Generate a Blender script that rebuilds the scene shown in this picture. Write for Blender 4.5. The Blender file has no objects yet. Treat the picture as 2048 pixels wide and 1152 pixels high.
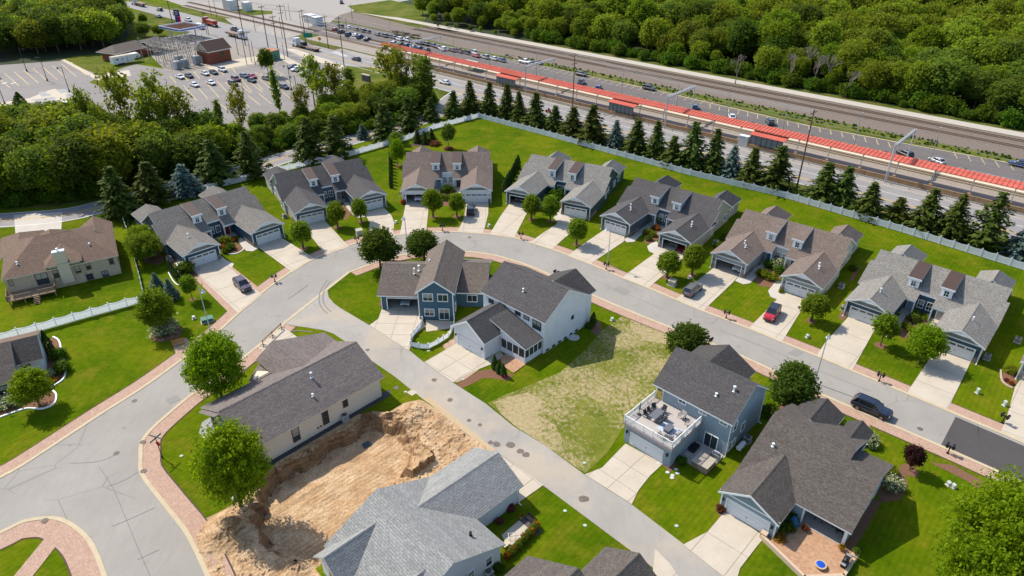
import bpy, bmesh, math, random
import numpy as np
from mathutils import Vector, Matrix
from mathutils.geometry import delaunay_2d_cdt
random.seed(7)
SC = bpy.context.scene
COL = SC.collection
# ------------------------------------------------------------------ camera
CAMH, TH, FOC = 63.6, math.radians(30.835), 1382.0
cam = bpy.data.cameras.new('camera'); camo = bpy.data.objects.new('camera', cam); COL.objects.link(camo)
camo.location = (0, 0, CAMH); camo.rotation_euler = (math.pi/2 - TH, 0, 0)
cam.sensor_width = 36; cam.lens = 36*FOC/2048; cam.clip_start = 1; cam.clip_end = 3000
SC.camera = camo
# ------------------------------------------------------------------ light
SUN_AZ, SUN_EL = math.radians(143), math.radians(48)      # direction towards the sun, measured from +X
w = bpy.data.worlds.new('World'); SC.world = w; w.use_nodes = True
nt = w.node_tree; bg = nt.nodes['Background']; sky = nt.nodes.new('ShaderNodeTexSky')
sky.sky_type = 'NISHITA'; sky.sun_disc = False; sky.sun_elevation = SUN_EL; sky.sun_rotation = math.pi/2 - SUN_AZ
nt.links.new(sky.outputs[0], bg.inputs[0]); bg.inputs[1].default_value = 0.15
sl = bpy.data.lights.new('sun', 'SUN'); sl.energy = 3.9; sl.angle = math.radians(0.5); sl.color = (1, .925, .81)
so = bpy.data.objects.new('sun', sl); COL.objects.link(so)
sd = Vector((math.cos(SUN_AZ)*math.cos(SUN_EL), math.sin(SUN_AZ)*math.cos(SUN_EL), math.sin(SUN_EL)))
so.rotation_euler = sd.to_track_quat('Z', 'Y').to_euler(); so.location = (0, 0, 200)
SC.view_settings.view_transform = 'Standard'; SC.view_settings.look = 'None'; SC.view_settings.gamma = 1
SC.view_settings.exposure = 0.55
SC.cycles.max_bounces = 6; SC.cycles.diffuse_bounces = 3; SC.cycles.transparent_max_bounces = 8
# ------------------------------------------------------------------ survey helpers: a point of the photograph's ground -> metres
CT, ST = math.cos(TH), math.sin(TH)
def G(px, py, z=0.0):
    dx, dy, dz = (px-1024), FOC*CT-(py-576)*ST, -FOC*ST-(py-576)*CT
    t = (z-CAMH)/dz
    return Vector((dx*t, dy*t, z))
def depth(p): return p[1]*CT-(p[2]-CAMH)*ST
def PX(p):
    d = depth(p); u = p[1]*ST+(p[2]-CAMH)*CT
    return 1024+FOC*p[0]/d, 576-FOC*u/d
def height_to(p, py):                     # how tall is the thing on p whose top shows at row py
    k = (576-py)/FOC
    return (k*p[1]*CT-p[1]*ST)/(CT+k*ST)+CAMH
def width_of(p, wpx, z=0): return wpx*depth((p[0], p[1], z))/FOC
RA = math.radians(-42.3); REX = Vector((math.cos(RA), math.sin(RA), 0)); REY = Vector((-REX.y, REX.x, 0))
def RF(u, v, z=0): return REX*u+REY*v+Vector((0, 0, z))
def toRF(p): return p.dot(REX), p.dot(REY)
# ------------------------------------------------------------------ materials
MATS = {}
class NT:
    def __init__(s, name):
        s.m = bpy.data.materials.new(name); s.m.use_nodes = True; s.t = s.m.node_tree
        s.b = s.t.nodes['Principled BSDF']; s.b.inputs['Roughness'].default_value = .85; s.b.inputs['Specular IOR Level'].default_value = .25
    def n(s, typ, **kw):
        n = s.t.nodes.new('ShaderNode'+typ)
        for k, v in kw.items():
            if k.startswith('i_'): n.inputs[int(k[2:]) if k[2:].isdigit() else k[2:].replace('_', ' ')].default_value = v
            else: setattr(n, k, v)
        return n
    def l(s, a, b): s.t.links.new(a, b)
    def pos(s): return s.n('NewGeometry').outputs['Position']
    def uv(s): return s.n('UVMap').outputs[0]
    def mp(s, vec, scale=(1, 1, 1), rot=(0, 0, 0), loc=(0, 0, 0)):
        m = s.n('Mapping'); s.l(vec, m.inputs[0]); m.inputs['Scale'].default_value = scale; m.inputs['Rotation'].default_value = rot; m.inputs['Location'].default_value = loc
        return m.outputs[0]
    def noise(s, vec, scale, detail=4, rough=.55):
        n = s.n('TexNoise'); s.l(vec, n.inputs['Vector']); n.inputs['Scale'].default_value = scale; n.inputs['Detail'].default_value = detail; n.inputs['Roughness'].default_value = rough
        return n.outputs[0]
    def ramp(s, fac, stops):
        r = s.n('ValToRGB'); s.l(fac, r.inputs[0]); e = r.color_ramp.elements
        while len(e) < len(stops): e.new(.5)
        for i, (p, c) in enumerate(stops):
            e[i].position = p; c = c if hasattr(c, '__len__') else (c, c, c); e[i].color = (*c, 1)
        return r.outputs[0]
    def mix(s, fac, a, b, mode='MIX'):
        m = s.n('Mix', data_type='RGBA', blend_type=mode)
        for sock, v in ((m.inputs[0], fac), (m.inputs[6], a), (m.inputs[7], b)):
            if isinstance(v, bpy.types.NodeSocket): s.l(v, sock)
            elif hasattr(v, '__len__'): sock.default_value = (*v, 1)
            else: sock.default_value = v
        return m.outputs[2]
    def math(s, op, a, b=0.0, c=0.0):
        m = s.n('Math', operation=op)
        for i, v in enumerate((a, b, c)):
            if isinstance(v, bpy.types.NodeSocket): s.l(v, m.inputs[i])
            else: m.inputs[i].default_value = v
        return m.outputs[0]
    def bump(s, h, strength=.4, dist=.05):
        b = s.n('Bump'); s.l(h, b.inputs['Height']); b.inputs['Strength'].default_value = strength; b.inputs['Distance'].default_value = dist
        s.l(b.outputs[0], s.b.inputs['Normal'])
    def col(s, c):
        if isinstance(c, bpy.types.NodeSocket): s.l(c, s.b.inputs['Base Color'])
        else: s.b.inputs['Base Color'].default_value = (*c, 1)
        return s.m
def P(name, col, rough=.6, metal=0, spec=.3, vary=.12, scale=3):     # plain painted thing, faint mottling
    if name in MATS: return MATS[name]
    t = NT(name); t.b.inputs['Roughness'].default_value = rough; t.b.inputs['Metallic'].default_value = metal; t.b.inputs['Specular IOR Level'].default_value = spec
    if vary: t.col(t.mix(t.noise(t.pos(), scale, 5), tuple(c*(1-vary) for c in col), tuple(min(1, c*(1+vary)) for c in col)))
    else: t.col(col)
    MATS[name] = t.m; return t.m
def grass(name, c1, c2, c3, stripes=0, big=.04, ang=.7):
    t = NT(name); p = t.pos()
    a = t.ramp(t.noise(p, big, 5, .6), [(.35, c1), (.5, c2), (.68, c3)])
    a = t.mix(t.ramp(t.noise(t.mp(p, loc=(9, 4, 0)), .23, 6, .7), [(.48, 0.), (.72, .75)]), a, (c3[0]*1.25+.02, c3[1]*.98, c3[2]+.012))
    a = t.mix(t.ramp(t.noise(t.mp(p, loc=(2, 8, 0)), .5, 5, .75), [(.58, 0.), (.74, .55)]), a, (.035, .085, .002))
    f = t.noise(p, 1.1, 6, .65)
    a = t.mix(t.ramp(f, [(.3, .0), (.7, 1.0)]), t.mix(.30, a, (0, 0, 0)), t.mix(.04, a, (.55, .5, .02))); t.b.inputs['Specular IOR Level'].default_value = .03; t.b.inputs['Roughness'].default_value = 1
    if stripes:
        wv = t.n('TexWave'); t.l(t.mp(p, rot=(0, 0, ang)), wv.inputs[0]); wv.inputs['Scale'].default_value = .45; wv.inputs['Distortion'].default_value = 1.0; wv.inputs['Detail'].default_value = 2
        a = t.mix(t.math('MULTIPLY', wv.outputs[1], stripes), a, (.02, .05, .003))
    fine = t.noise(p, 9, 3, .7)
    a = t.mix(t.ramp(fine, [(.35, 0.), (.65, .35)]), a, (.012, .03, .002))
    t.bump(fine, .5, .06); MATS[name] = t.col(a); return t.m
LAWN = grass('lawn_grass', (.058, .118, .001), (.096, .160, .001), (.172, .205, .004), .16, .075)
LAWN2 = grass('meadow_grass', (.07, .12, .012), (.115, .15, .022), (.19, .19, .05), 0, .09)
ROUGHG = grass('rough_grass', (.05, .08, .012), (.10, .13, .02), (.17, .15, .06), 0, .12)
def patchy(name='patchy', lo=.79, hi=.915):
    t = NT('worn_grass'); p = t.pos(); t.b.inputs['Specular IOR Level'].default_value = .02; t.b.inputs['Roughness'].default_value = 1
    g = t.ramp(t.noise(p, .35, 5), [(.3, (.075, .105, .006)), (.6, (.155, .165, .025))])
    d = t.ramp(t.noise(p, 2.2, 5), [(.3, (.27, .21, .10)), (.7, (.42, .34, .20))])
    big = t.noise(t.mp(p, loc=(3, 1, 0)), .11, 3, .5)
    mid = t.noise(t.mp(p, scale=(1, .8, 1), rot=(0, 0, .8)), 1.7, 9, .85)
    f = t.math('ADD', t.math('MULTIPLY', big, .5), t.math('MULTIPLY', mid, 1.15))
    wv = t.n('TexWave'); t.l(t.mp(p, rot=(0, 0, 1.05)), wv.inputs[0]); wv.inputs['Scale'].default_value = .32; wv.inputs['Distortion'].default_value = 3
    f = t.math('ADD', f, t.math('MULTIPLY', wv.outputs[1], .015))
    t.bump(mid, .5, .1)
    MATS[name] = t.col(t.mix(t.ramp(f, [(lo, 0.), (hi, 1.)]), g, d)); return t.m
WORN = patchy(); WORN2 = patchy('patchy2', .69, .83)
def asphalt(name, c, crack=.5, tan=0):
    t = NT(name); p = t.pos()
    a = t.ramp(t.noise(p, .12, 6, .6), [(.3, tuple(x*.90 for x in c)), (.7, tuple(x*1.1 for x in c))])
    a = t.mix(t.ramp(t.noise(t.mp(p, scale=(1, .25, 1), rot=(0, 0, .75)), 1.3, 5, .7), [(.45, 0.), (.8, .35)]), a, tuple(x*.72 for x in c))
    a = t.mix(t.ramp(t.noise(p, 7, 3), [(.4, 0.), (.7, .22)]), a, tuple(x*.6 for x in c))
    v = t.n('TexVoronoi', feature='DISTANCE_TO_EDGE'); t.l(t.mp(t.mix(.09, p, t.n('TexNoise', i_Scale=.5).outputs[1], 'ADD'), scale=(.10, .16, .1)), v.inputs[0]); v.inputs['Scale'].default_value = 1
    ck = t.ramp(v.outputs[0], [(.0, 1.), (.006, .6), (.012, 0.)])
    msk = t.ramp(t.noise(p, .11, 2), [(.5, 0.), (.6, 1.)])
    a = t.mix(t.math('MULTIPLY', t.math('MULTIPLY', ck, msk), crack), a, tuple(x*.35 for x in c))
    st = t.ramp(t.noise(t.mp(p, loc=(20, 7, 0)), .55, 2, .4), [(.70, 0.), (.76, .45)])
    a = t.mix(st, a, tuple(x*.55 for x in c))
    if tan:
        a = t.mix(t.math('MULTIPLY', t.ramp(t.noise(t.mp(p, scale=(1, 1, 1), loc=(5, 0, 0)), .09, 5, .6), [(.5, 0.), (.62, 1.)]), tan), a, (.44, .36, .26))
    t.bump(t.noise(p, 9, 3), .25, .02); MATS[name] = t.col(a); return t.m
ROAD = asphalt('street_asphalt', (.30, .277, .245), .45)
ALLEY = asphalt('alley_asphalt', (.33, .305, .27), .35, .5)
LOT = asphalt('lot_asphalt', (.225, .205, .19), .35); SLOT = asphalt('station_asphalt', (.135, .12, .112), .35)
DARKA = asphalt('new_asphalt', (.075, .068, .066), 1)
HWY = asphalt('highway_asphalt', (.26, .245, .235), .3)
def concrete(name, c, s=1.):
    t = NT(name); p = t.pos()
    a = t.ramp(t.noise(p, .35*s, 6, .62), [(.25, tuple(x*.86 for x in c)), (.75, tuple(x*1.08 for x in c))])
    a = t.mix(t.ramp(t.noise(p, 3.5*s, 5, .7), [(.35, .25), (.65, 0.)]), a, tuple(x*.72 for x in c))
    MATS[name] = t.col(a); return t.m
DRIVE = concrete('driveway_concrete', (.50, .435, .345))
CURB = concrete('curb_concrete', (.50, .41, .27), 2)
WALK = concrete('walk_concrete', (.50, .46, .40))
PALEC = concrete('platform_concrete', (.50, .43, .33))
def brickmat(name, c1, c2, mortar, bw, bh, src='pos', rot=0, mort=.03, rough=.9, bump=.3, noise_c=None, off=.5):
    t = NT(name); t.b.inputs['Roughness'].default_value = rough
    base = t.pos() if src == 'pos' else t.uv()
    b = t.n('TexBrick', offset=off); t.l(t.mp(base, rot=(0, 0, rot)), b.inputs['Vector'])
    b.inputs['Color1'].default_value = (*c1, 1); b.inputs['Color2'].default_value = (*c2, 1); b.inputs['Mortar'].default_value = (*mortar, 1)
    b.inputs['Scale'].default_value = 1; b.inputs['Mortar Size'].default_value = mort*bh; b.inputs['Mortar Smooth'].default_value = .3
    b.inputs['Brick Width'].default_value = bw; b.inputs['Row Height'].default_value = bh; b.inputs['Bias'].default_value = 0
    a = b.outputs[0]
    a = t.mix(t.ramp(t.noise(base, 1.2, 5, .65), [(.3, .3), (.7, 0.)]), a, tuple(x*.6 for x in c1))
    a = t.mix(t.ramp(t.noise(t.mp(base, scale=(1, 2.2, 1)), 5.5, 3, .6), [(.42, 0.), (.68, .5)]), a, tuple(x*.6 for x in c1) if noise_c is None else noise_c)
    if src == 'uv': a = t.mix(t.ramp(t.noise(t.mp(base, scale=(1, 1.6, 1)), 3.2, 2, .9), [(.50, 0.), (.62, .45)]), a, tuple(min(1, x*1.35) for x in c2)); a = t.mix(t.ramp(t.noise(t.mp(base, scale=(.2, 1.5, 1)), .5, 4, .6), [(.4, .22), (.62, 0.)]), a, tuple(x*.6 for x in c1))
    t.bump(b.outputs[1], -bump, .02)
    MATS[name] = t.col(a); return t.m
PAVER = brickmat('brick_paver', (.40, .25, .18), (.52, .36, .27), (.38, .29, .22), .24, .12, rot=.8)
PAVER2 = brickmat('patio_paver', (.42, .24, .14), (.54, .33, .20), (.30, .2, .13), .34, .34, rot=.78, off=.3)
def shingle(name, c, c2, big=1.0, hi=None):
    bw, bh = .42*big, .19*big
    return brickmat(name, c, c2, tuple(x*.35 for x in c), bw, bh, 'uv', 0, .10, .95, .5, hi)
SH = {
 'grey': shingle('shingle_grey', (0.161, 0.147, 0.130), (0.258, 0.237, 0.209)),
 'charcoal': shingle('shingle_charcoal', (0.075, 0.070, 0.070), (0.118, 0.110, 0.107)),
 'brown': shingle('shingle_brown', (0.154, 0.118, 0.099), (0.247, 0.192, 0.158)),
 'ash': shingle('shingle_ash', (0.194, 0.181, 0.161), (0.309, 0.294, 0.261)),
 'light': shingle('shingle_light', (0.190, 0.190, 0.182), (0.296, 0.299, 0.284), 1.45, (.42, .42, .41)),
 'dark': shingle('shingle_dark', (0.087, 0.074, 0.065), (0.146, 0.126, 0.111)),
 'black': shingle('shingle_black', (0.056, 0.052, 0.050), (0.093, 0.084, 0.080)),
 'tan': shingle('shingle_tan', (0.153, 0.101, 0.073), (0.225, 0.155, 0.113)),
 'beige': shingle('shingle_beige', (0.129, 0.106, 0.096), (0.219, 0.185, 0.165), 1.25, (.22, .19, .19)),
 'umber': shingle('shingle_umber', (0.130, 0.106, 0.087), (0.204, 0.168, 0.140), 1.2),
 'metal': None}
def ribbed(name, c, period, axis=0, depth=.35):
    t = NT(name); sep = t.n('SeparateXYZ'); t.l(t.uv(), sep.inputs[0])
    f = t.math('FRACT', t.math('DIVIDE', sep.outputs[axis], period))
    k = t.ramp(f, [(0, 0.), (.10, 1.), (.9, 1.), (1., 0.)])
    a = t.mix(t.noise(t.uv(), .9, 4), tuple(x*.86 for x in c), tuple(x*1.12 for x in c))
    t.bump(k, .6, .03); t.b.inputs['Roughness'].default_value = .6
    MATS[name] = t.col(t.mix(t.math('MULTIPLY', t.math('SUBTRACT', 1.0, k), depth), a, tuple(x*.4 for x in c))); return t.m
SH['metal'] = ribbed('roof_brown_metal', (.075, .048, .038), .42, 1, .45)
def siding(name, c, period=.19): return ribbed(name, c, period, 1, .55)
SD = {'navy': siding('siding_navy', (.045, .085, .115)), 'teal': siding('siding_teal', (.035, .075, .088)), 'blue': siding('siding_blue', (.055, .125, .175)),
      'slate': siding('siding_slate', (.085, .115, .135)), 'grey': siding('siding_grey', (.30, .32, .32)), 'cream': siding('siding_cream', (.52, .51, .46)),
      'white': siding('siding_white', (.74, .75, .76)), 'steel': siding('siding_steel', (.27, .335, .375)), 'ltblue': siding('siding_light_blue', (.28, .36, .41)),
      'shake': siding('siding_shake', (.22, .225, .22), .3), 'shakeblue': siding('siding_shake_blue', (.20, .27, .31), .3), 'sage': siding('siding_sage', (.33, .33, .28))}
STUCCO = P('stucco_beige', (.56, .50, .41), .9, vary=.06); TANBRICK = brickmat('tan_brick', (.46, .38, .27), (.54, .46, .34), (.40, .34, .26), .3, .1, 'uv')
STUCCOW = P('stucco_white', (.55, .58, .58), .9, vary=.06)
STONE = brickmat('stone_veneer', (.19, .16, .13), (.36, .31, .26), (.1, .09, .08), .45, .2, 'uv', mort=.15)
REDBRICK = brickmat('red_brick', (.20, .06, .035), (.26, .085, .05), (.16, .09, .07), .3, .1, 'uv')
def glassmat():
    t = NT('window_glass'); t.b.inputs['Roughness'].default_value = .08; t.b.inputs['Specular IOR Level'].default_value = .6
    sep = t.n('SeparateXYZ'); t.l(t.n('TexCoord').outputs['Generated'], sep.inputs[0]); r = t.n('ObjectInfo').outputs['Random']
    bl = t.math('GREATER_THAN', sep.outputs[2], t.math('ADD', t.math('MULTIPLY', r, 1.5), -.1)); st = t.math('FRACT', t.math('MULTIPLY', sep.outputs[2], 14))
    MATS['window_glass'] = t.col(t.mix(bl, (.03, .045, .05), t.mix(t.math('MULTIPLY', st, .5), (.34, .34, .30), (.16, .17, .16)))); return t.m
WHITE = P('white_trim', (.78, .79, .78), .45, vary=.03); GLASS = glassmat()
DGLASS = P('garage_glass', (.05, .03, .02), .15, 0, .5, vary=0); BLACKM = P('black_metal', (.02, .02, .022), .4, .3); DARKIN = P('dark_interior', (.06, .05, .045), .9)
DOORW = P('garage_white', (.66, .68, .69), .5, vary=.03); STEEL = P('grey_steel', (.33, .34, .34), .45, .4); ACG = P('ac_grey', (.42, .42, .40), .6)
SOFFIT = P('beige_trim', (.58, .50, .38), .6, vary=.03)
MULCH = P('bark_mulch', (.17, .085, .05), 1, vary=.5, scale=5); MULCHD = P('dark_mulch', (.09, .055, .045), 1, vary=.5, scale=5); PEBBLE = P('grey_pebbles', (.30, .30, .30), .9, vary=.7, scale=4)
GRAVEL = P('gravel', (.29, .25, .21), 1, vary=.3, scale=2.5); BALLAST = P('rail_ballast', (.17, .135, .11), 1, vary=.4, scale=1.6); PATHM = P('path_gravel', (.42, .38, .33), 1, vary=.12, scale=.6)
PALEG = P('pale_gravel', (.31, .285, .255), 1, vary=.2, scale=.8)
YEL = P('yellow_line', (.62, .38, .06), .8, vary=.2, scale=1.5); WHL = P('white_line', (.72, .70, .66), .8, vary=.15, scale=1.5); YPALE = P('pale_yellow_line', (.52, .40, .20), .8, vary=.3, scale=1)
WOOD = P('brown_wood', (.22, .13, .07), .9, vary=.35); POLEW = P('pole_wood', (.13, .085, .055), .9, vary=.3); DECKW = P('deck_weathered', (.26, .18, .12), .9, vary=.3)
RUST = P('rusty_rail', (.16, .085, .05), .8, vary=.3); RED = P('red_canopy', (.50, .12, .085), .8, spec=.1, vary=.25, scale=.35); TIMBER = P('old_timber', (.30, .19, .10), .95, vary=.4, scale=1)
FOREST = P('forest_floor', (.022, .035, .008), 1, vary=.5, scale=.5)
# ------------------------------------------------------------------ mesh builder
class MB:
    def __init__(s): s.v = []; s.f = []; s.m = []
    def poly(s, pts, mat=0):
        b = len(s.v); s.v += [tuple(p) for p in pts]; s.f.append(tuple(range(b, b+len(pts)))); s.m.append(mat); return s
    def ext(s, pts, vec, mt=0, ms=None, mb=None):     # polygon + copy shifted by vec
        ms = mt if ms is None else ms; mb = ms if mb is None else mb
        b = len(s.v); n = len(pts); vec = Vector(vec); pts = [Vector(p) for p in pts]
        s.v += [tuple(p) for p in pts]+[tuple(p+vec) for p in pts]
        s.f.append(tuple(range(b, b+n))); s.m.append(mt); s.f.append(tuple(range(b+2*n-1, b+n-1, -1))); s.m.append(mb)
        for i in range(n):
            j = (i+1) % n; s.f.append((b+j, b+i, b+n+i, b+n+j)); s.m.append(ms)
        return s
    def box(s, x0, x1, y0, y1, z0, z1, mat=0):
        return s.ext([(x0, y0, z1), (x1, y0, z1), (x1, y1, z1), (x0, y1, z1)], (0, 0, z0-z1), mat)
    def obox(s, c, l, rot=0, mat=0, tilt=None):
        lx, ly, lz = l; M = Matrix.Rotation(rot, 3, 'Z')
        if tilt: M = M @ Matrix.Rotation(tilt[0], 3, tilt[1])
        c = Vector(c); top = [c+M @ Vector((sx*lx/2, sy*ly/2, lz/2)) for sx, sy in ((-1, -1), (1, -1), (1, 1), (-1, 1))]
        return s.ext(top, M @ Vector((0, 0, -lz)), mat)
    def tube(s, p, q, r, n=6, r2=None, mat=0):
        p, q = Vector(p), Vector(q); r2 = r if r2 is None else r2; d = (q-p).normalized()
        a = d.orthogonal().normalized(); b_ = d.cross(a); b = len(s.v)
        for c, rr in ((p, r), (q, r2)):
            for i in range(n):
                t = 2*math.pi*i/n; s.v.append(tuple(c+(a*math.cos(t)+b_*math.sin(t))*rr))
        for i in range(n):
            j = (i+1) % n; s.f.append((b+i, b+j, b+n+j, b+n+i)); s.m.append(mat)
        s.f.append(tuple(b+i for i in reversed(range(n)))); s.m.append(mat); s.f.append(tuple(b+n+i for i in range(n))); s.m.append(mat)
        return s
    def lathe(s, prof, n=10, c=(0, 0, 0), mat=0, sx=1, sy=1):
        b = len(s.v)
        for r, z in prof:
            for i in range(n):
                t = 2*math.pi*i/n; s.v.append((c[0]+r*math.cos(t)*sx, c[1]+r*math.sin(t)*sy, c[2]+z))
        for k in range(len(prof)-1):
            for i in range(n):
                j = (i+1) % n; s.f.append((b+k*n+i, b+k*n+j, b+(k+1)*n+j, b+(k+1)*n+i)); s.m.append(mat)
        s.f.append(tuple(b+i for i in reversed(range(n)))); s.m.append(mat); s.f.append(tuple(b+(len(prof)-1)*n+i for i in range(n))); s.m.append(mat)
        return s
    def mesh(s, name, mats, smooth=False):
        me = bpy.data.meshes.new(name); me.from_pydata(s.v, [], s.f)
        mats = mats if isinstance(mats, (list, tuple)) else [mats]
        for m in mats: me.materials.append(m)
        me.polygons.foreach_set('material_index', s.m); me.update()
        uv = me.uv_layers.new(name='UVMap').data
        for p in me.polygons:
            n = p.normal
            if abs(n.z) > .995: ux, uy = Vector((1, 0, 0)), Vector((0, 1, 0))
            else: ux = Vector((-n.y, n.x, 0)).normalized(); uy = n.cross(ux)
            for li in p.loop_indices:
                co = me.vertices[me.loops[li].vertex_index].co; uv[li].uv = (co.dot(ux), co.dot(uy))
        if smooth: me.polygons.foreach_set('use_smooth', [True]*len(me.polygons))
        return me
    def build(s, name, mats, parent=None, smooth=False, loc=(0, 0, 0), rz=0):
        return put(s.mesh(name, mats, smooth), name, parent, loc, rz)
def put(me, name, parent=None, loc=(0, 0, 0), rz=0, sc=None):
    o = bpy.data.objects.new(name, me); COL.objects.link(o); o.location = loc; o.rotation_euler = (0, 0, rz)
    if sc is not None: o.scale = sc if hasattr(sc, '__len__') else (sc, sc, sc)
    if parent: o.parent = parent
    return o
def tag(o, label=None, cat=None, group=None, kind=None):
    if label: o['label'] = label
    if cat: o['category'] = cat
    if group: o['group'] = group
    if kind: o['kind'] = kind
    return o
def thing(name, label, cat, loc=(0, 0, 0), rz=0, group=None, sc=None):
    o = put(None, name, None, loc, rz, sc); return tag(o, label, cat, group)
def copy_tree(o, parent=None):
    c = o.copy(); COL.objects.link(c)
    if parent: c.parent = parent
    for ch in o.children: copy_tree(ch, c)
    return c
ORD = ['first', 'second', 'third', 'fourth', 'fifth', 'sixth', 'seventh', 'eighth', 'ninth', 'tenth', 'eleventh', 'twelfth', 'thirteenth', 'fourteenth', 'fifteenth', 'sixteenth', 'seventeenth', 'eighteenth', 'nineteenth', 'twentieth']
ORD += ['twenty-'+x for x in ORD[:9]]+['thirtieth']+['thirty-'+x for x in ORD[:9]]+['fortieth']+['forty-'+x for x in ORD[:9]]
# ------------------------------------------------------------------ ground sheets
def W2(pts, z=0): return [G(x, y)+Vector((0, 0, z)) for x, y in pts]
def smooth_line(P_, n=4):
    P_ = [Vector(p) for p in P_]; out = []
    for i in range(len(P_)-1):
        a, b, c, d = P_[max(i-1, 0)], P_[i], P_[i+1], P_[min(i+2, len(P_)-1)]
        for k in range(n):
            t = k/n; out.append(.5*((2*b)+(c-a)*t+(2*a-5*b+4*c-d)*t*t+(3*b-a-3*c+d)*t**3))
    return out+[P_[-1]]
def sheet(name, pts, z, mat, kind='structure', parent=None, th=0):
    pts = [Vector((p[0], p[1], z)) for p in pts]
    m = MB()
    if th: m.ext(pts, (0, 0, -th))
    else: m.poly(pts)
    o = m.build(name, mat, parent)
    if not th and o.data.polygons[0].normal.z < 0: o.data.flip_normals()
    if kind and not parent: o['kind'] = kind
    return o
def psheet(name, pts, z, mat, **k): return sheet(name, W2(pts), z, mat, **k)
def strip_pts(line, a, b):
    n = len(line); L, R = [], []
    for i, p in enumerate(line):
        d = (line[min(i+1, n-1)]-line[max(i-1, 0)]); d.z = 0; d.normalize(); nn = Vector((-d.y, d.x, 0)); L.append(p+nn*a); R.append(p+nn*b)
    return L, R
def strip(name, line, a, b, z, mat, th=0, kind='structure', parent=None):
    L, R = strip_pts(line, a, b); m = MB()
    for i in range(len(L)-1):
        q = [Vector((p.x, p.y, z)) for p in (R[i], R[i+1], L[i+1], L[i])]
        if th: m.ext(q, (0, 0, -th))
        else: m.poly(q)
    o = m.build(name, mat, parent)
    if not th and o.data.polygons[0].normal.z < 0: o.data.flip_normals()
    if kind and not parent: o['kind'] = kind
    return o
def clip(poly, p, n):           # keep the side where (q-p).n >= 0
    out = []
    for i in range(len(poly)):
        a, b = poly[i], poly[(i+1) % len(poly)]; da, db = (a-p).dot(n), (b-p).dot(n)
        if da >= 0: out.append(a)
        if (da >= 0) != (db >= 0): out.append(a+(b-a)*(da/(da-db)))
    return out
def area(poly): return abs(sum(a.x*b.y-a.y*b.x for a, b in zip(poly, poly[1:]+poly[:1])))/2
def inside(p, poly):
    c = False; n = len(poly)
    for i in range(n):
        a, b = poly[i], poly[(i+1) % n]
        if (a[1] > p[1]) != (b[1] > p[1]) and p[0] < (b[0]-a[0])*(p[1]-a[1])/(b[1]-a[1])+a[0]: c = not c
    return c
def dist_edge(p, poly):
    best = 1e9; n = len(poly); px, py = p[0], p[1]
    for i in range(n):
        ax, ay = poly[i][0], poly[i][1]; bx, by = poly[(i+1) % n][0], poly[(i+1) % n][1]
        dx, dy = bx-ax, by-ay; t = max(0, min(1, ((px-ax)*dx+(py-ay)*dy)/(dx*dx+dy*dy+1e-9)))
        best = min(best, math.hypot(px-ax-dx*t, py-ay-dy*t))
    return best
def drive(name, px, ang, step=3.0, z=.05, mat=None, off=(0, 0), names='slab'):  # concrete driveway cut into slabs with open joints
    pts = W2(px); mat = mat or DRIVE
    base = sheet(name, pts, z, P('joint_dark', (.30, .25, .19), .95))
    ex = Vector((math.cos(ang), math.sin(ang), 0)); ey = Vector((-ex.y, ex.x, 0)); o = pts[0]+ex*off[0]+ey*off[1]
    us = [(p-o).dot(ex) for p in pts]; vs = [(p-o).dot(ey) for p in pts]; g = .035
    for i in range(math.floor(min(us)/step), math.ceil(max(us)/step)):
        for j in range(math.floor(min(vs)/step), math.ceil(max(vs)/step)):
            q = clip(pts, o+ex*(i*step+g), ex); q = clip(q, o+ex*((i+1)*step-g), -ex) if q else q
            q = clip(q, o+ey*(j*step+g), ey) if q else q; q = clip(q, o+ey*((j+1)*step-g), -ey) if q else q
            if len(q) > 2 and area(q) > .15:
                MB().ext([Vector((p.x, p.y, z+.02)) for p in q], (0, 0, -.016)).build(names, mat, base)
    return base
# ================================================================== GROUND
from mathutils.geometry import tessellate_polygon
def FRM(o, ang):                                   # local house frame -> world
    ex = Vector((math.cos(ang), math.sin(ang), 0)); ey = Vector((-ex.y, ex.x, 0)); o = Vector((o[0], o[1], 0))
    return lambda x, y, z=0: o+ex*x+ey*y+Vector((0, 0, z))
GF = FRM((-2.70, 53.51), math.radians(43.87)); BF = FRM((-30.83, 63.58), math.radians(46.5))
SITE = W2([(368, 1066), (394, 1046), (450, 1018), (482, 998), (508, 972), (530, 948)])+[BF(1, -.75), BF(13.3, -.75)]+W2([(745, 822), (778, 824), (808, 806), (838, 799), (850, 803), (925, 855), (985, 897), (991, 903)])+[GF(5.2, 8.75), GF(-17, 8.75), GF(-17.2, 2.0), GF(-19, -9)]+[Vector((-34, 36, 0))]+W2([(408, 1152), (390, 1110)])
outer = [Vector(p) for p in ((-900, -60, 0), (900, -60, 0), (900, 1100, 0), (-900, 1100, 0))]
tri = tessellate_polygon([outer, SITE]); allv = outer+SITE
m = MB()
for t in tri: m.poly([allv[i] for i in t])
g = m.build('ground', LAWN, None); g['kind'] = 'structure'
bm = bmesh.new(); bm.from_mesh(g.data); bmesh.ops.recalc_face_normals(bm, faces=bm.faces)
for f in bm.faces:
    if f.normal.z < 0: f.normal_flip()
bm.to_mesh(g.data); bm.free()
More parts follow.
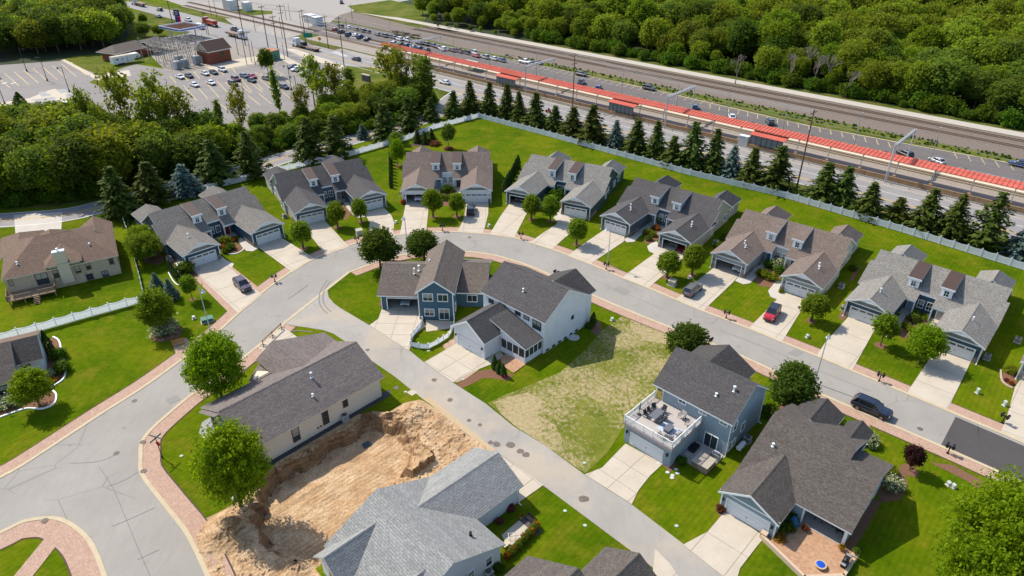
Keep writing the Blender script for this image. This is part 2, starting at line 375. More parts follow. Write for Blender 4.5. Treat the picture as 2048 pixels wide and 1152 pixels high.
# --- the dug lot: one relief of sand with pit, banks and heaps
PIT = W2([(500, 988), (530, 955)])+[BF(.5, -1.7), BF(11, -1.6), BF(14.5, -1.2)]+W2([(768, 826), (800, 822), (828, 834), (852, 866), (868, 900), (845, 950), (770, 1012)])+[GF(-9.5, 9.3), GF(-13, 9.2)]+W2([(625, 1122), (560, 1116), (512, 1066)])
def vnoise(x, y, s=0):
    xi, yi = math.floor(x), math.floor(y); fx, fy = x-xi, y-yi; fx = fx*fx*(3-2*fx); fy = fy*fy*(3-2*fy)
    def h(a, b):
        v = math.sin(a*127.1+b*311.7+s*74.7)*43758.5453; return v-math.floor(v)
    return (h(xi, yi)*(1-fx)+h(xi+1, yi)*fx)*(1-fy)+(h(xi, yi+1)*(1-fx)+h(xi+1, yi+1)*fx)*fy
def fbm(x, y, s=0, o=4): return sum(vnoise(x*2**k, y*2**k, s+k)/2**(k+1) for k in range(o))
heaps = [(G(447, 1068), 2.3, 1.35), (G(470, 1050), 1.6, .7), (G(830, 830), 2.2, .8), (G(800, 845), 2.5, .7), (G(775, 835), 1.8, .6), (G(870, 850), 2, .5), (G(905, 880), 1.6, .35), (G(590, 1140), 1.4, .35)]
blk = [G(*p) for p in ((795, 940), (850, 900), (885, 920), (872, 938), (838, 962))]
def site_z(x, y):
    x0_, y0_ = x, y
    d = dist_edge((x, y), SITE)
    wx_, wy_ = x+(fbm(x*.55, y*.55, 11)-.47)*2.6+(fbm(x*1.9, y*1.9, 12)-.47)*.45, y+(fbm(x*.55, y*.55, 13)-.47)*2.6+(fbm(x*1.9, y*1.9, 14)-.47)*.45
    ins = inside((wx_, wy_), PIT); dp = dist_edge((wx_, wy_), PIT)
    z = 0.0
    edge = min(1, d/.8)
    for c, r, h in heaps:
        q = math.hypot(x-c.x, y-c.y)/r
        if q < 1.6: z += h*math.exp(-q*q*1.9)*(.8+.4*fbm(x*1.4, y*1.4, 5))
    q_ = .35 if (ins and dp > 2.2) else 1.0; z += (fbm(x*.9, y*.9, 1)-.45)*.45*q_+(fbm(x*3, y*3, 2)-.45)*.3*q_+max(0, vnoise(x*2.2, y*2.2, 31)-.74)*.8*q_
    tr = math.sin((x*.62-y*.78)*5.2)+math.sin((x*.62-y*.78)*11); z += tr*.022*min(1, max(0, fbm(x*.25, y*.25, 9)*3-1))
    if not ins and dp < 1.1: z += .28*fbm(x*1.5, y*1.5, 3)*(1-dp/1.1)
    z *= edge
    if ins:
        soft = 1.15+2.6*max(0, min(1, (x+22)/8)) ; w_ = soft*(.75+.6*fbm(x*.8, y*.8, 4))
        k = min(1, dp/w_); k = k*k*(3-2*k); z = z*(1-.3*k)-(1.75+.35*fbm(x*.3, y*.3, 21))*k; z += .5*(fbm(x*.35, y*.35, 15)-.5)*k; z += .07*math.sin((x*.69-y*.72)*4.3)*k*max(0, fbm(x*.2, y*.2, 41)*4-2)
        rib = abs(math.sin((x*.72+y*.69)*2.3+3*fbm(x*.5, y*.5, 7))); z += .28*rib*k*(1-k)*4*.6
        if inside((x, y), blk): z += 1.1*min(1, dist_edge((x, y), blk)/.3)
    return z
xs = [p.x for p in SITE]; ys = [p.y for p in SITE]; step = .2; pts2 = [Vector((p.x, p.y)) for p in SITE]; nb = len(pts2)
yy = min(ys)
while yy < max(ys):
    xx = min(xs)
    while xx < max(xs):
        q = (xx+random.uniform(-.05, .05), yy+random.uniform(-.05, .05))
        if inside(q, SITE) and dist_edge(q, SITE) > .12: pts2.append(Vector(q))
        xx += step
    yy += step
vo, _, fo, *_r = delaunay_2d_cdt(pts2, [(i, (i+1) % nb) for i in range(nb)], [], 1, 1e-5)
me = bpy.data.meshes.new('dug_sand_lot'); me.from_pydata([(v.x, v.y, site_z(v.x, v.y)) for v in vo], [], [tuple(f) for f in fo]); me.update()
t = NT('dug_sand'); p = t.pos()
sep = t.n('SeparateXYZ'); t.l(t.n('NewGeometry').outputs['Normal'], sep.inputs[0])
a = t.ramp(t.noise(p, .55, 7, .65), [(.30, (.32, .185, .085)), (.46, (.50, .33, .18)), (.64, (.62, .45, .28))])
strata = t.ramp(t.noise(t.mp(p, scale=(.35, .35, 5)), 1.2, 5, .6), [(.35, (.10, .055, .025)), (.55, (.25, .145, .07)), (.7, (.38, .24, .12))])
wv = t.n('TexWave'); t.l(t.mp(p, rot=(0, 0, -.80)), wv.inputs[0]); wv.bands_direction = 'Y'; wv.inputs['Scale'].default_value = .5; wv.inputs['Distortion'].default_value = 2.5; wv.inputs['Detail'].default_value = 3
a = t.mix(t.math('MULTIPLY', t.ramp(wv.outputs[1], [(.72, 0.), (.86, .55)]), t.ramp(t.noise(p, .22, 2), [(.45, 0.), (.58, 1.)])), a, (.30, .18, .09))
a = t.mix(t.ramp(t.noise(t.mp(p, loc=(7, 3, 0)), .3, 4, .6), [(.45, 0.), (.65, .6)]), a, (.38, .235, .12))
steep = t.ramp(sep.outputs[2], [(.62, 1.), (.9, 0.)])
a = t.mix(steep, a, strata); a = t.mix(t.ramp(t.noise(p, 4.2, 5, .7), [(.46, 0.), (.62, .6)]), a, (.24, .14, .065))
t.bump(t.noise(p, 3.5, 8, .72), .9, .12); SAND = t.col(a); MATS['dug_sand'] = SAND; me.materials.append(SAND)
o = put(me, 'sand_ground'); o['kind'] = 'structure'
# --- streets
OUTER = [G(*p) for p in ((-60, 1004), (0, 958), (48.6, 931), (208, 826.6), (285, 778), (361, 723.7), (434, 668), (477.4, 628.3), (520.8, 590), (583, 545), (628.5, 519), (665, 503), (700.8, 491), (732, 482.4), (794.6, 471), (853.6, 465.5), (923, 465), (978.6, 469.6), (1027, 476.5), (1058.5, 486), (1103.6, 499.8), (1134.9, 511), (1200.8, 538), (1249, 558.8), (1298, 578), (1380, 613), (1407, 624), (1497, 658.5), (1563, 685.6), (1632.7, 713.3), (1705.6, 744), (1809.8, 787.5), (1893, 822.5), (2000.8, 867.6), (2048, 887.4), (2180, 946))]
OUTER = smooth_line(OUTER, 3)
INR = [G(*p) for p in ((700, 543), (746, 525.8), (800, 510), (860, 503), (935, 503), (982, 508.5), (1020, 518), (1062, 532), (1110, 553), (1176.5, 585), (1256.4, 619.6), (1380, 669), (1466, 703), (1556, 744), (1632.7, 782), (1723, 822), (1882.7, 891), (2004, 944.7), (2048, 964), (2180, 1024))]
INR = smooth_line(INR, 3)
INL = smooth_line([G(*p) for p in ((566, 648), (521, 685.6), (475.7, 722), (425, 760), (382, 788), (345, 818), (300, 858), (280, 886), (277.5, 915), (280, 950), (312.5, 995), (340, 1030), (368, 1066), (390, 1108), (410, 1152), (430, 1200))], 3)
ISL = smooth_line([G(*p) for p in ((-60, 1084), (0, 1062.8), (48.6, 1040), (104, 1033), (138.9, 1042), (173.6, 1068), (194.4, 1099), (215, 1152), (228, 1200))], 3)
JN = smooth_line([G(*p) for p in ((566, 648), (640, 590), (700, 543))], 3)
road = OUTER+list(reversed(INR))+list(reversed(JN))[1:-1]+INL+[G(430, 1200), G(228, 1200)]+list(reversed(ISL))
sheet('street', road, .03, ROAD)
psheet('alley', [(566, 648), (600, 621), (640, 590), (700, 543), (672, 556), (659, 567), (655, 580), (657, 594), (668, 607), (681, 616.5), (739, 650.8), (819, 701), (846.7, 723.8), (905.7, 765.4), (971.7, 807.6), (1027, 852.7), (1089.7, 890.9), (1169.6, 949.9), (1263, 1009), (1367.5, 1088.8), (1452, 1151), (1520, 1200), (1395, 1200), (1325.8, 1151), (1263, 1102.7), (1086, 970.8), (992.5, 903), (923, 852), (846.7, 799), (787.6, 752), (735, 716), (685.8, 680), (668, 668), (649, 661), (615, 655), (590, 652)], .024, ALLEY)
psheet('new_asphalt_patch', [(1911, 834), (2180, 949), (2180, 1022), (2048, 963), (1881, 892)], .045, DARKA)
# brick walks beside the street, then kerbs
def kerb(line, side, name='kerb'):
    a, b = (0, .48*side); strip(name, line, min(a, b), max(a, b), .085, CURB, th=.085)
strip('brick_sidewalk', [p for p in OUTER], .4, 2.3, .04, PAVER); kerb(OUTER, 1)
strip('brick_sidewalk', INR, -2.2, -.4, .04, PAVER); kerb(INR, -1)
strip('brick_sidewalk', INL, .4, 2.5, .04, PAVER); kerb(INL, 1)
strip('brick_sidewalk', ISL, -2.9, -.4, .04, PAVER); kerb(ISL, -1)
for L_, a_ in ((OUTER, 2.3), (INR, -2.36), (INL, 2.5), (ISL, -3.06)): strip('soil_edge', L_, a_, a_+.17, .038, MULCHD)
strip('gutter', JN, -.25, .3, .05, CURB)
psheet('brick_crosswalk', [(22, 1160), (94, 1072), (124, 1078), (60, 1160)], .052, PAVER)
# vacant lot and other grass patches
psheet('worn_grass_lot', [(1256, 624), (1300, 640), (1345, 665), (1352, 700), (1345, 740), (1310, 800), (1262, 815), (1250, 850), (1215, 905), (1170, 947), (1089, 890), (1030, 852), (975, 806), (1010, 790), (1060, 770), (1120, 745), (1170, 700), (1205, 660)], .012, WORN)
psheet('bare_soil_patch', [(985, 806), (1010, 795), (1055, 785), (1085, 800), (1075, 830), (1110, 850), (1125, 880), (1120, 905), (1100, 898), (1089, 890), (1030, 852)], .014, WORN2); psheet('bare_soil_patch', [(1256, 624), (1300, 640), (1340, 664), (1335, 690), (1290, 680), (1262, 655)], .014, WORN2)
psheet('worn_grass_verge', [(846, 797), (860, 795), (992, 901), (975, 905), (930, 865)], .03, P('sandy_spill', (.44, .33, .2), 1, vary=.25))
# driveways
A = math.radians
drive('driveway', [(382.9, 537.3), (435.2, 519.6), (451, 528.8), (524, 590), (477.4, 627.7), (399, 553.5)], A(44.2), 5.6)
drive('driveway', [(515, 489.7), (562.5, 475.5), (600, 498.8), (628.5, 517), (585, 545), (514, 493)], A(44.2), 6)
drive('driveway', [(600.5, 451.5), (649.5, 441.5), (675.4, 469.7), (698, 494.2), (652, 510.5), (621, 472)], A(30.8), 5)
drive('driveway', [(727.5, 425), (767.5, 415.5), (783, 431.5), (788.3, 445.4), (787, 473), (733, 482.6), (736, 468), (739.7, 445.4)], A(30.8), 5)
drive('driveway', [(811.7, 405.5), (854, 405.5), (856.9, 421), (852.5, 462.7), (851, 465.6), (797, 471), (800.4, 466)], A(1), 4.5)
drive('driveway', [(932.4, 405.4), (976.7, 405.4), (976.7, 426.3), (970.6, 452.3), (965.5, 468.5), (913, 465), (915, 463.6), (927.2, 438.4), (930.7, 417.6)], A(1), 4.5)
drive('driveway', [(1020, 406.5), (1060, 417), (1052, 430), (1028, 476.7), (979, 469.7), (1000, 434)], A(-26), 5)
drive('driveway', [(1128.5, 429), (1170.5, 438.1), (1162, 452), (1128, 477), (1103.6, 499.8), (1058.5, 486), (1085, 467), (1111, 449.8)], A(-26), 5)
drive('driveway', [(1209.8, 459), (1250, 471), (1247, 484), (1187, 524), (1180, 530), (1135, 512), (1165, 489.7)], A(-38.5), 4.5)
drive('driveway', [(1323.3, 495.2), (1368.7, 510.4), (1364, 520), (1296, 576.5), (1245, 556), (1252.5, 548.3), (1308.8, 507.7)], A(-38.5), 4.5)
drive('driveway', [(1427, 536), (1477.9, 551), (1466, 565), (1415, 613.8), (1407, 624), (1351, 600), (1390, 565)], A(-40), 4.5)
drive('driveway', [(1566.9, 584.6), (1616, 601), (1612, 606), (1563, 685.6), (1496, 658), (1530, 624), (1556, 597)], A(-40), 4.5)
drive('driveway', [(1696.5, 634), (1753, 653), (1703.4, 743), (1632, 713), (1650, 686)], A(-42.6), 5.2)
drive('driveway', [(1871.4, 698.5), (1941.7, 723.5), (1914.4, 779.6), (1894, 822.5), (1809, 787.5), (1824, 770)], A(-42.6), 5.2)
drive('driveway', [(2048, 752), (2100, 772), (2180, 870), (2110, 915), (2000, 867), (2012, 840), (2030, 773)], A(-42.6), 5.2)
drive('driveway', [(768, 606), (838, 617), (846, 640), (851, 654), (829, 670), (817.8, 702), (739, 651), (756.7, 637.8)], A(-2), 3.2)
drive('driveway', [(915, 686), (970.6, 719.5), (984, 728.5), (950, 742), (906.5, 765.8), (848, 724.5)], A(47.2), 3.4)
drive('driveway', [(1251, 887.4), (1326, 928), (1300, 952), (1277, 981), (1263.5, 1009), (1169.5, 949.6), (1204, 936)], A(-44.1), 3)
drive('driveway', [(1450.4, 1022), (1530, 1074), (1514.7, 1092), (1480, 1137), (1470, 1172), (1366, 1090), (1414, 1064.5)], A(-43.1), 4.2)
drive('driveway', [(990, 902), (1086.5, 971), (1037.6, 1005.5), (960, 960)], A(43.9), 3.4)
drive('driveway', [(1310, 1098), (1340, 1128), (1392, 1210), (1300, 1200)], A(45), 3.4)
drive('concrete_pad', [(561.4, 650.4), (594, 673.8), (610, 690), (560, 725), (538, 711.6), (514.6, 693.4)], A(46.5), 4)
# brick borders, walks and patios
def brick(pts, z=.045, m=PAVER, name='brick_path'): return psheet(name, pts, z, m)
brick([(399, 553.5), (477.4, 627.7), (468, 636), (388, 556)]); brick([(447, 529), (454, 526), (530, 585), (524, 590)])
brick([(884, 692), (908, 676), (916, 690), (894, 701)]); brick([(906, 765), (952, 726), (971, 727), (955, 742), (932, 758), (915, 765)])
brick([(1000, 718), (1012, 708), (1052, 729), (1027, 747), (1006, 733)], .12, PAVER2, 'brick_patio')
psheet('side_walk', [(972, 721), (985, 728), (1008, 712), (1000, 700)], .05, DRIVE)
brick([(1722, 822), (1742, 831), (1738, 862), (1716, 880), (1700, 868), (1722, 850)], .043)
psheet('patio', [(851, 640), (908, 643), (901, 657), (852.5, 664)], .06, DRIVE)
psheet('side_walk', [(452, 520), (468, 528), (464, 536), (452, 529), (440, 522), (430, 512), (437, 508)], .05, WALK)
psheet('side_walk', [(495, 474), (512, 492), (517, 497), (505, 503), (493, 502), (484, 494), (475, 480), (485, 472)], .05, WALK)
for pts in ([(686, 405), (700, 404), (712, 425), (728, 426), (730, 434), (716, 436), (706, 430), (695, 418)],
            [(1085, 405), (1100, 385), (1108, 388), (1088, 410), (1078, 420), (1072, 418)], [(1107, 436), (1121, 414), (1128, 418), (1128, 431), (1116, 445)],
            [(1255, 474), (1300, 445), (1312, 448), (1278, 474), (1268, 484), (1254, 485), (1247, 480)], [(1313, 483), (1323, 496), (1309, 508), (1298, 503), (1294, 493), (1302, 487)],
            [(1488, 552), (1523, 527), (1533, 530), (1510, 557), (1500, 567), (1486, 569), (1470, 562), (1478, 552)], [(1553, 561), (1562, 563), (1566, 583), (1566, 588), (1556, 600), (1541, 594), (1536, 582)],
            [(1770, 665), (1803, 625), (1815, 628), (1790, 665), (1782, 673), (1772, 675)], [(1852, 660), (1866, 640), (1877, 646), (1871, 662), (1862, 660)],
            [(870, 378), (881, 378), (880, 397), (870, 397)], [(913, 380), (920, 380), (922, 386), (913, 386)]):
    psheet('side_walk', pts, .05, WALK)
# mulch beds
def bed(pts, m=MULCH, z=.02): return psheet('mulch_bed', pts, z, m)
for pts in ([(431, 495), (455, 470), (480, 490), (488, 498), (470, 507), (455, 505)], [(335, 528), (352, 510), (372, 530), (398, 552), (395, 572), (372, 566), (355, 555)],
            [(270, 475), (315, 500), (330, 520), (318, 530), (290, 525), (268, 500)], [(300, 672), (318, 655), (345, 645), (367, 655), (360, 675), (330, 684), (305, 683)],
            [(0, 835), (0, 790), (80, 740), (95, 680), (106, 674), (118, 680), (122, 705), (132, 735), (127, 760), (105, 775), (113, 790), (108, 808), (85, 818), (55, 817), (25, 826)],
            [(885, 382), (912, 382), (914, 400), (908, 412), (886, 412), (882, 395)], [(1104, 400), (1120, 385), (1128, 395), (1122, 410), (1108, 412)],
            [(1286, 478), (1318, 436), (1345, 450), (1318, 478), (1302, 488), (1290, 486)], [(1508, 560), (1538, 520), (1566, 533), (1560, 560), (1540, 575), (1518, 572)],
            [(1797, 660), (1820, 615), (1862, 635), (1850, 668), (1825, 680), (1800, 674)], [(655, 400), (690, 398), (706, 425), (690, 440), (668, 425)],
            [(757, 612), (767, 585), (772, 612)], [(915, 768), (960, 742), (980, 738), (1028, 750), (1015, 762), (990, 757), (965, 756), (940, 770), (920, 778)],
            [(1180, 660), (1200, 640), (1205, 660), (1192, 672)], [(1860, 925), (1905, 930), (1990, 975), (2010, 1010), (1975, 990), (1930, 960)],
            [(1740, 970), (1790, 935), (1812, 950), (1815, 975), (1800, 1000), (1765, 1005)], [(1665, 1100), (1740, 1000), (1765, 1000), (1720, 1080), (1690, 1115)],
            [(1525, 935), (1560, 805), (1600, 815), (1590, 840), (1545, 920)], [(1430, 1015), (1442, 1005), (1455, 1025), (1440, 1035)], [(2000, 750), (2030, 735), (2035, 765), (2020, 775), (2003, 765)],
            [(1690, 610), (1700, 625), (1686, 642), (1676, 635)], [(1550, 905), (1565, 905), (1590, 880), (1545, 875)], [(1325, 930), (1345, 918), (1352, 930), (1340, 945)],
            [(1698, 560), (1716, 532), (1722, 535), (1706, 563)]): bed(pts)
bed([(820, 292), (835, 280), (870, 276), (878, 284), (860, 292)], MULCHD)
for c, r in (((607, 497), .9), ((675, 455), .9), ((723, 444), .8), ((866, 434), .8), ((914, 433), .9), ((1063, 439), .8), ((1101, 443), .8), ((1153, 489), .8), ((1334, 555), .9), ((1384, 551), .9), ((1622, 642), .8), ((1760, 691), .9), ((385, 599), .6), ((1818, 941), 1.1), ((897, 298), .9), ((896, 283), .6), ((796, 331), .8), ((1355, 925), .5)):
    p = G(*c); sheet('mulch_ring', [p+Vector((math.cos(k*.6283)*r*(1+.1*math.sin(k*3)), math.sin(k*.6283)*r, 0)) for k in range(10)], .025, MULCH)
psheet('pebble_bed', [(398, 865), (404, 845), (420, 835), (440, 850), (438, 875), (412, 888)], .025, PEBBLE)
sheet('foundation_strip', [BF(-1, -.03), BF(-1, -.75), BF(18.9, -.75), BF(19.6, .4), BF(17.9, .4), BF(17.9, -.03)], .02, P('dark_stone', (.055, .055, .06), .9, vary=.5, scale=6))
# ------------------------------------------------------------------ road behind the fence, highway, railway, parking
RD2 = smooth_line([G(*p) for p in ((-160, 452), (0, 441), (130, 430), (215, 410), (300, 388), (450, 352), (548, 322), (590, 309), (665, 290), (727, 273), (800, 254), (850, 236), (885, 218), (905, 198), (925, 184))], 3)
strip('back_road', RD2, -3.9, 3.9, .03, HWY); strip('yellow_marking', RD2, -.28, -.12, .045, YEL); strip('yellow_marking', RD2, .12, .28, .045, YEL); strip('white_marking', RD2, -3.7, -3.5, .045, WHL); strip('white_marking', RD2, 3.5, 3.7, .045, WHL)
psheet('driveway_apron', [(28, 430), (125, 424), (122, 470), (32, 480)], .035, WALK)
def rq(name, u0, u1, v0, v1, z, mat, th=0): return sheet(name, [RF(u0, v0), RF(u1, v0), RF(u1, v1), RF(u0, v1)], z, mat, th=th)
fp = sheet('rough_verge', [RF(40, 150.6), RF(40, 262), RF(-420, 262), RF(-420, 150.6), RF(-145, 150.6)], .008, ROUGHG)
rq('highway', -520, 60, 161.0, 173.6, .034, HWY); rq('road_shoulder', -260, 60, 173.2, 177.6, .03, PALEG); 
for v in (161.6, 169.9): rq('white_marking', -290, 60, v-.08, v+.08, .046, WHL)
for v in (165.15, 165.5): rq('yellow_marking', -290, 60, v-.08, v+.08, .046, YEL)
rq('ballast_bed', -290, 60, 179, 193.5, .02, GRAVEL)
rq('green_verge', -262, 60, 211.0, 216.6, .025, LAWN2); rq('ballast_bed', -270, 60, 216.5, 237, .02, BALLAST); rq('gravel_road', -330, 60, 237.5, 242.5, .03, PATHM)
sheet('station_parking', [RF(-262, 193.0), RF(60, 193.0), RF(60, 211.5), RF(-16, 211.5), RF(-70, 206.8), RF(-120, 209.8), RF(-192, 211.5), RF(-262, 212)], .03, SLOT)
for (a, b) in (((60, 211.5), (-16, 211.5)), ((-16, 211.5), (-70, 206.8)), ((-70, 206.8), (-120, 209.8)), ((-120, 209.8), (-192, 211.5))):
    strip('kerb', [RF(*a), RF(*b)], -.35, .15, .13, CURB, th=.13)
# angled stall lines of the station parking: painted lines, one sheet per row
def lines(name, items, z, mat, w_=.12):
    m = MB()
    for a, b in items:
        d = (b-a).normalized(); n = Vector((-d.y, d.x, 0))*w_; m.poly([Vector((q.x, q.y, z)) for q in (a-n, b-n, b+n, a+n)])
    o = m.build(name, mat)
    for p in o.data.polygons: pass
    o['kind'] = 'structure'; return o
lines('stall_marking', [(RF(u, 194.5), RF(u+2.2, 199.3)) for u in np.arange(-225, 50, 3.2)], .045, YPALE, .10)
lines('stall_marking', [(RF(u, 206.0), RF(u-1, 211.0)) for u in np.arange(-225, -100, 3.0)]+[(RF(u, 203.2), RF(u-2, 207.5)) for u in np.arange(-100, -45, 3.2)]+[(RF(u, 206), RF(u-2, 211)) for u in np.arange(-30, 50, 3.2)], .045, YPALE, .10)
BLUEP = P('blue_paint', (.25, .36, .42), .8)
lines('blue_hatching', [(RF(u, 194.5), RF(u+2, 199)) for u in np.arange(-28, 2, 1.4)]+[(RF(-28, 199), RF(0, 199))], .047, BLUEP, .09)
# top left: grounds, car parks, highway crossing
psheet('paved_grounds', [(-200, 122), (0, 130), (118, 118), (140, 128), (205, 150), (270, 128), (330, 138), (300, 110), (330, 95), (300, 62), (420, 88), (560, 60), (690, 120), (850, 176), (700, 150), (690, 175), (640, 230), (560, 262), (430, 300), (200, 300), (0, 300), (-200, 330)], .012, LOT)
psheet('gravel_yard', [(330, 88), (455, 60), (535, 112), (535, 125), (420, 150), (330, 140), (300, 110)], .02, P('yard_gravel', (.27, .24, .205), 1, vary=.25, scale=.7))
psheet('forecourt', [(310, 68), (400, 48), (520, 60), (560, 80), (700, 128), (690, 143), (560, 108), (470, 85), (345, 90)], .026, HWY)
psheet('crossing_paving', [(440, 30), (560, 22), (660, 10), (760, -8), (820, 0), (720, 18), (680, 30), (640, 60), (560, 80), (480, 60)], .029, PALEG)
psheet('grass_island', [(178, 165), (205, 150), (250, 148), (256, 165), (207, 175)], .035, LAWN2); psheet('grass_field', [(120, 118), (150, 132), (200, 150), (238, 137), (300, 122), (300, 105), (235, 95), (150, 100)], .04, LAWN2)
psheet('grass_verge', [(225, 15), (345, 52), (380, 66), (330, 76), (250, 75), (200, 40)], .04, LAWN2); psheet('grass_strip', [(250, -4), (470, 37), (430, 37), (330, 18), (240, 0)], .05, LAWN2)
psheet('grass_strip', [(690, 132), (780, 138), (860, 172), (875, 182), (880, 200), (870, 215), (800, 215), (700, 175)], .045, LAWN2); psheet('grass_lawn', [(695, 12), (780, 0), (860, 18), (850, 40), (775, 33), (715, 25)], .045, LAWN2)
psheet('grass_strip', [(480, 18), (545, 22), (545, 28), (510, 31), (470, 26)], .05, LAWN2); psheet('grass_strip', [(0, 212), (22, 208), (22, 216), (0, 218)], .03, LAWN2); psheet('grass_strip', [(0, 229), (60, 220), (98, 221), (60, 228), (0, 236)], .03, LAWN2)
psheet('concrete_walk', [(196, 148), (258, 140), (262, 152), (205, 158)], .04, DRIVE); psheet('concrete_walk', [(118, 118), (124, 116), (205, 158), (196, 162)], .042, PALEC)
psheet('concrete_walk', [(60, 196), (100, 180), (110, 178), (135, 186), (150, 185), (158, 190), (150, 197), (80, 204), (0, 212), (0, 206)], .045, PALEC)
for pts in ([(76, 185), (88, 183), (104, 191), (84, 194)], [(131, 189), (148, 186), (157, 190), (150, 196), (133, 196)], [(60, 200), (105, 194), (113, 198), (78, 204)], [(112, 180), (130, 178), (140, 184), (122, 187)]): psheet('gravel_island', pts, .05, PEBBLE)
psheet('concrete_walk', [(400, 130), (540, 108), (560, 106), (640, 150), (790, 240), (780, 244), (620, 152), (560, 118), (430, 142)], .04, PALEC); psheet('concrete_walk', [(570, 98), (590, 98), (700, 135), (690, 142), (600, 112)], .042, PALEC)
Lq = []
for k in range(9): a_ = (0+k*15, 150+k*-2.2); 
for (x0, y0, x1, y1, n, dx, dy) in ((-10, 150, 20, 176, 9, 19, -3.2), (340, 152, 352, 166, 6, 24, -4), (345, 175, 372, 205, 9, 22, -3.5), (450, 165, 480, 190, 6, 22, -3), (430, 200, 455, 220, 8, 22, -3), (150, 222, 162, 240, 7, -21, 3), (280, 225, 300, 250, 2, 8, 0), (560, 122, 552, 130, 8, 12, 6), (585, 60, 572, 75, 3, -28, -6), (510, 145, 530, 158, 3, 20, -3)):
    for k in range(n): Lq.append((G(x0+dx*k, y0+dy*k), G(x1+dx*k, y1+dy*k)))
lines('stall_marking', Lq, .055, YPALE, .13)
lines('white_marking', [(G(4+k*6, 168), G(14+k*6, 165)) for k in (0, 3)]+[(G(124+k*7, 201+k*1.2), G(138+k*7, 211+k*1.5)) for k in range(5)]+[(G(665+4*k, 105+1.6*k), G(675+4*k, 103+1.6*k)) for k in range(6)], .056, WHL, .3)
psheet('gravel_yard', [(290, -12), (720, -12), (700, 18), (650, 40), (600, 70), (560, 66), (500, 45), (400, 22)], .0275, PALEG)
psheet('ballast_bed', [(655, 22), (690, 20), (780, 42), (900, 72), (1040, 103), (1040, 119), (900, 90), (830, 74), (700, 46), (640, 36)], .0285, BALLAST)
psheet('station_parking', [(600, 64), (640, 44), (700, 48), (800, 70), (860, 88), (900, 100), (840, 103), (760, 92), (690, 78)], .031, SLOT)
# woods floor
psheet('woods_floor', [(-300, -100), (190, -100), (232, 20), (258, 70), (240, 105), (150, 112), (118, 122), (0, 130), (-300, 125)], .06, FOREST)
psheet('woods_floor', [(-300, 262), (0, 292), (60, 282), (200, 286), (430, 292), (520, 262), (600, 245), (640, 225), (700, 195), (780, 190), (870, 205), (850, 228), (760, 258), (640, 290), (540, 312), (430, 345), (300, 378), (120, 415), (-300, 430)], .014, ROUGHG)
sheet('woods_floor', [RF(60, 246), RF(-200, 246)]+[G(880, 60), G(850, 45), G(835, 20), G(770, -5), G(700, -60), Vector((-300, 900, 0)), Vector((900, 900, 0)), Vector((900, 100, 0))], .02, FOREST)
# ================================================================== HOUSES
FACE = {'s': 0, 'e': math.pi/2, 'n': math.pi, 'w': -math.pi/2}
CACHE = {}
def cached(key, fn):
    if key not in CACHE: CACHE[key] = fn()
    return CACHE[key]
def win_meshes(w, h, fm, cols, rows):
    def mk():
        b = .10; m = MB()
        m.box(-w/2-b, w/2+b, -.07, .03, -b-.03, 0); m.box(-w/2-b, w/2+b, -.07, .03, h, h+b); m.box(-w/2-b, -w/2, -.06, .03, 0, h); m.box(w/2, w/2+b, -.06, .03, 0, h)
        t = .05 if fm is WHITE else .07
        for i in range(1, cols): x = -w/2+w*i/cols; m.box(x-t/2, x+t/2, -.045, .02, 0, h)
        for j in range(1, rows): z = h*j/rows; m.box(-w/2, w/2, -.04, .02, z-t/2, z+t/2)
        pn = MB().box(-w/2, w/2, -.02, .01, 0, h)
        return m.mesh('window', fm), pn.mesh('pane', GLASS)
    return cached(('win', w, h, fm.name, cols, rows), mk)
def win(H, x, y, z, w=1.0, h=1.3, face='s', fm=None, cols=2, rows=2):
    a, b = win_meshes(w, h, fm or WHITE, cols, rows); f = put(a, 'window', H, (x, y, z), FACE.get(face, face)); put(b, 'pane', f); return f
def gdoor(H, x, y, w=4.88, h=2.15, face='s', col=None, lites=True):
    def mk():
        m = MB(); m.box(-w/2-.12, w/2+.12, -.05, .02, h, h+.14, 1); m.box(-w/2-.12, -w/2, -.05, .02, 0, h, 1); m.box(w/2, w/2+.12, -.05, .02, 0, h, 1)
        for k in range(4): m.box(-w/2, w/2, -.02, .01, k*h/4+.012, (k+1)*h/4-.012, 0)
        n = 4
        for k in range(3):
            for i in range(n*2): x0 = -w/2+w*i/(n*2)+.09; m.box(x0, x0+w/(n*2)-.18, -.035, -.015, k*h/4+.09, (k+1)*h/4-.09, 0)
        m.box(-.03, .03, -.07, -.02, .85, 1.05, 2)
        g_ = MB(); ww = w/4-.22
        for q in range(4): x0 = -ww/2+q*ww/4; g_.box(x0+.02, x0+ww/4-.02, -.04, -.015, 0, .3)
        return m.mesh('garage_door', [col or DOORW, WHITE, BLACKM]), g_.mesh('door_window', DGLASS)
    a, b = cached(('gd', w, h, (col or DOORW).name), mk); d = put(a, 'garage_door', H, (x, y, 0), FACE[face])
    if lites:
        for i in range(4): put(b, 'door_window', d, (-w/2+w*(i+.5)/4, 0, h*.75+.11))
    return d
def door(H, x, y, z, col, face='s', w=.95, h=2.1):
    d = MB().box(-w/2, w/2, -.05, .02, 0, h).build('door', col, H, loc=(x, y, z), rz=FACE.get(face, face))
    MB().box(-w/2-.1, w/2+.1, -.03, .01, h, h+.1).box(-w/2-.1, -w/2, -.03, .01, 0, h).box(w/2, w/2+.1, -.03, .01, 0, h).build('frame', WHITE, d)
    MB().box(w*.3, w*.38, -.1, -.05, .95, 1.1).build('handle', BLACKM, d); MB().box(-w*.3, w*.3, -.058, -.045, h*.68, h*.9).build('pane', GLASS, d)
    return d
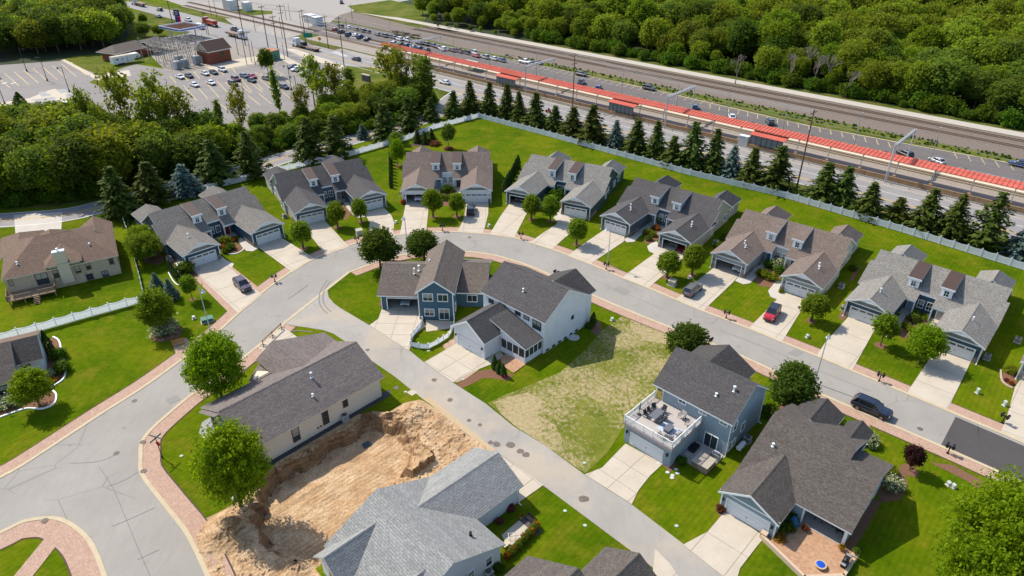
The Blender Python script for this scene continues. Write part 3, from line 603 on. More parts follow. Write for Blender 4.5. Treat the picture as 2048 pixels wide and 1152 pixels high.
def roof(H, a0, a1, b0, bm_, b1, z0, zm, z1, axis='x', hip=(0, 0), mat='grey', trim=None, th=.2, name='roof', notch=None):
    f = (lambda a, b, z: (a, b, z)) if axis == 'x' else (lambda a, b, z: (b, a, z))
    m = MB(); h0, h1 = hip
    pl = [[f(a0, b0, z0), f(a1, b0, z0), f(a1-h1, bm_, zm), f(a0+h0, bm_, zm)], [f(a1, b1, z1), f(a0, b1, z1), f(a0+h0, bm_, zm), f(a1-h1, bm_, zm)]]
    if h0: pl.append([f(a0, b1, z1), f(a0, b0, z0), f(a0+h0, bm_, zm)])
    if h1: pl.append([f(a1, b0, z0), f(a1, b1, z1), f(a1-h1, bm_, zm)])
    for q in pl:
        q = [Vector(v) for v in q]; n = (q[1]-q[0]).cross(q[2]-q[0])
        if n.z < 0: q.reverse()
        m.ext(q, (0, 0, -th), 0, 1)
    r = m.build(name, [SH[mat] if isinstance(mat, str) else mat, trim or WHITE], H)
    c = MB(); p, q = Vector(f(a0+h0+.02, bm_, zm)), Vector(f(a1-h1-.02, bm_, zm)); s0, s1 = (zm-z0)/abs(bm_-b0), (zm-z1)/abs(b1-bm_); w_ = .16
    A_ = [Vector(f(a0+h0+.02, bm_-w_, zm-s0*w_+.025)), Vector(f(a0+h0+.02, bm_, zm+.03)), Vector(f(a0+h0+.02, bm_+w_, zm-s1*w_+.025))]; B_ = [v+(q-p) for v in A_]
    for i in (0, 1): c.poly([A_[i], A_[i+1], B_[i+1], B_[i]])
    c.build('ridge_cap', SH[mat] if isinstance(mat, str) else mat, r)
    return r
def slab(H, pts, mat, trim=None, th=.2, name='roof'):
    q = [Vector(v) for v in pts]; n = (q[1]-q[0]).cross(q[2]-q[0])
    if n.z < 0: q.reverse()
    return MB().ext(q, (0, 0, -th), 0, 1).build(name, [SH[mat] if isinstance(mat, str) else mat, trim or WHITE], H)
def cross_roof(H, axis, a, b, z, mat):       # gable roof butting a main slope along its valleys
    f = (lambda a_, b_, z_: (a_, b_, z_)) if axis == 'x' else (lambda a_, b_, z_: (b_, a_, z_))
    for e in (b[0], b[2]): slab(H, [f(a[0], e, z[0]), f(a[2], e, z[0]), f(a[2], b[1], z[1]), f(a[1], b[1], z[1])], mat, name='cross_gable_roof')
def gwall(H, a0, a1, b0, b1, prof, z0, axis, mat, name='wall', dz=.21):   # solid block whose top follows the roof profile prof=[(b,z)...]
    def zf(b):
        for (ba, za), (bb, zb) in zip(prof, prof[1:]):
            if ba <= b <= bb: return za+(zb-za)*(b-ba)/(bb-ba)
        return prof[0][1] if b < prof[0][0] else prof[-1][1]
    bs = sorted({b0, b1} | {b for b, _ in prof if b0 < b < b1}); f = (lambda a, b, z: (a, b, z)) if axis == 'x' else (lambda a, b, z: (b, a, z))
    poly = [f(a0, b0, z0), f(a0, b1, z0)]+[f(a0, b, zf(b)-dz) for b in reversed(bs)]
    d = f(a1-a0, 0, 0); m = MB(); q = [Vector(v) for v in poly]; n = (q[1]-q[0]).cross(q[2]-q[0])
    if n.dot(Vector(d)) > 0: q.reverse()
    return m.ext(q, d).build(name, mat, H)
def garage_front(H, x0, x1, y, ze, xm, zr, d0, d1, dh, mat, gmat, slope, th=.2, truss=True, corner=True):
    e = lambda x: zr-slope*abs(x-xm)-.22
    pts = [(x0, 0), (d0, 0), (d0, dh), (d1, dh), (d1, 0), (x1, 0), (x1, e(x1)), (xm, e(xm)), (x0, e(x0))]
    MB().ext([(a, y, b) for a, b in pts], (0, th, 0)).build('wall', mat, H)
    zb = ze-.12
    MB().ext([(x0+.02, y-.03, zb+.1), (x1-.02, y-.03, zb+.1), (x1-.02, y-.03, e(x1)-.02), (xm, y-.03, e(xm)-.03), (x0+.02, y-.03, e(x0)-.02)], (0, .028, 0)).build('gable', gmat, H)
    m = MB().box(x0-.3, x1+.3, y-.08, y-.035, zb-.05, zb+.12)
    m.box(d0-.14, d0, y-.06, y-.002, 0, dh+.14).box(d1, d1+.14, y-.06, y-.002, 0, dh+.14).box(d0, d1, y-.06, y-.002, dh, dh+.14)
    if corner: m.box(x0-.03, x0+.14, y-.045, y-.002, .0, zb-.06).box(x1-.14, x1+.03, y-.045, y-.002, .0, zb-.06)
    for s in (-1, 1):      # rake boards
        xe = x0-.35 if s < 0 else x1+.35; ee = zr-slope*abs(xe-xm)
        m.ext([(xm, y-.42, zr-.02), (xe, y-.42, ee-.02), (xe, y-.42, ee-.30), (xm, y-.42, zr-.32)], (0, .03, 0))
    m.build('trim', WHITE, H)
    if truss:
        t = MB(); w_ = 1.25; zt = zr-.3; zl = zt-slope*w_
        t.ext([(xm-w_, y-.41, zl-.05), (xm+w_, y-.41, zl-.05), (xm+w_, y-.41, zl+.1), (xm-w_, y-.41, zl+.1)], (0, .05, 0))
        for k in (-.55, 0, .55): t.box(xm+k-.05, xm+k+.05, y-.405, y-.37, zl+.08, zt-slope*abs(k)-.02)
        t.ext([(xm-w_*.98, y-.37, zl), (xm+w_*.98, y-.37, zl), (xm, y-.37, zt)], (0, .02, 0))
        t.build('gable_bracket', WHITE, H)
def pipe(H, x, y, z, h=.6, r=.09, cap=True, mat=None):
    m = MB().tube((0, 0, -.3), (0, 0, h), r, 7)
    if cap: m.tube((0, 0, h), (0, 0, h+.12), r*1.7, 7)
    m.tube((0, 0, -.02), (0, 0, .05), r*2.2, 7, r*1.4); return m.build('roof_vent', mat or WHITE, H, loc=(x, y, z))
def downspout(H, x, y, z, face=0): MB().box(-.05, .05, -.05, .05, 0, z).box(-.05, .05, -.5, -.05, 0.02, .1).build('downspout', WHITE, H, loc=(x, y, 0), rz=face)
# ---- the paired cottages along the outside of the curve
def cottage(label, mid, ang, st):
    H = thing('duplex_house', label, 'house', (mid[0], mid[1], 0), ang, 'paired cottages round the outside of the curved street')
    sm, wf, ws = st['roof'], SD[st['front']], SD[st['side']]; gm = 'shakeblue' if st['front'] in ('teal', 'navy') and 0 else 'shake'; sl_ = .46; zr = 4.78
    for i, s in enumerate((-1, 1)):
        xm = 6.67*s; x0, x1 = xm-3.3, xm+3.3
        roof(H, -.4, 10.9, xm-3.65, xm, xm+3.65, zr-sl_*3.65, zr, zr-sl_*3.65, 'y', mat=sm, name='garage_roof')
        garage_front(H, x0, x1, 0, 3.05, xm, zr, xm-2.44, xm+2.44, 2.15, SD[st.get('front', 'navy')], SD[gm], sl_)
        MB().box(x0, x0+.2, .2, 8.8, 0, 3.0).build('wall', ws if s < 0 else wf, H); MB().box(x1-.2, x1, .2, 8.8, 0, 3.0).build('wall', ws if s > 0 else wf, H)
        MB().box(x0+.2, x1-.2, .2, 8.5, .02, .075).build('garage_floor', WALK, H)
        MB().box(x0+.2, x1-.2, 7.6, 7.75, .08, 3).build('garage_back', DARKIN, H)
        MB().box(x0-.06, x0+.75, -.1, -.065, 0, .95).box(x0-.07, x0-.02, -.1, 4, 0, .95).build('stone_base', STONE, H); MB().box(x1-.75, x1+.06, -.1, -.065, 0, .95).box(x1+.02, x1+.07, -.1, 4, 0, .95).build('stone_base', STONE, H)
        if s in st.get('open', ()): MB().box(xm-2.4, xm+2.4, .35, 2.6, 2.3, 2.36).build('raised_door', DOORW, H)
        else: gdoor(H, xm, .06)
        for q in (-2.85, 2.85): MB().box(-.08, .08, -.2, -.05, 0, .28).build('wall_lamp', BLACKM, H, loc=(xm+q, -.02, 1.75))
        downspout(H, x1-.02 if s > 0 else x0+.02, -.08, 2.75)
    ye, ze, S_ = 7.3, 2.97, .61; yr = 14.0; zr2 = ze+S_*(yr-ye); zz = lambda y: ze+S_*(y-ye)
    o = -.25
    slab(H, [(-10.6+o, ye, ze), (-1.5, ye, ze), (-1.5, 8.85, zz(8.85)), (.95, 8.85, zz(8.85)), (.95, ye, ze), (10.6+o, ye, ze), (10.6+o, 11.7, zz(11.7)), (10.05+o, 11.7, zz(11.7)), (10.05+o, yr, zr2), (-10.05+o, yr, zr2), (-10.05+o, 11.7, zz(11.7)), (-10.6+o, 11.7, zz(11.7))], sm)
    slab(H, [(-10.05+o, yr, zr2), (10.05+o, yr, zr2), (10.05+o, 20.7, ze), (-10.05+o, 20.7, ze)], sm)
    prof = [(ye, ze), (yr, zr2), (20.7, ze)]
    gwall(H, -9.55+o, 9.55+o, 9.05, 20.2, prof, 0, 'x', ws)
    gwall(H, -10.1+o, -3.4, 7.85, 11.6, [(ye, ze), (yr, zr2)], 0, 'x', ws); gwall(H, 3.4, 10.1+o, 7.85, 11.6, [(ye, ze), (yr, zr2)], 0, 'x', ws)
    MB().box(-3.3, 3.3, 9.0, 9.04, 0, 3.85).build('entry_wall', wf if st['mid'] is None else SD[st['mid']], H)
    MB().box(-3.3, 3.3, 7.4, 9.0, .0, .16).build('porch_floor', WALK, H)
    MB().box(-1.72, -1.52, 7.42, 7.62, .16, 2.75).box(-3.3, -1.5, 7.4, 7.5, 2.55, 2.76).build('porch_post', WHITE, H); MB().box(.97, 1.17, 7.42, 7.62, .16, 2.75).box(.95, 3.3, 7.4, 7.5, 2.55, 2.76).build('porch_post', WHITE, H)
    MB().box(-1.55, 1.0, 8.86, 8.97, 3.6, 3.78).build('trim', WHITE, H)
    door(H, -2.4, 8.96, .16, st['doors'][0]); door(H, 2.2, 8.96, .16, st['doors'][1])
    win(H, -.95, 8.95, 1.3, .8, 1.35); win(H, .4, 8.95, 1.3, .8, 1.35)
    for xd in (-3.0, 2.0):
        dm = st.get('dormer', 'metal'); zt = 6.12; D0, D1 = 9.42, 13.9
        MB().ext([(xd-.85, D0, 4.0), (xd-.85, D0, 5.98), (xd-.85, D1, 6.78), (xd-.85, D1, 6.5)], (1.7, 0, 0)).build('dormer', SD[st['dside']], H)
        MB().box(xd-.87, xd+.87, D0-.03, D0-.002, 4.05, 5.85).build('dormer_front', WHITE, H)
        slab(H, [(xd-1.05, D0-.35, zt-.06), (xd+1.05, D0-.35, zt-.06), (xd+1.05, 13.97, zr2+.06), (xd-1.05, 13.97, zr2+.06)], dm, name='dormer_roof')
        MB().box(xd-1.12, xd+1.12, D0-.42, D0-.36, zt-.36, zt-.05).build('dormer_trim', WHITE, H)
        win(H, xd, D0-.035, 4.45, .68, .95)
    for xb in (-7.6, 6.6):
        roof(H, 19.2, 26.3, xb-2.75, xb, xb+2.75, 3.0, 5.15, 3.0, 'y', (0, 2.4), sm, name='sunroom_roof')
        MB().box(xb-2.4, xb+2.4, 20.2, 25.9, 0, 2.8).build('wall', ws, H)
        for f, xx in (('e', xb+2.42), ('w', xb-2.42)): win(H, xx, 22, .9, 1.5, 1.3, f)
    for (y_, z_, w_, h_) in ((10.2, 1.1, .8, 1.2), (13.2, 1.1, 1.5, 1.3), (17.8, 1.1, 1.2, 1.3)):
        xr = 9.55 if y_ > 11.6 else 10.12
        win(H, xr+o+.03, y_, z_, w_, h_, 'e'); win(H, -xr+o-.03, y_, z_, w_, h_, 'w')
    MB().box(-.06, .06, 0, 3.2, 0, 1.9).build('privacy_panel', WHITE, H, loc=(0.3, 20.9, 0))
    for s in st.get('vents', ()): pipe(H, *s)
    return H
dR = P('door_red', (.25, .02, .015), .4); dT = P('door_teal', (.05, .22, .30), .4); dG = P('door_grey', (.33, .37, .42), .4); dD = P('door_dark', (.07, .075, .08), .4); dP = P('door_taupe', (.36, .30, .30), .5); dO = P('door_orange', (.40, .12, .04), .4)
v1 = [(-6.0, 4.6, 4.55, .5), (-5.4, 3.6, 4.3, .35)]; v2 = [(7.6, 5, 4.4, .5), (7.9, 4.2, 4.25, .4)]
cottage('grey-roofed dark blue duplex with brown dormers and a red front door', (-53.8, 120.1), A(44.2), dict(roof='grey', front='navy', side='navy', dside='navy', mid=None, doors=(dO, dR), vents=[(-7.2, 3.6, 4.6, .7)]))
cottage('charcoal-roofed duplex with brown dormers and pale side wall behind two small trees', (-36.67, 137.0), A(30.8), dict(roof='charcoal', front='slate', side='cream', dside='navy', mid=None, doors=(dD, dP)))
cottage('white-walled duplex facing straight ahead with one open garage and a black car outside', (-14.67, 144.1), A(1.2), dict(roof='brown', front='white', side='white', dside='navy', mid='white', doors=(dG, dD), open=(-1,)))
cottage('teal-walled duplex with grey roof, brown dormers and a cluttered open garage', (7.73, 139.5), A(-26.1), dict(roof='ash', front='teal', side='teal', dside='navy', mid=None, doors=(dG, dG), open=(-1,)))
cottage('charcoal-roofed sage duplex behind the tall lamp post, red floor in its open garage', (26.52, 124.63), A(-38.4), dict(roof='charcoal', front='slate', side='sage', dside='ltblue', mid='slate', doors=(dG, dG), open=(1,), dormer='charcoal', vents=v1+v2))
cottage('brown-roofed pale duplex with teal door, red car parked outside', (45.23, 107.9), A(-39.7), dict(roof='brown', front='grey', side='cream', dside='ltblue', mid='cream', doors=(dT, dD), open=(-1,), dormer='brown', vents=v1+v2))
cottage('light grey roofed duplex with brown dormers and two closed garages, bright maple in front', (63.13, 90.86), A(-42.6), dict(roof='ash', front='navy', side='cream', dside='navy', mid='navy', doors=(dG, dP), vents=[(-6.3, 3.4, 4.6, .6), (7.1, 4.2, 4.5, .6)]))
cottage('pale duplex cut by the picture edge, red flowers beside its garage', (81.6, 73.9), A(-42.6), dict(roof='brown', front='grey', side='cream', dside='ltblue', mid='cream', doors=(dT, dD), open=(-1,), dormer='brown'))
# ---- white two storey house
H = thing('farmhouse', 'white two-storey house with black-framed windows and a screened porch', 'house', (4.897, 86.711, 0), A(47.25))
roof(H, -.35, 13.3, -.35, 5.25, 10.85, 5.95, 9.35, 5.95, 'y', mat='charcoal'); pr = [(-.35, 5.95), (5.25, 9.35), (10.85, 5.95)]
gwall(H, 0, 13, 0, 10.5, pr, 0, 'y', SD['white'])
cross_roof(H, 'x', (10.75, 7.0, 12.7), (-.2, 4.15, 8.5), (5.9, 8.35), 'black'); gwall(H, 9, 12.2, .3, 8.1, [(-.2, 5.9), (4.15, 8.35), (8.5, 5.9)], 0, 'x', SD['white'])
roof(H, -7.75, .02, 5.15, 8.87, 12.55, 3.35, 5.85, 3.35, 'x', mat='charcoal', name='garage_roof')
m = MB(); e = lambda y: 5.85-.672*abs(y-8.87)-.22; x_ = -7.35
m.ext([(x_, 5.55, 0), (x_, 6.35, 0), (x_, 6.35, 2.2), (x_, 11.3, 2.2), (x_, 11.3, 0), (x_, 12.2, 0), (x_, 12.2, e(12.2)), (x_, 8.87, e(8.87)), (x_, 5.55, e(5.55))], (.2, 0, 0)).build('wall', SD['white'], H)
MB().box(-7.15, 0, 5.55, 5.75, 0, 3.4).box(-7.15, 0, 12, 12.2, 0, 3.4).box(-7.15, -6.95, 5.76, 11.99, 0, .0201).build('wall', SD['white'], H)
gdoor(H, -7.3, 8.83, 4.88, 2.15, 'w', lites=False)
MB().ext([(-7.78, 8.87, 5.8), (-7.78, 12.55, 3.32), (-7.78, 12.55, 3.05), (-7.78, 8.87, 5.5)], (.03, 0, 0)).ext([(-7.78, 8.87, 5.8), (-7.78, 5.15, 3.32), (-7.78, 5.15, 3.05), (-7.78, 8.87, 5.5)], (.03, 0, 0)).build('trim', WHITE, H)
for y in (6.0, 11.75): MB().box(-.1, .1, -.2, -.05, 0, .4).build('wall_lamp', BLACKM, H, loc=(-7.36, y, 1.7), rz=-math.pi/2)
slab(H, [(-4.15, .05, 2.88), (.55, .05, 2.88), (.55, 7.6, 5.08), (-4.15, 7.6, 5.08)], 'charcoal', name='porch_roof')
MB().box(-4, 0, .35, .45, 0, .95).box(-4, -3.9, .45, 5.45, 0, .95).box(-4.02, -3.88, .33, .47, .95, 2.7).ext([(-3.98, .35, 2.55), (-3.98, 5.5, 2.55), (-3.98, 5.5, 4.25), (-3.98, .35, 2.7)], (.08, 0, 0)).build('porch_wall', SD['white'], H)
for k in range(5): MB().box(-.06, .06, -.06, .06, .95, 2.6).build('porch_post', WHITE, H, loc=(-3.95+k*.98, .4, 0))
for k in range(4): MB().box(-.42, .42, -.02, .02, 0, 1.5).box(-.42, .42, -.03, -.021, .72, .78).build('screen', P('porch_screen', (.045, .04, .04), .7), H, loc=(-3.46+k*.98, .4, 1.02))
for k in range(5): MB().box(-.06, .06, -.06, .06, .95, 2.6).build('porch_post', WHITE, H, loc=(-3.95, .4+k*1.22+.01, 0))
for k in range(4): MB().box(-.53, .53, -.02, .02, 0, 1.5).box(-.53, .53, -.03, -.021, .72, .78).build('screen', MATS['porch_screen'], H, loc=(-3.95, 1.02+k*1.22, 1.02), rz=-math.pi/2)
for y, z, w_, h_ in ((11.2, 4.6, .9, .5), (8.6, 4.6, .0, .5)): 
    if w_: win(H, -.03, y, z, w_, h_, 'w', BLACKM, 1, 1)
win(H, -.03, 5.4, 4.85, .95, .55, 'w', BLACKM, 1, 1); win(H, -.03, 3.6, 4.85, .95, .55, 'w', BLACKM, 1, 1); win(H, -.03, 1.5, 4.0, 1.5, 1.4, 'w', BLACKM, 2, 2)
win(H, 6.9, -.03, 3.2, .35, .45, 's', BLACKM, 1, 1)
for k in range(6): MB().box(-.35, .35, -.05, .02, 0, .35).build('basement_vent', DGLASS, H, loc=(.9+k*1.45, 0, .12))
MB().box(-.14, -.002, -.03, -.002, 0, 5.6).box(10.5, 10.53, -.03, .12, 0, 5.6).build('corner_board', WHITE, H); pipe(H, 2.3, 6.4, 7.6, .45)
# ---- blue house with open garage
H = thing('blue_house', 'deep blue two-storey house with a tall front gable and an open garage', 'house', (-15.42, 96.35, 0), A(-3.2))
roof(H, -.35, 14.4, -.4, 2.9, 6.2, 5.35, 7.75, 5.35, 'y', mat='umber'); pr = [(-.4, 5.35), (2.9, 7.75), (6.2, 5.35)]
gwall(H, 0, 14, 0, 5.8, pr, 0, 'y', SD['blue'])
MB().ext([(2.9, -.37, 7.72), (6.2, -.37, 5.32), (6.2, -.37, 5.05), (2.9, -.37, 7.42)], (0, .03, 0)).ext([(2.9, -.37, 7.72), (-.4, -.37, 5.32), (-.4, -.37, 5.05), (2.9, -.37, 7.42)], (0, .03, 0)).box(-.03, .12, -.04, -.002, 0, 5.3).box(5.68, 5.83, -.04, -.002, 0, 5.3).box(5.802, 5.83, 0, .12, 0, 5.2).build('trim', WHITE, H)
roof(H, -7.5, .1, 2.35, 8.6, 14.8, 2.95, 5.75, 2.95, 'x', mat='umber', name='garage_roof')
m = MB(); m.ext([(-6.9, 2.7, 0), (-5.9, 2.7, 0), (-5.9, 2.7, 2.3), (-.35, 2.7, 2.3), (-.35, 2.7, 0), (0, 2.7, 0), (0, 2.7, 2.85), (-6.9, 2.7, 2.85)], (0, .2, 0)).box(-6.9, -6.7, 2.9, 14.2, 0, 2.85).build('wall', SD['blue'], H)
MB().ext([(-6.88, 2.9, 2.8), (-6.88, 14.2, 2.8), (-6.88, 8.6, 5.5)], (.2, 0, 0)).build('gable', SD['blue'], H)
MB().box(-6.0, -5.85, 2.62, 2.69, 0, 2.4).box(-.4, -.25, 2.62, 2.69, 0, 2.4).box(-6.0, -.25, 2.62, 2.69, 2.3, 2.45).box(-6.93, -6.8, 2.64, 2.69, 0, 2.8).build('trim', WHITE, H)
MB().box(-6.7, 0, 2.9, 10.5, .02, .085).build('garage_floor', WALK, H); MB().box(-6.7, 0, 10.5, 10.7, .02, 3).build('garage_back', DARKIN, H)
roof(H, 5.75, 11.0, 4.0, 10.1, 16.2, 2.95, 5.55, 2.95, 'x', mat='umber', name='wing_roof'); gwall(H, 5.8, 10.5, 4.4, 15.8, [(4, 2.95), (10.1, 5.55), (16.2, 2.95)], 0, 'x', SD['blue'])
MB().box(10.38, 10.53, 4.36, 4.398, 0, 2.8).build('trim', WHITE, H)
for x, z, w_, h_ in ((1.65, 3.75, 1.55, 1.3), (4.1, 3.75, 1.55, 1.3), (1.75, .85, 1.5, 1.25)): win(H, x, -.03, z, w_, h_, 's', WHITE, 2, 1)
win(H, 4.2, -.03, .2, 1.6, 2.0, 's', WHITE, 2, 1); win(H, 8.4, 4.37, 1.1, 1.6, 1.2, 's', WHITE, 2, 1); win(H, 5.83, 2.0, .9, .9, 1.2, 'e', WHITE, 1, 1)
pipe(H, -1.7, 6.6, 5.0, .9, .1); pipe(H, -1.0, 7.3, 5.2, .9, .13); pipe(H, .6, 9, 6.2, .2, .08)
# ---- long beige house
H = thing('beige_house', 'long beige stucco house with a dark brown roof beside the dug-out lot', 'house', (-30.83, 63.58, 0), A(46.5))
roof(H, -2.3, 18.4, -.42, 5.6, 11.85, 3.45, 6.5, 3.5, 'x', mat='beige', trim=SOFFIT)
slab(H, [(-2.9, 5.45, 6.2), (1.2, 5.45, 6.2), (1.2, 11.15, 3.5), (-2.9, 11.15, 3.5)], 'beige', SOFFIT)
gwall(H, 0, 17.9, 0, 11.4, [(-.42, 3.45), (5.6, 6.5), (11.85, 3.5)], 0, 'x', STUCCO)
roof(H, 6.5, 15.2, 7.6, 10.5, 18.9, 4.2, 5.95, 3.25, 'y', mat='beige', trim=SOFFIT, name='cross_roof'); MB().box(10.2, 18.2, 11.2, 15.6, 0, 3.2).build('wall', STUCCO, H)
slab(H, [(4.8, 11.0, 3.95), (10.4, 11.0, 4.2), (10.4, 15.2, 4.1), (8.0, 15.2, 3.5), (5.0, 12.7, 3.3)], 'beige', SOFFIT, name='entry_roof'); MB().box(5.6, 10, 11.4, 12.6, 0, 3).build('wall', STUCCO, H)
for x, z0, w_, h_ in ((4.35, .85, .85, 2.2), (8.8, .85, .75, 2.3), (12.0, 1.8, .6, 1.3)): win(H, x, -.03, z0, w_, h_, 's', P('bronze_frame', (.09, .055, .035), .5), 1, 2)
MB().box(-2.1, -1.5, 9.2, 9.8, 0, 3.4).build('porch_column', STONE, H); MB().box(-2.1, -1.5, .2, .8, 0, 3.2).build('porch_column', STONE, H)
MB().box(-1.9, -.1, .4, 9.6, 2.9, 3.05).build('porch_ceiling', P('pale_ceiling', (.45, .50, .48), .8), H); MB().box(-2.2, 0, .1, 10, 0, .15).build('porch_floor', WALK, H)
pipe(H, 9.9, 4.0, 5.7, .75, .12, mat=P('galvanised', (.55, .6, .66), .3, .5)); pipe(H, 8.5, 1.8, 4.6, .3, .09)
for x in (7.5, 7.95): MB().box(-.12, .12, -.08, 0, 0, .25).build('wall_vent', P('bronze_frame', (.09, .055, .035), .5), H, loc=(x, 0, .75))
MB().box(17.91, 17.99, .1, .2, 0, 3.3).build('downspout', MATS['bronze_frame'], H)
# ---- big light grey house at the bottom
H = thing('grey_roof_house', 'pale stucco house with a broad light grey shingle roof below the dug-out lot', 'house', (-2.70, 53.51, 0), A(43.87))
TR = P('green_grey_trim', (.50, .56, .50), .6, vary=.03)
roof(H, -4.75, 8.45, -1.75, -8.7, -15.7, 2.85, 6.05, 2.85, 'y', mat='light', trim=TR); gwall(H, -4.4, 8.0, -15.2, -2.3, [(-15.7, 2.85), (-8.7, 6.05), (-1.75, 2.85)], 0, 'y', STUCCOW)
roof(H, -8.6, 5.45, -.15, 4.1, 8.42, 2.8, 5.02, 2.8, 'x', mat='light', trim=TR, name='wing_roof'); gwall(H, -2.3, 4.85, .25, 8.0, [(-.15, 2.8), (4.1, 5.02), (8.42, 2.8)], 0, 'x', STUCCOW)
roof(H, -17.2, -9.4, 2.75, 5.4, 8.05, 2.8, 5.05, 2.8, 'x', mat='light', trim=TR, name='wing_roof'); gwall(H, -16.6, -14, 3.1, 7.7, [(2.75, 2.8), (5.4, 5.05), (8.05, 2.8)], 0, 'x', STUCCOW)
roof(H, -18, -9.4, -5.4, -2.8, -.2, 2.9, 5.15, 2.9, 'x', mat='light', trim=TR, name='wing_roof'); gwall(H, -17.5, -14, -5, -.6, [(-5.4, 2.9), (-2.8, 5.15), (-.2, 2.9)], 0, 'x', STUCCOW)
win(H, -3.9, -4.43, 1.1, .8, 1.3, 's', WHITE, 1, 2); win(H, -6.4, -4.43, 1.1, .8, 1.3, 's', WHITE, 1, 2); downspout(H, 4.9, .1, 2.7); downspout(H, -2.24, -4.3, 2.7)
gdoor(H, 4.9, 4.1, 4.88, 2.15, 'e'); MB().box(-2.25, -1.9, -1.2, .2, 2.5, 2.58).build('trim', WHITE, H); pipe(H, -4.3, -2.1, 4.1, .35, .1, mat=BLACKM)
win(H, -16.63, 5.4, 1.0, 1.4, 1.4, 'w', WHITE, 2, 1)
# ---- dark roofs at the very bottom
H = thing('dark_roof_house', 'two dark purplish gable roofs cut off by the lower picture edge', 'house', (0, 0, 0), A(45))
def fr45(x, y): return ((x+y)*.70711, (y-x)*.70711)
e1 = fr45(1.6, 47.5); e2 = fr45(9.92, 48.65)      # (along, across) of the two eave corners; across grows to the upper left
roof(H, e1[0]-16, e1[0], e1[1], e1[1]-6.7, e1[1]-13.4, 2.8, 7.1, 2.8, 'x', mat='dark'); gwall(H, e1[0]-15.6, e1[0]-.5, e1[1]-13, e1[1]-.45, [(e1[1]-13.4, 2.8), (e1[1]-6.7, 7.1), (e1[1], 2.8)], 0, 'x', SD['grey'])
roof(H, e2[0]-14, e2[0], e2[1], e2[1]-4.05, e2[1]-8.1, 2.8, 5.4, 2.8, 'x', mat='dark', name='garage_roof'); gwall(H, e2[0]-13.6, e2[0]-.5, e2[1]-7.7, e2[1]-.45, [(e2[1]-8.1, 2.8), (e2[1]-4.05, 5.4), (e2[1], 2.8)], 0, 'x', SD['grey'])
# ---- steel blue house with roof terrace
H = thing('terrace_house', 'steel blue two-storey house with a furnished roof terrace over its garage', 'house', (14.635, 67.504, 0), A(-44.1)); DECKH = H
roof(H, -.45, 11.25, 6.3, 11.2, 16.1, 5.6, 9.15, 5.6, 'x', mat='charcoal'); gwall(H, 0, 10.9, 6.65, 15.7, [(6.3, 5.6), (11.2, 9.15), (16.1, 5.6)], 0, 'x', SD['steel'])
cross_roof(H, 'y', (16.1, 13.1, 18.6), (-.7, 3.6, 8.0), (5.4, 7.7), 'black'); gwall(H, 15, 18.2, 0, 7.6, [(-.7, 5.4), (3.6, 7.7), (8, 5.4)], 0, 'y', SD['steel'])
MB().ext([(0, 0, 0), (.8, 0, 0), (.8, 0, 2.2), (5.9, 0, 2.2), (5.9, 0, 0), (6.95, 0, 0), (6.95, 0, 3.1), (0, 0, 3.1)], (0, .2, 0)).box(0, .2, .2, 6.64, 0, 3.1).box(6.75, 6.95, .2, 6.64, 0, 3.1).build('wall', SD['steel'], H)
gdoor(H, 3.35, .05, 5.05, 2.2, lites=False)
dk = MB().box(-.15, 7.1, -.3, 6.63, 3.1, 3.38).build('terrace_deck', P('deck_grey', (.36, .31, .28), .8, vary=.15), H)
db = MB(); [db.box(.08+k*.235, .08+k*.235+.2, -.2, 6.6, 3.381, 3.41) for k in range(29)]; o = db.build('deck_boards', P('deck_board', (.47, .42, .38), .8, vary=.15), dk); o['kind'] = 'stuff'
MB().box(-.2, 7.15, -.36, -.31, 3.0, 3.42).box(7.11, 7.16, -.3, 6.6, 3.0, 3.42).box(-.2, -.16, -.3, 6.6, 3.0, 3.42).build('fascia', P('fascia_mauve', (.33, .27, .27), .6), H)
def rail_run(H, a, b, z, n, h=1.05, mat=None, name='railing', fill=True):
    a, b = Vector(a), Vector(b); L = (b-a).length; ang = math.atan2(b.y-a.y, b.x-a.x)
    r = MB().box(0, L, -.045, .045, h-.06, h).box(0, L, -.03, .03, .08, .13).build(name, mat or WHITE, H, loc=(a.x, a.y, z), rz=ang)
    for k in range(n+1): MB().box(-.06, .06, -.06, .06, 0, h+.06).build('post', mat or WHITE, r, loc=(L*k/n, 0, 0))
    if fill:
        s = MB(); q = int(L/.14); [s.box(L*(k+.5)/q-.018, L*(k+.5)/q+.018, -.018, .018, .13, h-.06) for k in range(q)]; s = s.build('balusters', mat or WHITE, r); s['kind'] = 'stuff'
    return r
rail_run(H, (-.05, -.2, 0), (7.0, -.2, 0), 3.42, 5); rail_run(H, (7.0, -.1, 0), (7.0, 6.5, 0), 3.42, 4); rail_run(H, (-.05, -.1, 0), (-.05, 6.5, 0), 3.42, 4)
door(H, .6, 6.62, 3.42, P('door_yellow', (.50, .40, .09), .5)); 
for x in (4.0, 7.0, 9.95): win(H, x, 6.62, 4.75, .95, .38, 's', WHITE, 2, 1)
win(H, 8.75, 6.62, .15, 1.75, 2.05, 's', WHITE, 2, 1); MB().box(7.75, 9.8, 6.0, 6.6, 0, .12).build('step', WALK, H)
win(H, 10.93, 8.0, 3.6, .8, 1.3, 'e', WHITE, 1, 2); win(H, 10.93, 10.5, 1.9, .8, 1.3, 'e', WHITE, 1, 2); win(H, 10.93, 7.6, .6, .7, 1.0, 'e', WHITE, 1, 2); win(H, 10.93, 8.6, .6, .7, 1.0, 'e', WHITE, 1, 2)
pipe(H, 9.2, 9.6, 7.9, .65, .11); pipe(H, 7.6, 8.3, 7.0, .3, .1); downspout(H, 10.97, 6.7, 5.3, 0); downspout(H, 10.95, 15.6, 5.3, math.pi/2)
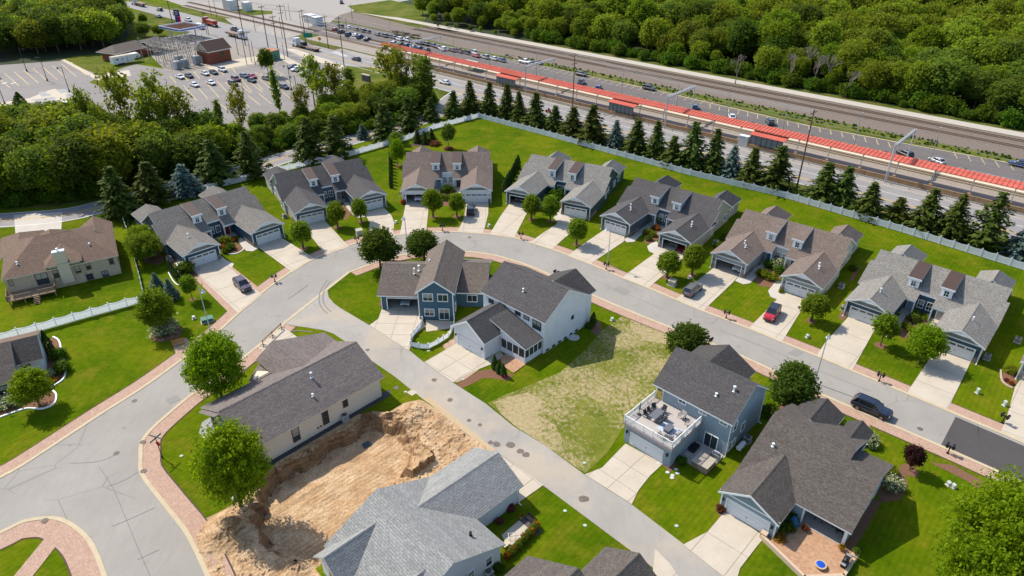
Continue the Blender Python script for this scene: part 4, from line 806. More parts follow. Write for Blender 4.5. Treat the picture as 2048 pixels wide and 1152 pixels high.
for x in (.4, 6.45): MB().box(-.08, .08, -.25, 0, 0, .45).build('wall_lamp', BLACKM, H, loc=(x, 0, 1.7))
MB().box(6.96, 10.9, 2.3, 6.64, .0, .1).build('patio_slab', WALK, H)
# ---- lower right house with covered patio
H = thing('patio_house', 'dark-roofed single-storey house with a round blue fire bowl on its brick patio', 'house', (24.75, 55.79, 0), A(-43.1)); PATH_ = H
sl_ = .4; Z = lambda y: 2.9+sl_*(y-3.9)
slab(H, [(-1.1, 3.9, 2.9), (12.4, 3.9, 2.9), (12.4, 11.35, Z(11.35)), (8.75, 11.35, Z(11.35)), (8.75, 12.7, Z(12.7)), (-1.1, 12.7, Z(12.7))], 'dark')
slab(H, [(-1.1, 12.7, Z(12.7)), (8.75, 12.7, Z(12.7)), (8.75, 19.1, Z(12.7)-.4*6.4), (-1.1, 19.1, Z(12.7)-.4*6.4)], 'dark'); slab(H, [(8.6, 11.35, Z(11.35)), (12.4, 11.35, Z(11.35)), (12.4, 16.4, Z(11.35)-.4*5.05), (8.6, 16.4, Z(11.35)-.4*5.05)], 'dark')
pr = [(3.9, 2.9), (12.7, Z(12.7)), (19.1, 3.86)]; gwall(H, -.7, 8.5, 7.2, 18.6, pr, 0, 'x', SD['ltblue']); gwall(H, 8.5, 11.95, 7.2, 16, [(3.9, 2.9), (11.35, Z(11.35)), (16.4, 3.86)], 0, 'x', SD['ltblue'])
MB().box(5.9, 7.13, 4.3, 7.2, 0, 2.75).box(11.75, 11.95, 4.5, 7.2, 0, 2.75).build('wall', SD['steel'], H)
roof(H, -.4, 8.2, -1.08, 2.6, 6.2, 2.9, 4.82, 2.9, 'y', mat='dark', name='garage_roof')
garage_front(H, -.7, 5.9, 0, 3.0, 2.6, 4.82, .05, 5.1, 2.15, SD['steel'], SD['shakeblue'], .525, truss=False); MB().box(-.7, -.5, .2, 7.2, 0, 2.9).box(5.7, 5.9, .2, 7.2, 0, 2.9).build('wall', SD['steel'], H)
gdoor(H, 2.57, .06, 5.05, 2.15, lites=False)
roof(H, 15.5, 21, -.2, 2.4, 5.0, 4.1, 5.5, 4.1, 'y', mat='black', name='gable_roof'); roof(H, 15.5, 20.3, 5.6, 7.2, 8.8, 4.1, 5.1, 4.1, 'y', mat='black', name='gable_roof'); MB().box(.2, 4.6, 18.6, 20.6, 0, 3.8).box(5.9, 8.5, 18.6, 19.9, 0, 3.8).build('wall', SD['ltblue'], H)
MB().box(7.13, 11.75, 4.3, 7.2, .0, .28).build('porch_floor', P('porch_boards', (.36, .34, .32), .8, vary=.2), H); MB().box(11.7, 12.02, 4.2, 4.5, .0, 2.75).build('porch_post', WHITE, H); MB().box(7.1, 7.3, 4.2, 4.3, .0, 2.75).build('porch_post', WHITE, H)
MB().box(7.8, 11.7, 4.05, 4.25, 0, .42).build('step', P('step_cream', (.58, .53, .44), .8), H); MB().box(7.9, 11.4, 3.45, 4.05, 0, .2).build('step', P('step_tan', (.42, .37, .29), .8), H)
for y, w_ in ((8.6, .8), (10.6, 1.4), (13.4, .9)): win(H, 11.98, y, 1.0, w_, 1.3, 'e', WHITE, 1, 2)
pipe(H, .9, 8.6, 4.8, .35, .1)
for k in (-.4, 5.5): MB().box(-.09, .09, -.2, 0, 0, .4).build('wall_lamp', BLACKM, H, loc=(k, -.02, 1.6))
MB().ext([(4.9, -.6, .3), (13.2, -2.2+.2, .3), (13.35, 4.1, .3), (12.1, 4.2, .3), (7.1, 4.15, .3), (5.95, 4.1, .3), (5.95, -.05, .3), (5.2, -.1, .3)][:1]+[(10.5, -2.4, .3), (13.3, .45, .3), (13.3, 4.2, .3), (5.95, 4.2, .3), (5.95, -.1, .3), (5.0, -.2, .3)], (0, 0, -.26)).build('brick_patio', PAVER2, H)
m = MB(); q = [(4.9, -.7), (10.55, -2.6), (13.5, .4), (13.5, 3.9)]
for a, b in zip(q, q[1:]): d = Vector((b[0]-a[0], b[1]-a[1], 0)); m.obox(((a[0]+b[0])/2, (a[1]+b[1])/2, .3), (d.length+.15, .32, .6), math.atan2(d.y, d.x))
m.box(4.65, 5.35, -.75, -.1, 0, .85).box(13.1, 13.75, 3.2, 3.9, 0, .85); m.build('seat_wall', P('wall_block', (.50, .38, .27), .9, vary=.15), H)
# ---- tan brick ranch
H = thing('brick_ranch_house', 'tan brick ranch house with brown hip roof, tall chimney and wooden deck', 'house', (-81.83, 106.58, 0), A(30.2)); BT = SOFFIT
roof(H, -7.15, 11.0, -.45, 7.9, 16.2, 3.9, 7.15, 3.9, 'x', (5.8, 6.4), 'tan', BT); MB().box(-6.9, 10.6, 0, 15.8, 0, 3.8).build('wall', TANBRICK, H)
roof(H, 9, 19.6, -8.1, -4.4, -.8, 3.5, 5.35, 3.5, 'y', (0, 3.5), 'tan', BT, name='wing_roof'); MB().box(-7.6, -1.2, 15, 19.2, 0, 3.4).build('wall', TANBRICK, H)
roof(H, 9, 17.6, -1.8, .5, 2.8, 3.6, 5.1, 3.6, 'y', (0, 2.2), 'tan', BT, name='wing_roof'); roof(H, 9, 16.6, 5.2, 8.1, 11.0, 3.7, 5.6, 3.7, 'y', (0, 0), 'tan', BT, name='wing_roof'); MB().box(5.6, 10.6, 15.4, 16.2, 0, 3.6).box(-1.4, 2.4, 15.8, 17.2, 0, 3.5).build('wall', TANBRICK, H)
roof(H, -.95, 9, -.5, 2.4, 5.3, 4.75, 6.1, 4.75, 'y', (4.6, 0), 'tan', BT, name='bay_roof'); MB().box(-.1, 4.9, -.25, 3, 0, 4.5).build('wall', TANBRICK, H)
MB().box(1.35, 3.2, -.85, .1, .85, 7.0).build('chimney', P('chimney_tan', (.55, .48, .36), .8), H); MB().box(1.3, 3.25, -.9, .15, 7.0, 7.1).build('chimney_cap', P('chimney_cap', (.5, .56, .6), .6), H); pipe(H, 2.2, -.4, 7.1, .4, .12)
BW = P('brown_shade', (.18, .12, .05), .4)
for x0, z, w_, h_, yy_ in ((-6.05, 2.35, .5, 1.05, 0), (.75, 2.1, .75, 1.4, -.25), (4.15, 2.15, .75, 1.4, -.25), (5.85, 2.25, .65, 1.4, 0), (9.6, 2.3, .65, 1.35, 0)): win(H, x0, yy_-.03, z, w_, h_, 's', BW, 1, 2)
win(H, 5.55, -.03, .25, .9, 1.0, 's', P('dark_frame', (.05, .05, .07), .5), 2, 2); win(H, 8.0, -.03, .2, .9, 1.0, 's', MATS['dark_frame'], 2, 2); win(H, -1.5, -.03, 1.35, 1.7, 2.1, 's', MATS['dark_frame'], 2, 1)
pipe(H, -4.5, 2.4, 5.0, .35, .1); pipe(H, 6.9, 3.4, 5.3, .35, .1)
dk = MB().box(-7.0, .2, -3.3, -.02, .85, 1.02).build('deck', DECKW, H)
for x in (-6.8, -4.6, -2.4, 0): MB().box(-.08, .08, -.08, .08, 0, .85).build('leg', DECKW, dk, loc=(x, -3.15, 0))
rail_run(H, (-7.0, -3.3, 0), (-3.4, -3.3, 0), 1.02, 3, .95, DECKW); rail_run(H, (-2.3, -3.3, 0), (.2, -3.3, 0), 1.02, 2, .95, DECKW); rail_run(H, (-7.0, -3.3, 0), (-7.0, -.1, 0), 1.02, 2, .95, DECKW); rail_run(H, (.2, -3.3, 0), (.2, -.3, 0), 1.02, 2, .95, DECKW)
for k in range(5): MB().box(-3.3, -2.4, -3.65-k*.3, -3.4-k*.3, .8-k*.17, .86-k*.17).build('step', DECKW, H)
# ---- white house at the left edge
H = thing('white_cottage', 'white house with dark roof and black windows beside a curved flower bed', 'house', (-72.6, 80.2, 0), A(29.5))
q0 = Vector((-72.6, 80.2, 0)); ang = A(29.5); exv = Vector((math.cos(ang), math.sin(ang), 0)); eyv = Vector((-exv.y, exv.x, 0))
def loc(px, py, z): w_ = G(px, py, z)-q0; return w_.dot(exv), w_.dot(eyv)
ra = loc(73.5, 170.6+500, 5.6); rb = loc(21, 681, 5.6); ea = loc(84, 717.4, 3.1); eb = loc(38, 760, 2.75); yr_ = (ra[1]+rb[1])/2
slab(H, [(rb[0], yr_, 5.6), (ra[0], yr_, 5.6), (ra[0]+.1, ea[1], 3.1), (rb[0], ea[1], 3.1)], 'dark', SOFFIT)
slab(H, [(rb[0]-12, yr_, 5.66), (rb[0], yr_, 5.66), (rb[0]+.1, eb[1], 2.8), (rb[0]-12, eb[1], 2.8)], 'dark', SOFFIT)
slab(H, [(rb[0]-12, yr_, 5.6), (ra[0], yr_, 5.6), (ra[0], yr_+5, 3.6), (rb[0]-12, yr_+5, 3.6)], 'tan', SOFFIT)
gwall(H, rb[0]-1, ra[0]-.35, ea[1]+.35, yr_+4.6, [(ea[1], 3.1), (yr_, 5.6), (yr_+5, 3.6)], 0, 'x', STUCCOW); gwall(H, rb[0]-12, rb[0]-.3, eb[1]+.35, yr_, [(eb[1], 2.8), (yr_, 5.66)], 0, 'x', STUCCOW)
for x in (-1.9, -3.2, -5.6): win(H, rb[0]+x, eb[1]+.32, .7, 1.1, 1.6, 's', BLACKM, 1, 2)
win(H, (rb[0]+ra[0])/2-.6, ea[1]+.32, 2.3, .8, .6, 's', BLACKM, 1, 1)
# ================================================================== VEGETATION
def leafmat(name, c, hue=.03, val=.35, trans=.46, fl=0):
    t = NT(name); oi = t.n('ObjectInfo'); p = t.pos()
    a = t.ramp(t.noise(p, 1.1, 5, .7), [(.3, tuple(x*.55 for x in c)), (.55, c), (.75, (c[0]*1.35+.008, c[1]*1.35, c[2]*1.2))])
    if fl: a = t.mix(t.ramp(t.noise(p, 4.5, 3, .7), [(.47, 0.), (.55, 1.)]), (.05, .10, .015), c)
    h = t.n('HueSaturation'); t.l(a, h.inputs['Color']); t.l(t.math('ADD', t.math('MULTIPLY', oi.outputs['Random'], hue*2), .5-hue), h.inputs['Hue']); t.l(t.math('ADD', t.math('MULTIPLY', oi.outputs['Random'], val), 1-val/2), h.inputs['Value'])
    t.l(h.outputs[0], t.b.inputs['Base Color']); t.b.inputs['Roughness'].default_value = .65; t.b.inputs['Specular IOR Level'].default_value = .06
    tr = t.n('BsdfTranslucent'); mx = t.n('MixShader'); mx.inputs[0].default_value = trans; t.l(t.mix(1.0, h.outputs[0], (1.9, 1.7, .7), 'MULTIPLY'), tr.inputs[0])
    t.l(t.b.outputs[0], mx.inputs[1]); t.l(tr.outputs[0], mx.inputs[2]); t.l(mx.outputs[0], t.t.nodes['Material Output'].inputs[0]); MATS[name] = t.m; return t.m
LF = {'bright': leafmat('leaves_bright', (0.161, 0.248, 0.008), .01, .1), 'mid': leafmat('leaves_mid', (0.132, 0.204, 0.013), .012, .15), 'deep': leafmat('leaves_deep', (0.070, 0.113, 0.014), .012, .2),
      'forest': leafmat('leaves_forest', (0.163, 0.216, 0.019), .014, .5), 'olive': leafmat('leaves_olive', (0.114, 0.174, 0.024), .008, .4), 'wild': leafmat('leaves_wild', (0.138, 0.190, 0.022), .02, .3), 'yellow': leafmat('leaves_yellow', (0.160, 0.192, 0.015), .008, .3),
      'spruce': leafmat('needles_spruce', (0.066, 0.094, 0.014), .02, .35, .1), 'blue': leafmat('needles_blue', (0.093, 0.143, 0.118), .01, .2, .1), 'arbor': leafmat('needles_arborvitae', (0.039, 0.078, 0.012), .01, .2, .1),
      'shrub': leafmat('leaves_shrub', (0.078, 0.143, 0.012), .02, .3), 'lime': leafmat('leaves_lime', (0.170, 0.207, 0.015), .01, .2), 'purple': leafmat('leaves_purple', (.05, .02, .02), .01, .2), 'reddish': leafmat('leaves_reddish', (.16, .07, .03), .02, .4),
      'white': leafmat('blossom_white', (.62, .64, .50), .01, .1, fl=1), 'magenta': leafmat('blossom_magenta', (.35, .015, .12), .01, .1, fl=1), 'orange': leafmat('blossom_orange', (.55, .20, .02), .02, .2, fl=1), 'tall': leafmat('leaves_ash', (0.142, 0.174, 0.018), .02, .4), 'red': leafmat('blossom_red', (.5, .02, .03), .01, .1, fl=1)}
BARK = P('bark', (.10, .075, .055), .95, vary=.3); DEADW = P('dead_wood', (.24, .20, .17), .95, vary=.3)
def quads(cen, nrm, size, rng, asp=1.5):
    n = len(cen); nrm = nrm/np.maximum(1e-6, np.linalg.norm(nrm, axis=1))[:, None]
    r = rng.normal(size=(n, 3)); a = np.cross(nrm, r); a /= np.linalg.norm(a, axis=1)[:, None]; b = np.cross(nrm, a)
    s = size[:, None] if hasattr(size, 'shape') else size; a = a*s*asp*.5; b = b*s*.5
    return np.stack([cen-a*.9-b*.5, cen+b*-.2+a, cen+a*.2+b*1.1, cen-a*.5+b], 1).reshape(-1, 3)
def qmesh(name, V, mat, extra=None):
    n = len(V)//4; me = bpy.data.meshes.new(name); me.vertices.add(len(V)); me.vertices.foreach_set('co', V.astype(np.float32).ravel())
    me.loops.add(n*4); me.loops.foreach_set('vertex_index', np.arange(n*4, dtype=np.int32)); me.polygons.add(n)
    me.polygons.foreach_set('loop_start', np.arange(n, dtype=np.int32)*4); me.update(calc_edges=True); me.materials.append(mat); return me
def blob(rng, cen, rad, n, size, sp=.55):             # a leafy clump: leaves through its outer shell, faces turned outward
    d = rng.normal(size=(n, 3)); d /= np.linalg.norm(d, axis=1)[:, None]; rr = rad*(.35+.95*rng.random(n)**.8)
    p = cen+d*rr[:, None]*np.array([1, 1, .8]); nr = d*.75+rng.normal(size=(n, 3))*.6+np.array([0, 0, .45])
    return quads(p, nr, size*(.6+.8*rng.random(n)), rng)
def crown_round(seed, R=1.0, Hh=1.0, clumps=26, per=150, leaf=.1, crad=.34, gap=.0, low=-.75, spr=2.6):
    # unit crown centred on 0, radius R, half height Hh
    rng = np.random.default_rng(seed); V = []; C = []
    for k in range(clumps):
        z = low+(1-low)*(k+.5)/clumps; a = k*2.399+rng.normal()*.5; r = math.sqrt(max(.05, 1-(z*.96)**2))*(.50+.42*rng.random())*(1-.18*max(0, z))
        c = np.array([math.cos(a)*r*R, math.sin(a)*r*R, z*Hh*(.74+.16*rng.random())]); C.append(c); V.append(blob(rng, c, crad*(.75+.5*rng.random()), per, leaf))
    for k in range(max(3, clumps//6)):
        c = rng.normal(size=3)*.22*np.array([R, R, Hh]); V.append(blob(rng, c, crad*1.1, per, leaf))
    V = [v*(1+.20*np.sin(np.arctan2(v[:, 1], v[:, 0])*2+seed)*np.cos(v[:, 2]/Hh*2.2+seed*1.7)+.12*np.sin(np.arctan2(v[:, 1], v[:, 0])*5+seed*2.1+v[:, 2]/Hh*4))[:, None]*np.array([1, 1, 0])+v*np.array([0, 0, 1]) for v in V]
    ns = int(clumps*spr)
    for k in range(ns):          # leafy twigs reaching past the clumps: a ragged outline
        z = rng.uniform(low, 1); a = rng.random()*6.283; r = math.sqrt(max(.03, 1-z*z*.92)); d = np.array([math.cos(a)*r*R, math.sin(a)*r*R, z*Hh*.95]); L = np.linalg.norm(d); n = 12+int(16*rng.random()); f = np.linspace(.62, .92+.26*rng.random(), n)
        p = d*f[:, None]+rng.normal(size=(n, 3))*leaf*1.3*(1.4-f)[:, None]*2; V.append(quads(p, rng.normal(size=(n, 3))*.7+d/L*.5+np.array([0, 0, .5]), leaf*(.7+.7*rng.random(n)), rng))
    return np.concatenate(V), C
def tree_protos(key, seed, mat, trunk_h, R, Hh, ntw=6, tr=.045, bark=None, **k):
    # unit tree one metre tall: crown mesh + trunk mesh
    V, C = crown_round(seed, R, Hh, **k); zc = 1-Hh; V = V+np.array([0, 0, zc])
    m = MB(); m.tube((0, 0, -.02), (0, 0, trunk_h), tr, 7, tr*.75); top = Vector((0.01, 0, zc+Hh*.3)); m.tube((0, 0, trunk_h), top, tr*.75, 6, tr*.25)
    for i in range(ntw):
        c = C[(i*5+1) % len(C)]; b = Vector((0, 0, trunk_h+(zc-trunk_h)*.5*(i/ntw))); m.tube(b, Vector((c[0], c[1], c[2]+zc)), tr*.42, 5, tr*.12)
    return qmesh(key+'_crown', V, LF[mat]), m.mesh(key+'_trunk', bark or BARK)
def conifer(key, seed, mat, tiers=17, w=.26, droop=.10, fill=9, n0=9, leaf=.035, start=.04, jag=.25):
    rng = np.random.default_rng(seed); V = []
    for t in range(tiers):
        f = t/(tiers-1); z = start+(1-start-.02)*f; rad = w*(1-f)**.85*(1-.35*max(0, .12-f)/.12)+.012; nb = max(4, int(n0*(1-f*.55)))
        for b in range(nb):
            a = 2*math.pi*(b+rng.random()*.6)/nb+t*1.3; L = rad*(1-jag*rng.random()); d = np.array([math.cos(a), math.sin(a), 0]); k = max(3, int(fill*(L/w)+2))
            s = np.linspace(.12, 1, k); c = d*(L*s)[:, None]+np.array([0, 0, 1])*(z-droop*L*1.2*s**1.3+.03*L)[:, None]
            for q in range(3):
                j = c+rng.normal(size=c.shape)*leaf*.35; perp = np.array([-d[1], d[0], 0])*(q-1)*leaf*.75; j = j+perp*(1.15-s[:, None]*.7)
                nr = np.tile(np.array([d[0]*.5, d[1]*.5, .8]), (k, 1))+rng.normal(size=c.shape)*.35
                aa = np.tile(d+np.array([0, 0, -droop]), (k, 1))+rng.normal(size=c.shape)*.25; nr = nr/np.linalg.norm(nr, axis=1)[:, None]; aa -= nr*(aa*nr).sum(1)[:, None]; aa /= np.linalg.norm(aa, axis=1)[:, None]; bb = np.cross(nr, aa)
                sz = leaf*(.8+.5*rng.random(k))[:, None]; V.append(np.stack([j-aa*sz*.8-bb*sz*.42, j+aa*sz*.9-bb*sz*.15, j+aa*sz*.8+bb*sz*.2, j-aa*sz*.7+bb*sz*.45], 1).reshape(-1, 3))
    m = MB().tube((0, 0, -.02), (0, 0, .95), .018, 6, .003); return qmesh(key+'_crown', np.concatenate(V), LF[mat]), m.mesh(key+'_trunk', BARK)
def columnar(key, seed, mat, n=1100, w=.2, leaf=.05):
    rng = np.random.default_rng(seed); z = rng.random(n)**1.15; a = rng.random(n)*6.283; r = w*np.minimum(1, (1-z)*1.9)**.75*(.7+.35*rng.random(n))*np.minimum(1, .6+z*3)
    p = np.stack([np.cos(a)*r, np.sin(a)*r, z*.98], 1); nr = np.stack([np.cos(a), np.sin(a), .5+0*a], 1)+rng.normal(size=(n, 3))*.4
    return qmesh(key+'_crown', quads(p, nr, leaf*(.7+.7*rng.random(n)), rng), LF[mat]), MB().tube((0, 0, -.02), (0, 0, .6), .03, 5, .01).mesh(key+'_trunk', BARK)
PR = {}
def proto(key):
    if key in PR: return PR[key]
    k, s = key[:-1], int(key[-1])
    if k == 'maple': r = tree_protos(key, 10+s, 'mid', .24, .33, .38, clumps=30, per=120, leaf=.042, crad=.12)
    elif k == 'bright': r = tree_protos(key, 20+s, 'bright', .2, .37, .42, clumps=46, per=110, leaf=.029, crad=.09, tr=.022, spr=4)
    elif k == 'big': r = tree_protos(key, 30+s, 'bright', .2, .44, .42, clumps=74, per=130, leaf=.022, crad=.085, spr=5, tr=.03)
    elif k == 'giant': r = tree_protos(key, 30+s, 'lime', .2, .52, .44, clumps=120, per=170, leaf=.018, crad=.085, spr=5, tr=.03)
    elif k == 'dark': r = tree_protos(key, 40+s, 'deep', .22, .40, .40, clumps=46, per=130, leaf=.036, crad=.13, tr=.03)
    elif k == 'small': r = tree_protos(key, 50+s, 'mid', .34, .28, .33, clumps=22, per=90, leaf=.05, crad=.13, tr=.02)
    elif k == 'wood': r = tree_protos(key, 60+s, 'forest', .3, .33+.03*(s % 3), .38, clumps=34+5*s, per=58, leaf=.037, crad=.115-.005*s, spr=3.6, tr=.02, low=-.95)
    elif k == 'ash': r = tree_protos(key, 80+s, 'tall', .45, .30, .32, clumps=11+2*s, per=62, leaf=.033, crad=.075, tr=.018, ntw=13, low=-1.2, spr=1.6)
    elif k == 'vine': r = tree_protos(key, 90+s, 'olive', .5, .11, .45, clumps=16, per=60, leaf=.035, crad=.06, tr=.018, ntw=6, low=-1)
    elif k == 'spruce': r = conifer(key, 100+s, 'spruce', w=.235+.02*s, jag=.25+.08*s, tiers=17+s)
    elif k == 'pine': r = conifer(key, 110+s, 'spruce', w=.34, jag=.45, tiers=14, droop=-.12, leaf=.045, n0=8)
    elif k == 'open': r = conifer(key, 120+s, 'spruce', w=.36, jag=.5, tiers=15, droop=-.35, leaf=.036, n0=7, fill=11)
    elif k == 'bluesp': r = conifer(key, 130+s, 'blue', w=.30, jag=.15, tiers=16, n0=11)
    elif k == 'arbor': r = columnar(key, 140+s, 'arbor')
    elif k == 'bush': V = crown_round(150+s, .5, .5, clumps=12, per=60, leaf=.10, crad=.24, low=-.5)[0]+np.array([0, 0, .45]); r = (qmesh(key+'_crown', V, LF['shrub']), None)
    elif k == 'dead':
        m = MB(); rng = random.Random(s); 
        def br(p, d, L, r_, n):
            q = p+d*L; m.tube(p, q, r_, 5, r_*.6)
            if n: [br(q, (d+Vector((rng.uniform(-.7, .7), rng.uniform(-.7, .7), rng.uniform(-.1, .5)))).normalized(), L*.68, r_*.6, n-1) for _ in range(3)]
        br(Vector((0, 0, -.02)), Vector((0, 0, 1)), .36, .02, 4); r = (None, m.mesh(key+'_trunk', DEADW))
    PR[key] = r; return r
def plant(key, name, label, cat, p, h, wscale=1, group=None, mat=None, rz=None, parent=None):
    cm, tm = proto(key); rz = random.uniform(0, 6.28) if rz is None else rz
    sc = (h*wscale, h*wscale, h)
    if key.startswith('bush') or tm is None:
        o = tag(put(cm, name, None, p, rz, sc), label, cat, group)
        if mat: o.material_slots[0].link = 'OBJECT'; o.material_slots[0].material = LF[mat]
        return o
    t = thing(name, label, cat, p, rz, group, sc); t.rotation_euler.x, t.rotation_euler.y = random.gauss(0, .022), random.gauss(0, .022)
    put(tm, 'trunk', t)
    if cm:
        c = put(cm, 'crown', t)
        if mat: c.material_slots[0].link = 'OBJECT'; c.material_slots[0].material = LF[mat]
    return t
BASEW = {'maple': .62, 'bright': .72, 'big': .86, 'giant': 1.0, 'dark': .78, 'small': .56, 'wood': .72, 'ash': .62, 'vine': .25, 'spruce': .36, 'pine': .41, 'open': .48, 'bluesp': .43, 'arbor': .40, 'bush': 1.1}
def tpx(key, base, topy, wpx, name, label, cat='tree', group=None, mat=None, dh=0):
    p = G(*base); h = height_to(p, topy)+dh; w_ = width_of(p, wpx, h*.5); return plant(key, name, label, cat, p, h, w_/(h*BASEW[key[:-1]]), group, mat)
ST_ = 'young lollipop trees on the front lawns'
for i, (b, ty, w_, l, k, mt) in enumerate([((607, 497), 442, 40, 'round young tree on the strip between the first two driveways from the brick ranch house', 'maple1', None), ((675.5, 454), 402, 33, 'round young tree left of the tan utility box, in front of a charcoal roof', 'maple2', None),
    ((723, 443.6), 396, 29, 'young tree casting a round shadow on the curved driveway of the charcoal-roofed duplex', 'maple3', None), ((866.4, 434), 376, 33, 'taller of the two young trees in front of the white-walled duplex', 'maple1', None), ((914, 433), 385, 29, 'young tree beside the parked black car of the white-walled duplex', 'maple2', None),
    ((1062.5, 439), 389, 34, 'young tree nearest the cluttered open garage of the teal duplex', 'maple3', None), ((1100.7, 443), 390, 35, 'young tree in the lawn middle before the teal duplex, beside its flower bed', 'maple2', None), ((1152.8, 489), 435, 37, 'young tree with reddish top on the lawn strip right of the teal duplex', 'maple1', None),
    ((1333.8, 555), 502, 43, 'young tree next to the tan utility box below the open garage with a red floor', 'maple2', None), ((1383.8, 550), 490, 41, 'young dark tree between the sage duplex and the brown-roofed pale duplex', 'maple3', None), ((1622, 642), 588, 47, 'young round tree on the lawn right of the red parked car', 'maple1', None), ((1760.5, 691), 630, 42, 'narrow young tree left of the bright maple', 'small1', None)]):
    tpx(k, b, ty+3, w_*.9, 'young_tree', l, group=ST_, mat=mt)
tpx('bright1', (1840, 724), 655, 66, 'maple_tree', 'bright green spreading maple before the light grey duplex')
tpx('small2', (385.5, 599), 553, 26, 'young_tree', 'small thin tree beside the two little blue spruces')
tpx('bright2', (325, 662), 580, 64, 'linden_tree', 'full tree rising behind the white hydrangea bed by the wooden bench', mat='mid')
tpx('big1', (447, 806), 672, 106, 'maple_tree', 'tall bright green street tree beside the beige house, nearest the lamp post')
tpx('big2', (482, 1013), 856, 130, 'maple_tree', 'large bright green tree at the edge of the sand pit')
tpx('giant1', (1958, 1240), 985, 250, 'shade_tree', 'huge leafy tree filling the lower right corner', mat='bright')
tpx('dark1', (762, 541), 462, 70, 'maple_tree', 'dark green tree with reddish tint left of the blue house', mat='deep')
tpx('dark2', (849, 523), 464, 60, 'maple_tree', 'dark green tree behind the roof of the blue house')
tpx('dark3', (1370, 722), 655, 78, 'maple_tree', 'dark bushy tree behind the terrace house, on the street side')
tpx('dark4', (1577, 818), 738, 88, 'maple_tree', 'dark rounded tree between the terrace house and the patio house')
tpx('small3', (1818.5, 941), 896, 31, 'plum_tree', 'small dark purple plum tree in a mulch ring', mat='purple')
tpx('bright3', (80, 812), 742, 66, 'serviceberry_tree', 'light green tree in the curved bed by the white cottage', mat='bright')
tpx('big3', (288, 505), 452, 52, 'ornamental_tree', 'upper round tree at the corner of the dark blue duplex', mat='bright'); tpx('big4', (296, 524), 468, 62, 'ornamental_tree', 'lower round tree by the low white fence and dark blue duplex', mat='mid')
tpx('bright4', (796, 331), 278, 27, 'young_tree', 'slim light green tree in the lawn left of the white-walled duplex', mat='bright'); tpx('small4', (793, 301), 266, 22, 'young_tree', 'slim tree with yellowish tip nearest the white fence', mat='olive'); tpx('small1', (897, 297), 249, 22, 'young_tree', 'slim young tree in a flower ring on the back lawn', mat='olive')
tpx('bluesp1', (318, 583), 546, 28, 'blue_spruce', 'little blue spruce nearest the low white fence'); tpx('bluesp2', (345, 598), 559, 28, 'blue_spruce', 'little blue spruce nearer the thin young tree')
# spruces outside the white fence
row = [((906, 234), 182, 38, 'spruce1'), ((941, 228), 163, 37, 'spruce2'), ((978, 229), 165, 36, 'spruce3'), ((1015, 235), 167, 37, 'spruce1'), ((1039, 243), 184, 35, 'spruce2'), ((1071, 252), 186, 44, 'spruce3'), ((1109, 260), 212, 36, 'spruce1'), ((1143, 270), 215, 46, 'spruce2'), ((1184, 286), 211, 53, 'spruce3'),
       ((1230, 296), 241, 36, 'bluesp1'), ((1271, 306), 240, 50, 'spruce1'), ((1311, 315), 243, 42, 'spruce2'), ((1342, 330), 273, 42, 'pine1'), ((1383, 336), 246, 52, 'pine2'), ((1425, 345), 260, 46, 'spruce3'), ((1460, 354), 292, 43, 'bluesp2'), ((1499, 368), 297, 50, 'spruce1'), ((1548, 378), 295, 62, 'pine1'),
       ((1643, 400), 326, 62, 'spruce2'), ((1681, 408), 333, 52, 'spruce3'), ((1732, 434), 366, 54, 'spruce1'), ((1788, 444), 396, 48, 'pine2'), ((1845, 460), 380, 62, 'spruce2'), ((1897, 474), 391, 62, 'bluesp3'), ((1965, 492), 385, 84, 'open1'), ((2042, 512), 448, 66, 'bluesp1')]
for i, (b, ty, w_, k) in enumerate(row):
    kind = {'s': 'dark green spruce', 'p': 'shaggy dark pine', 'b': 'blue-grey spruce', 'o': 'loose open-branched spruce'}[k[0]]
    tpx(k, b, ty, w_, 'blue_spruce' if k[0] == 'b' else 'spruce_tree', f'{kind} behind the white fence, {ORD[i]} from the fence corner by the highway', group='conifers along the highway side of the fence', mat='spruce' if k == 'bluesp3' else None)
row2 = [((862, 240), 196, 32, 'pine1'), ((819, 262), 197, 42, 'pine2'), ((773, 281), 209, 50, 'spruce3'), ((676, 312), 233, 54, 'pine1'), ((620, 323), 238, 60, 'spruce1'), ((727, 277), 249, 24, 'bluesp2'), ((374, 389), 330, 58, 'bluesp1'), ((308, 405), 326, 68, 'spruce2'), ((246, 432), 335, 66, 'spruce3'), ((505, 354), 264, 54, 'pine2'), ((437, 366), 280, 60, 'pine1'), ((835, 285), 257, 17, 'spruce1'), ((850, 287), 262, 16, 'spruce2'), ((865, 284), 257, 17, 'spruce3')]
for i, (b, ty, w_, k) in enumerate(row2):
    l = ['dark pine beside the junction of the back road', 'dark pine on the inner side of the back road bend', 'dark conifer over the back road nearest the fence', 'dark pine behind the fence above the charcoal roof, right one', 'dark spruce behind the fence above the charcoal roof, left one', 'small blue spruce beside the back road', 'pale blue spruce behind the fence of the dark blue duplex', 'dark spruce left of the pale blue spruce', 'dark spruce beside the narrow hedge near the ranch house', 'tall dark pine at the woods edge, above the brown dormers', 'dark pine at the woods edge above the pale blue spruce', 'leftmost of three little evergreens inside the fence', 'middle one of three little evergreens inside the fence', 'rightmost of three little evergreens inside the fence'][i]
    tpx(k, b, ty, w_, 'blue_spruce' if k[0] == 'b' else 'conifer_tree', l)
for i, (b, ty) in enumerate((((989, 738), 709), ((997.5, 745), 724), ((1008, 753), 728))): tpx('arbor1', b, ty, 13, 'arborvitae', f'{["upper left", "middle", "lower right"][i]} cone-shaped evergreen of three in the red mulch bed')
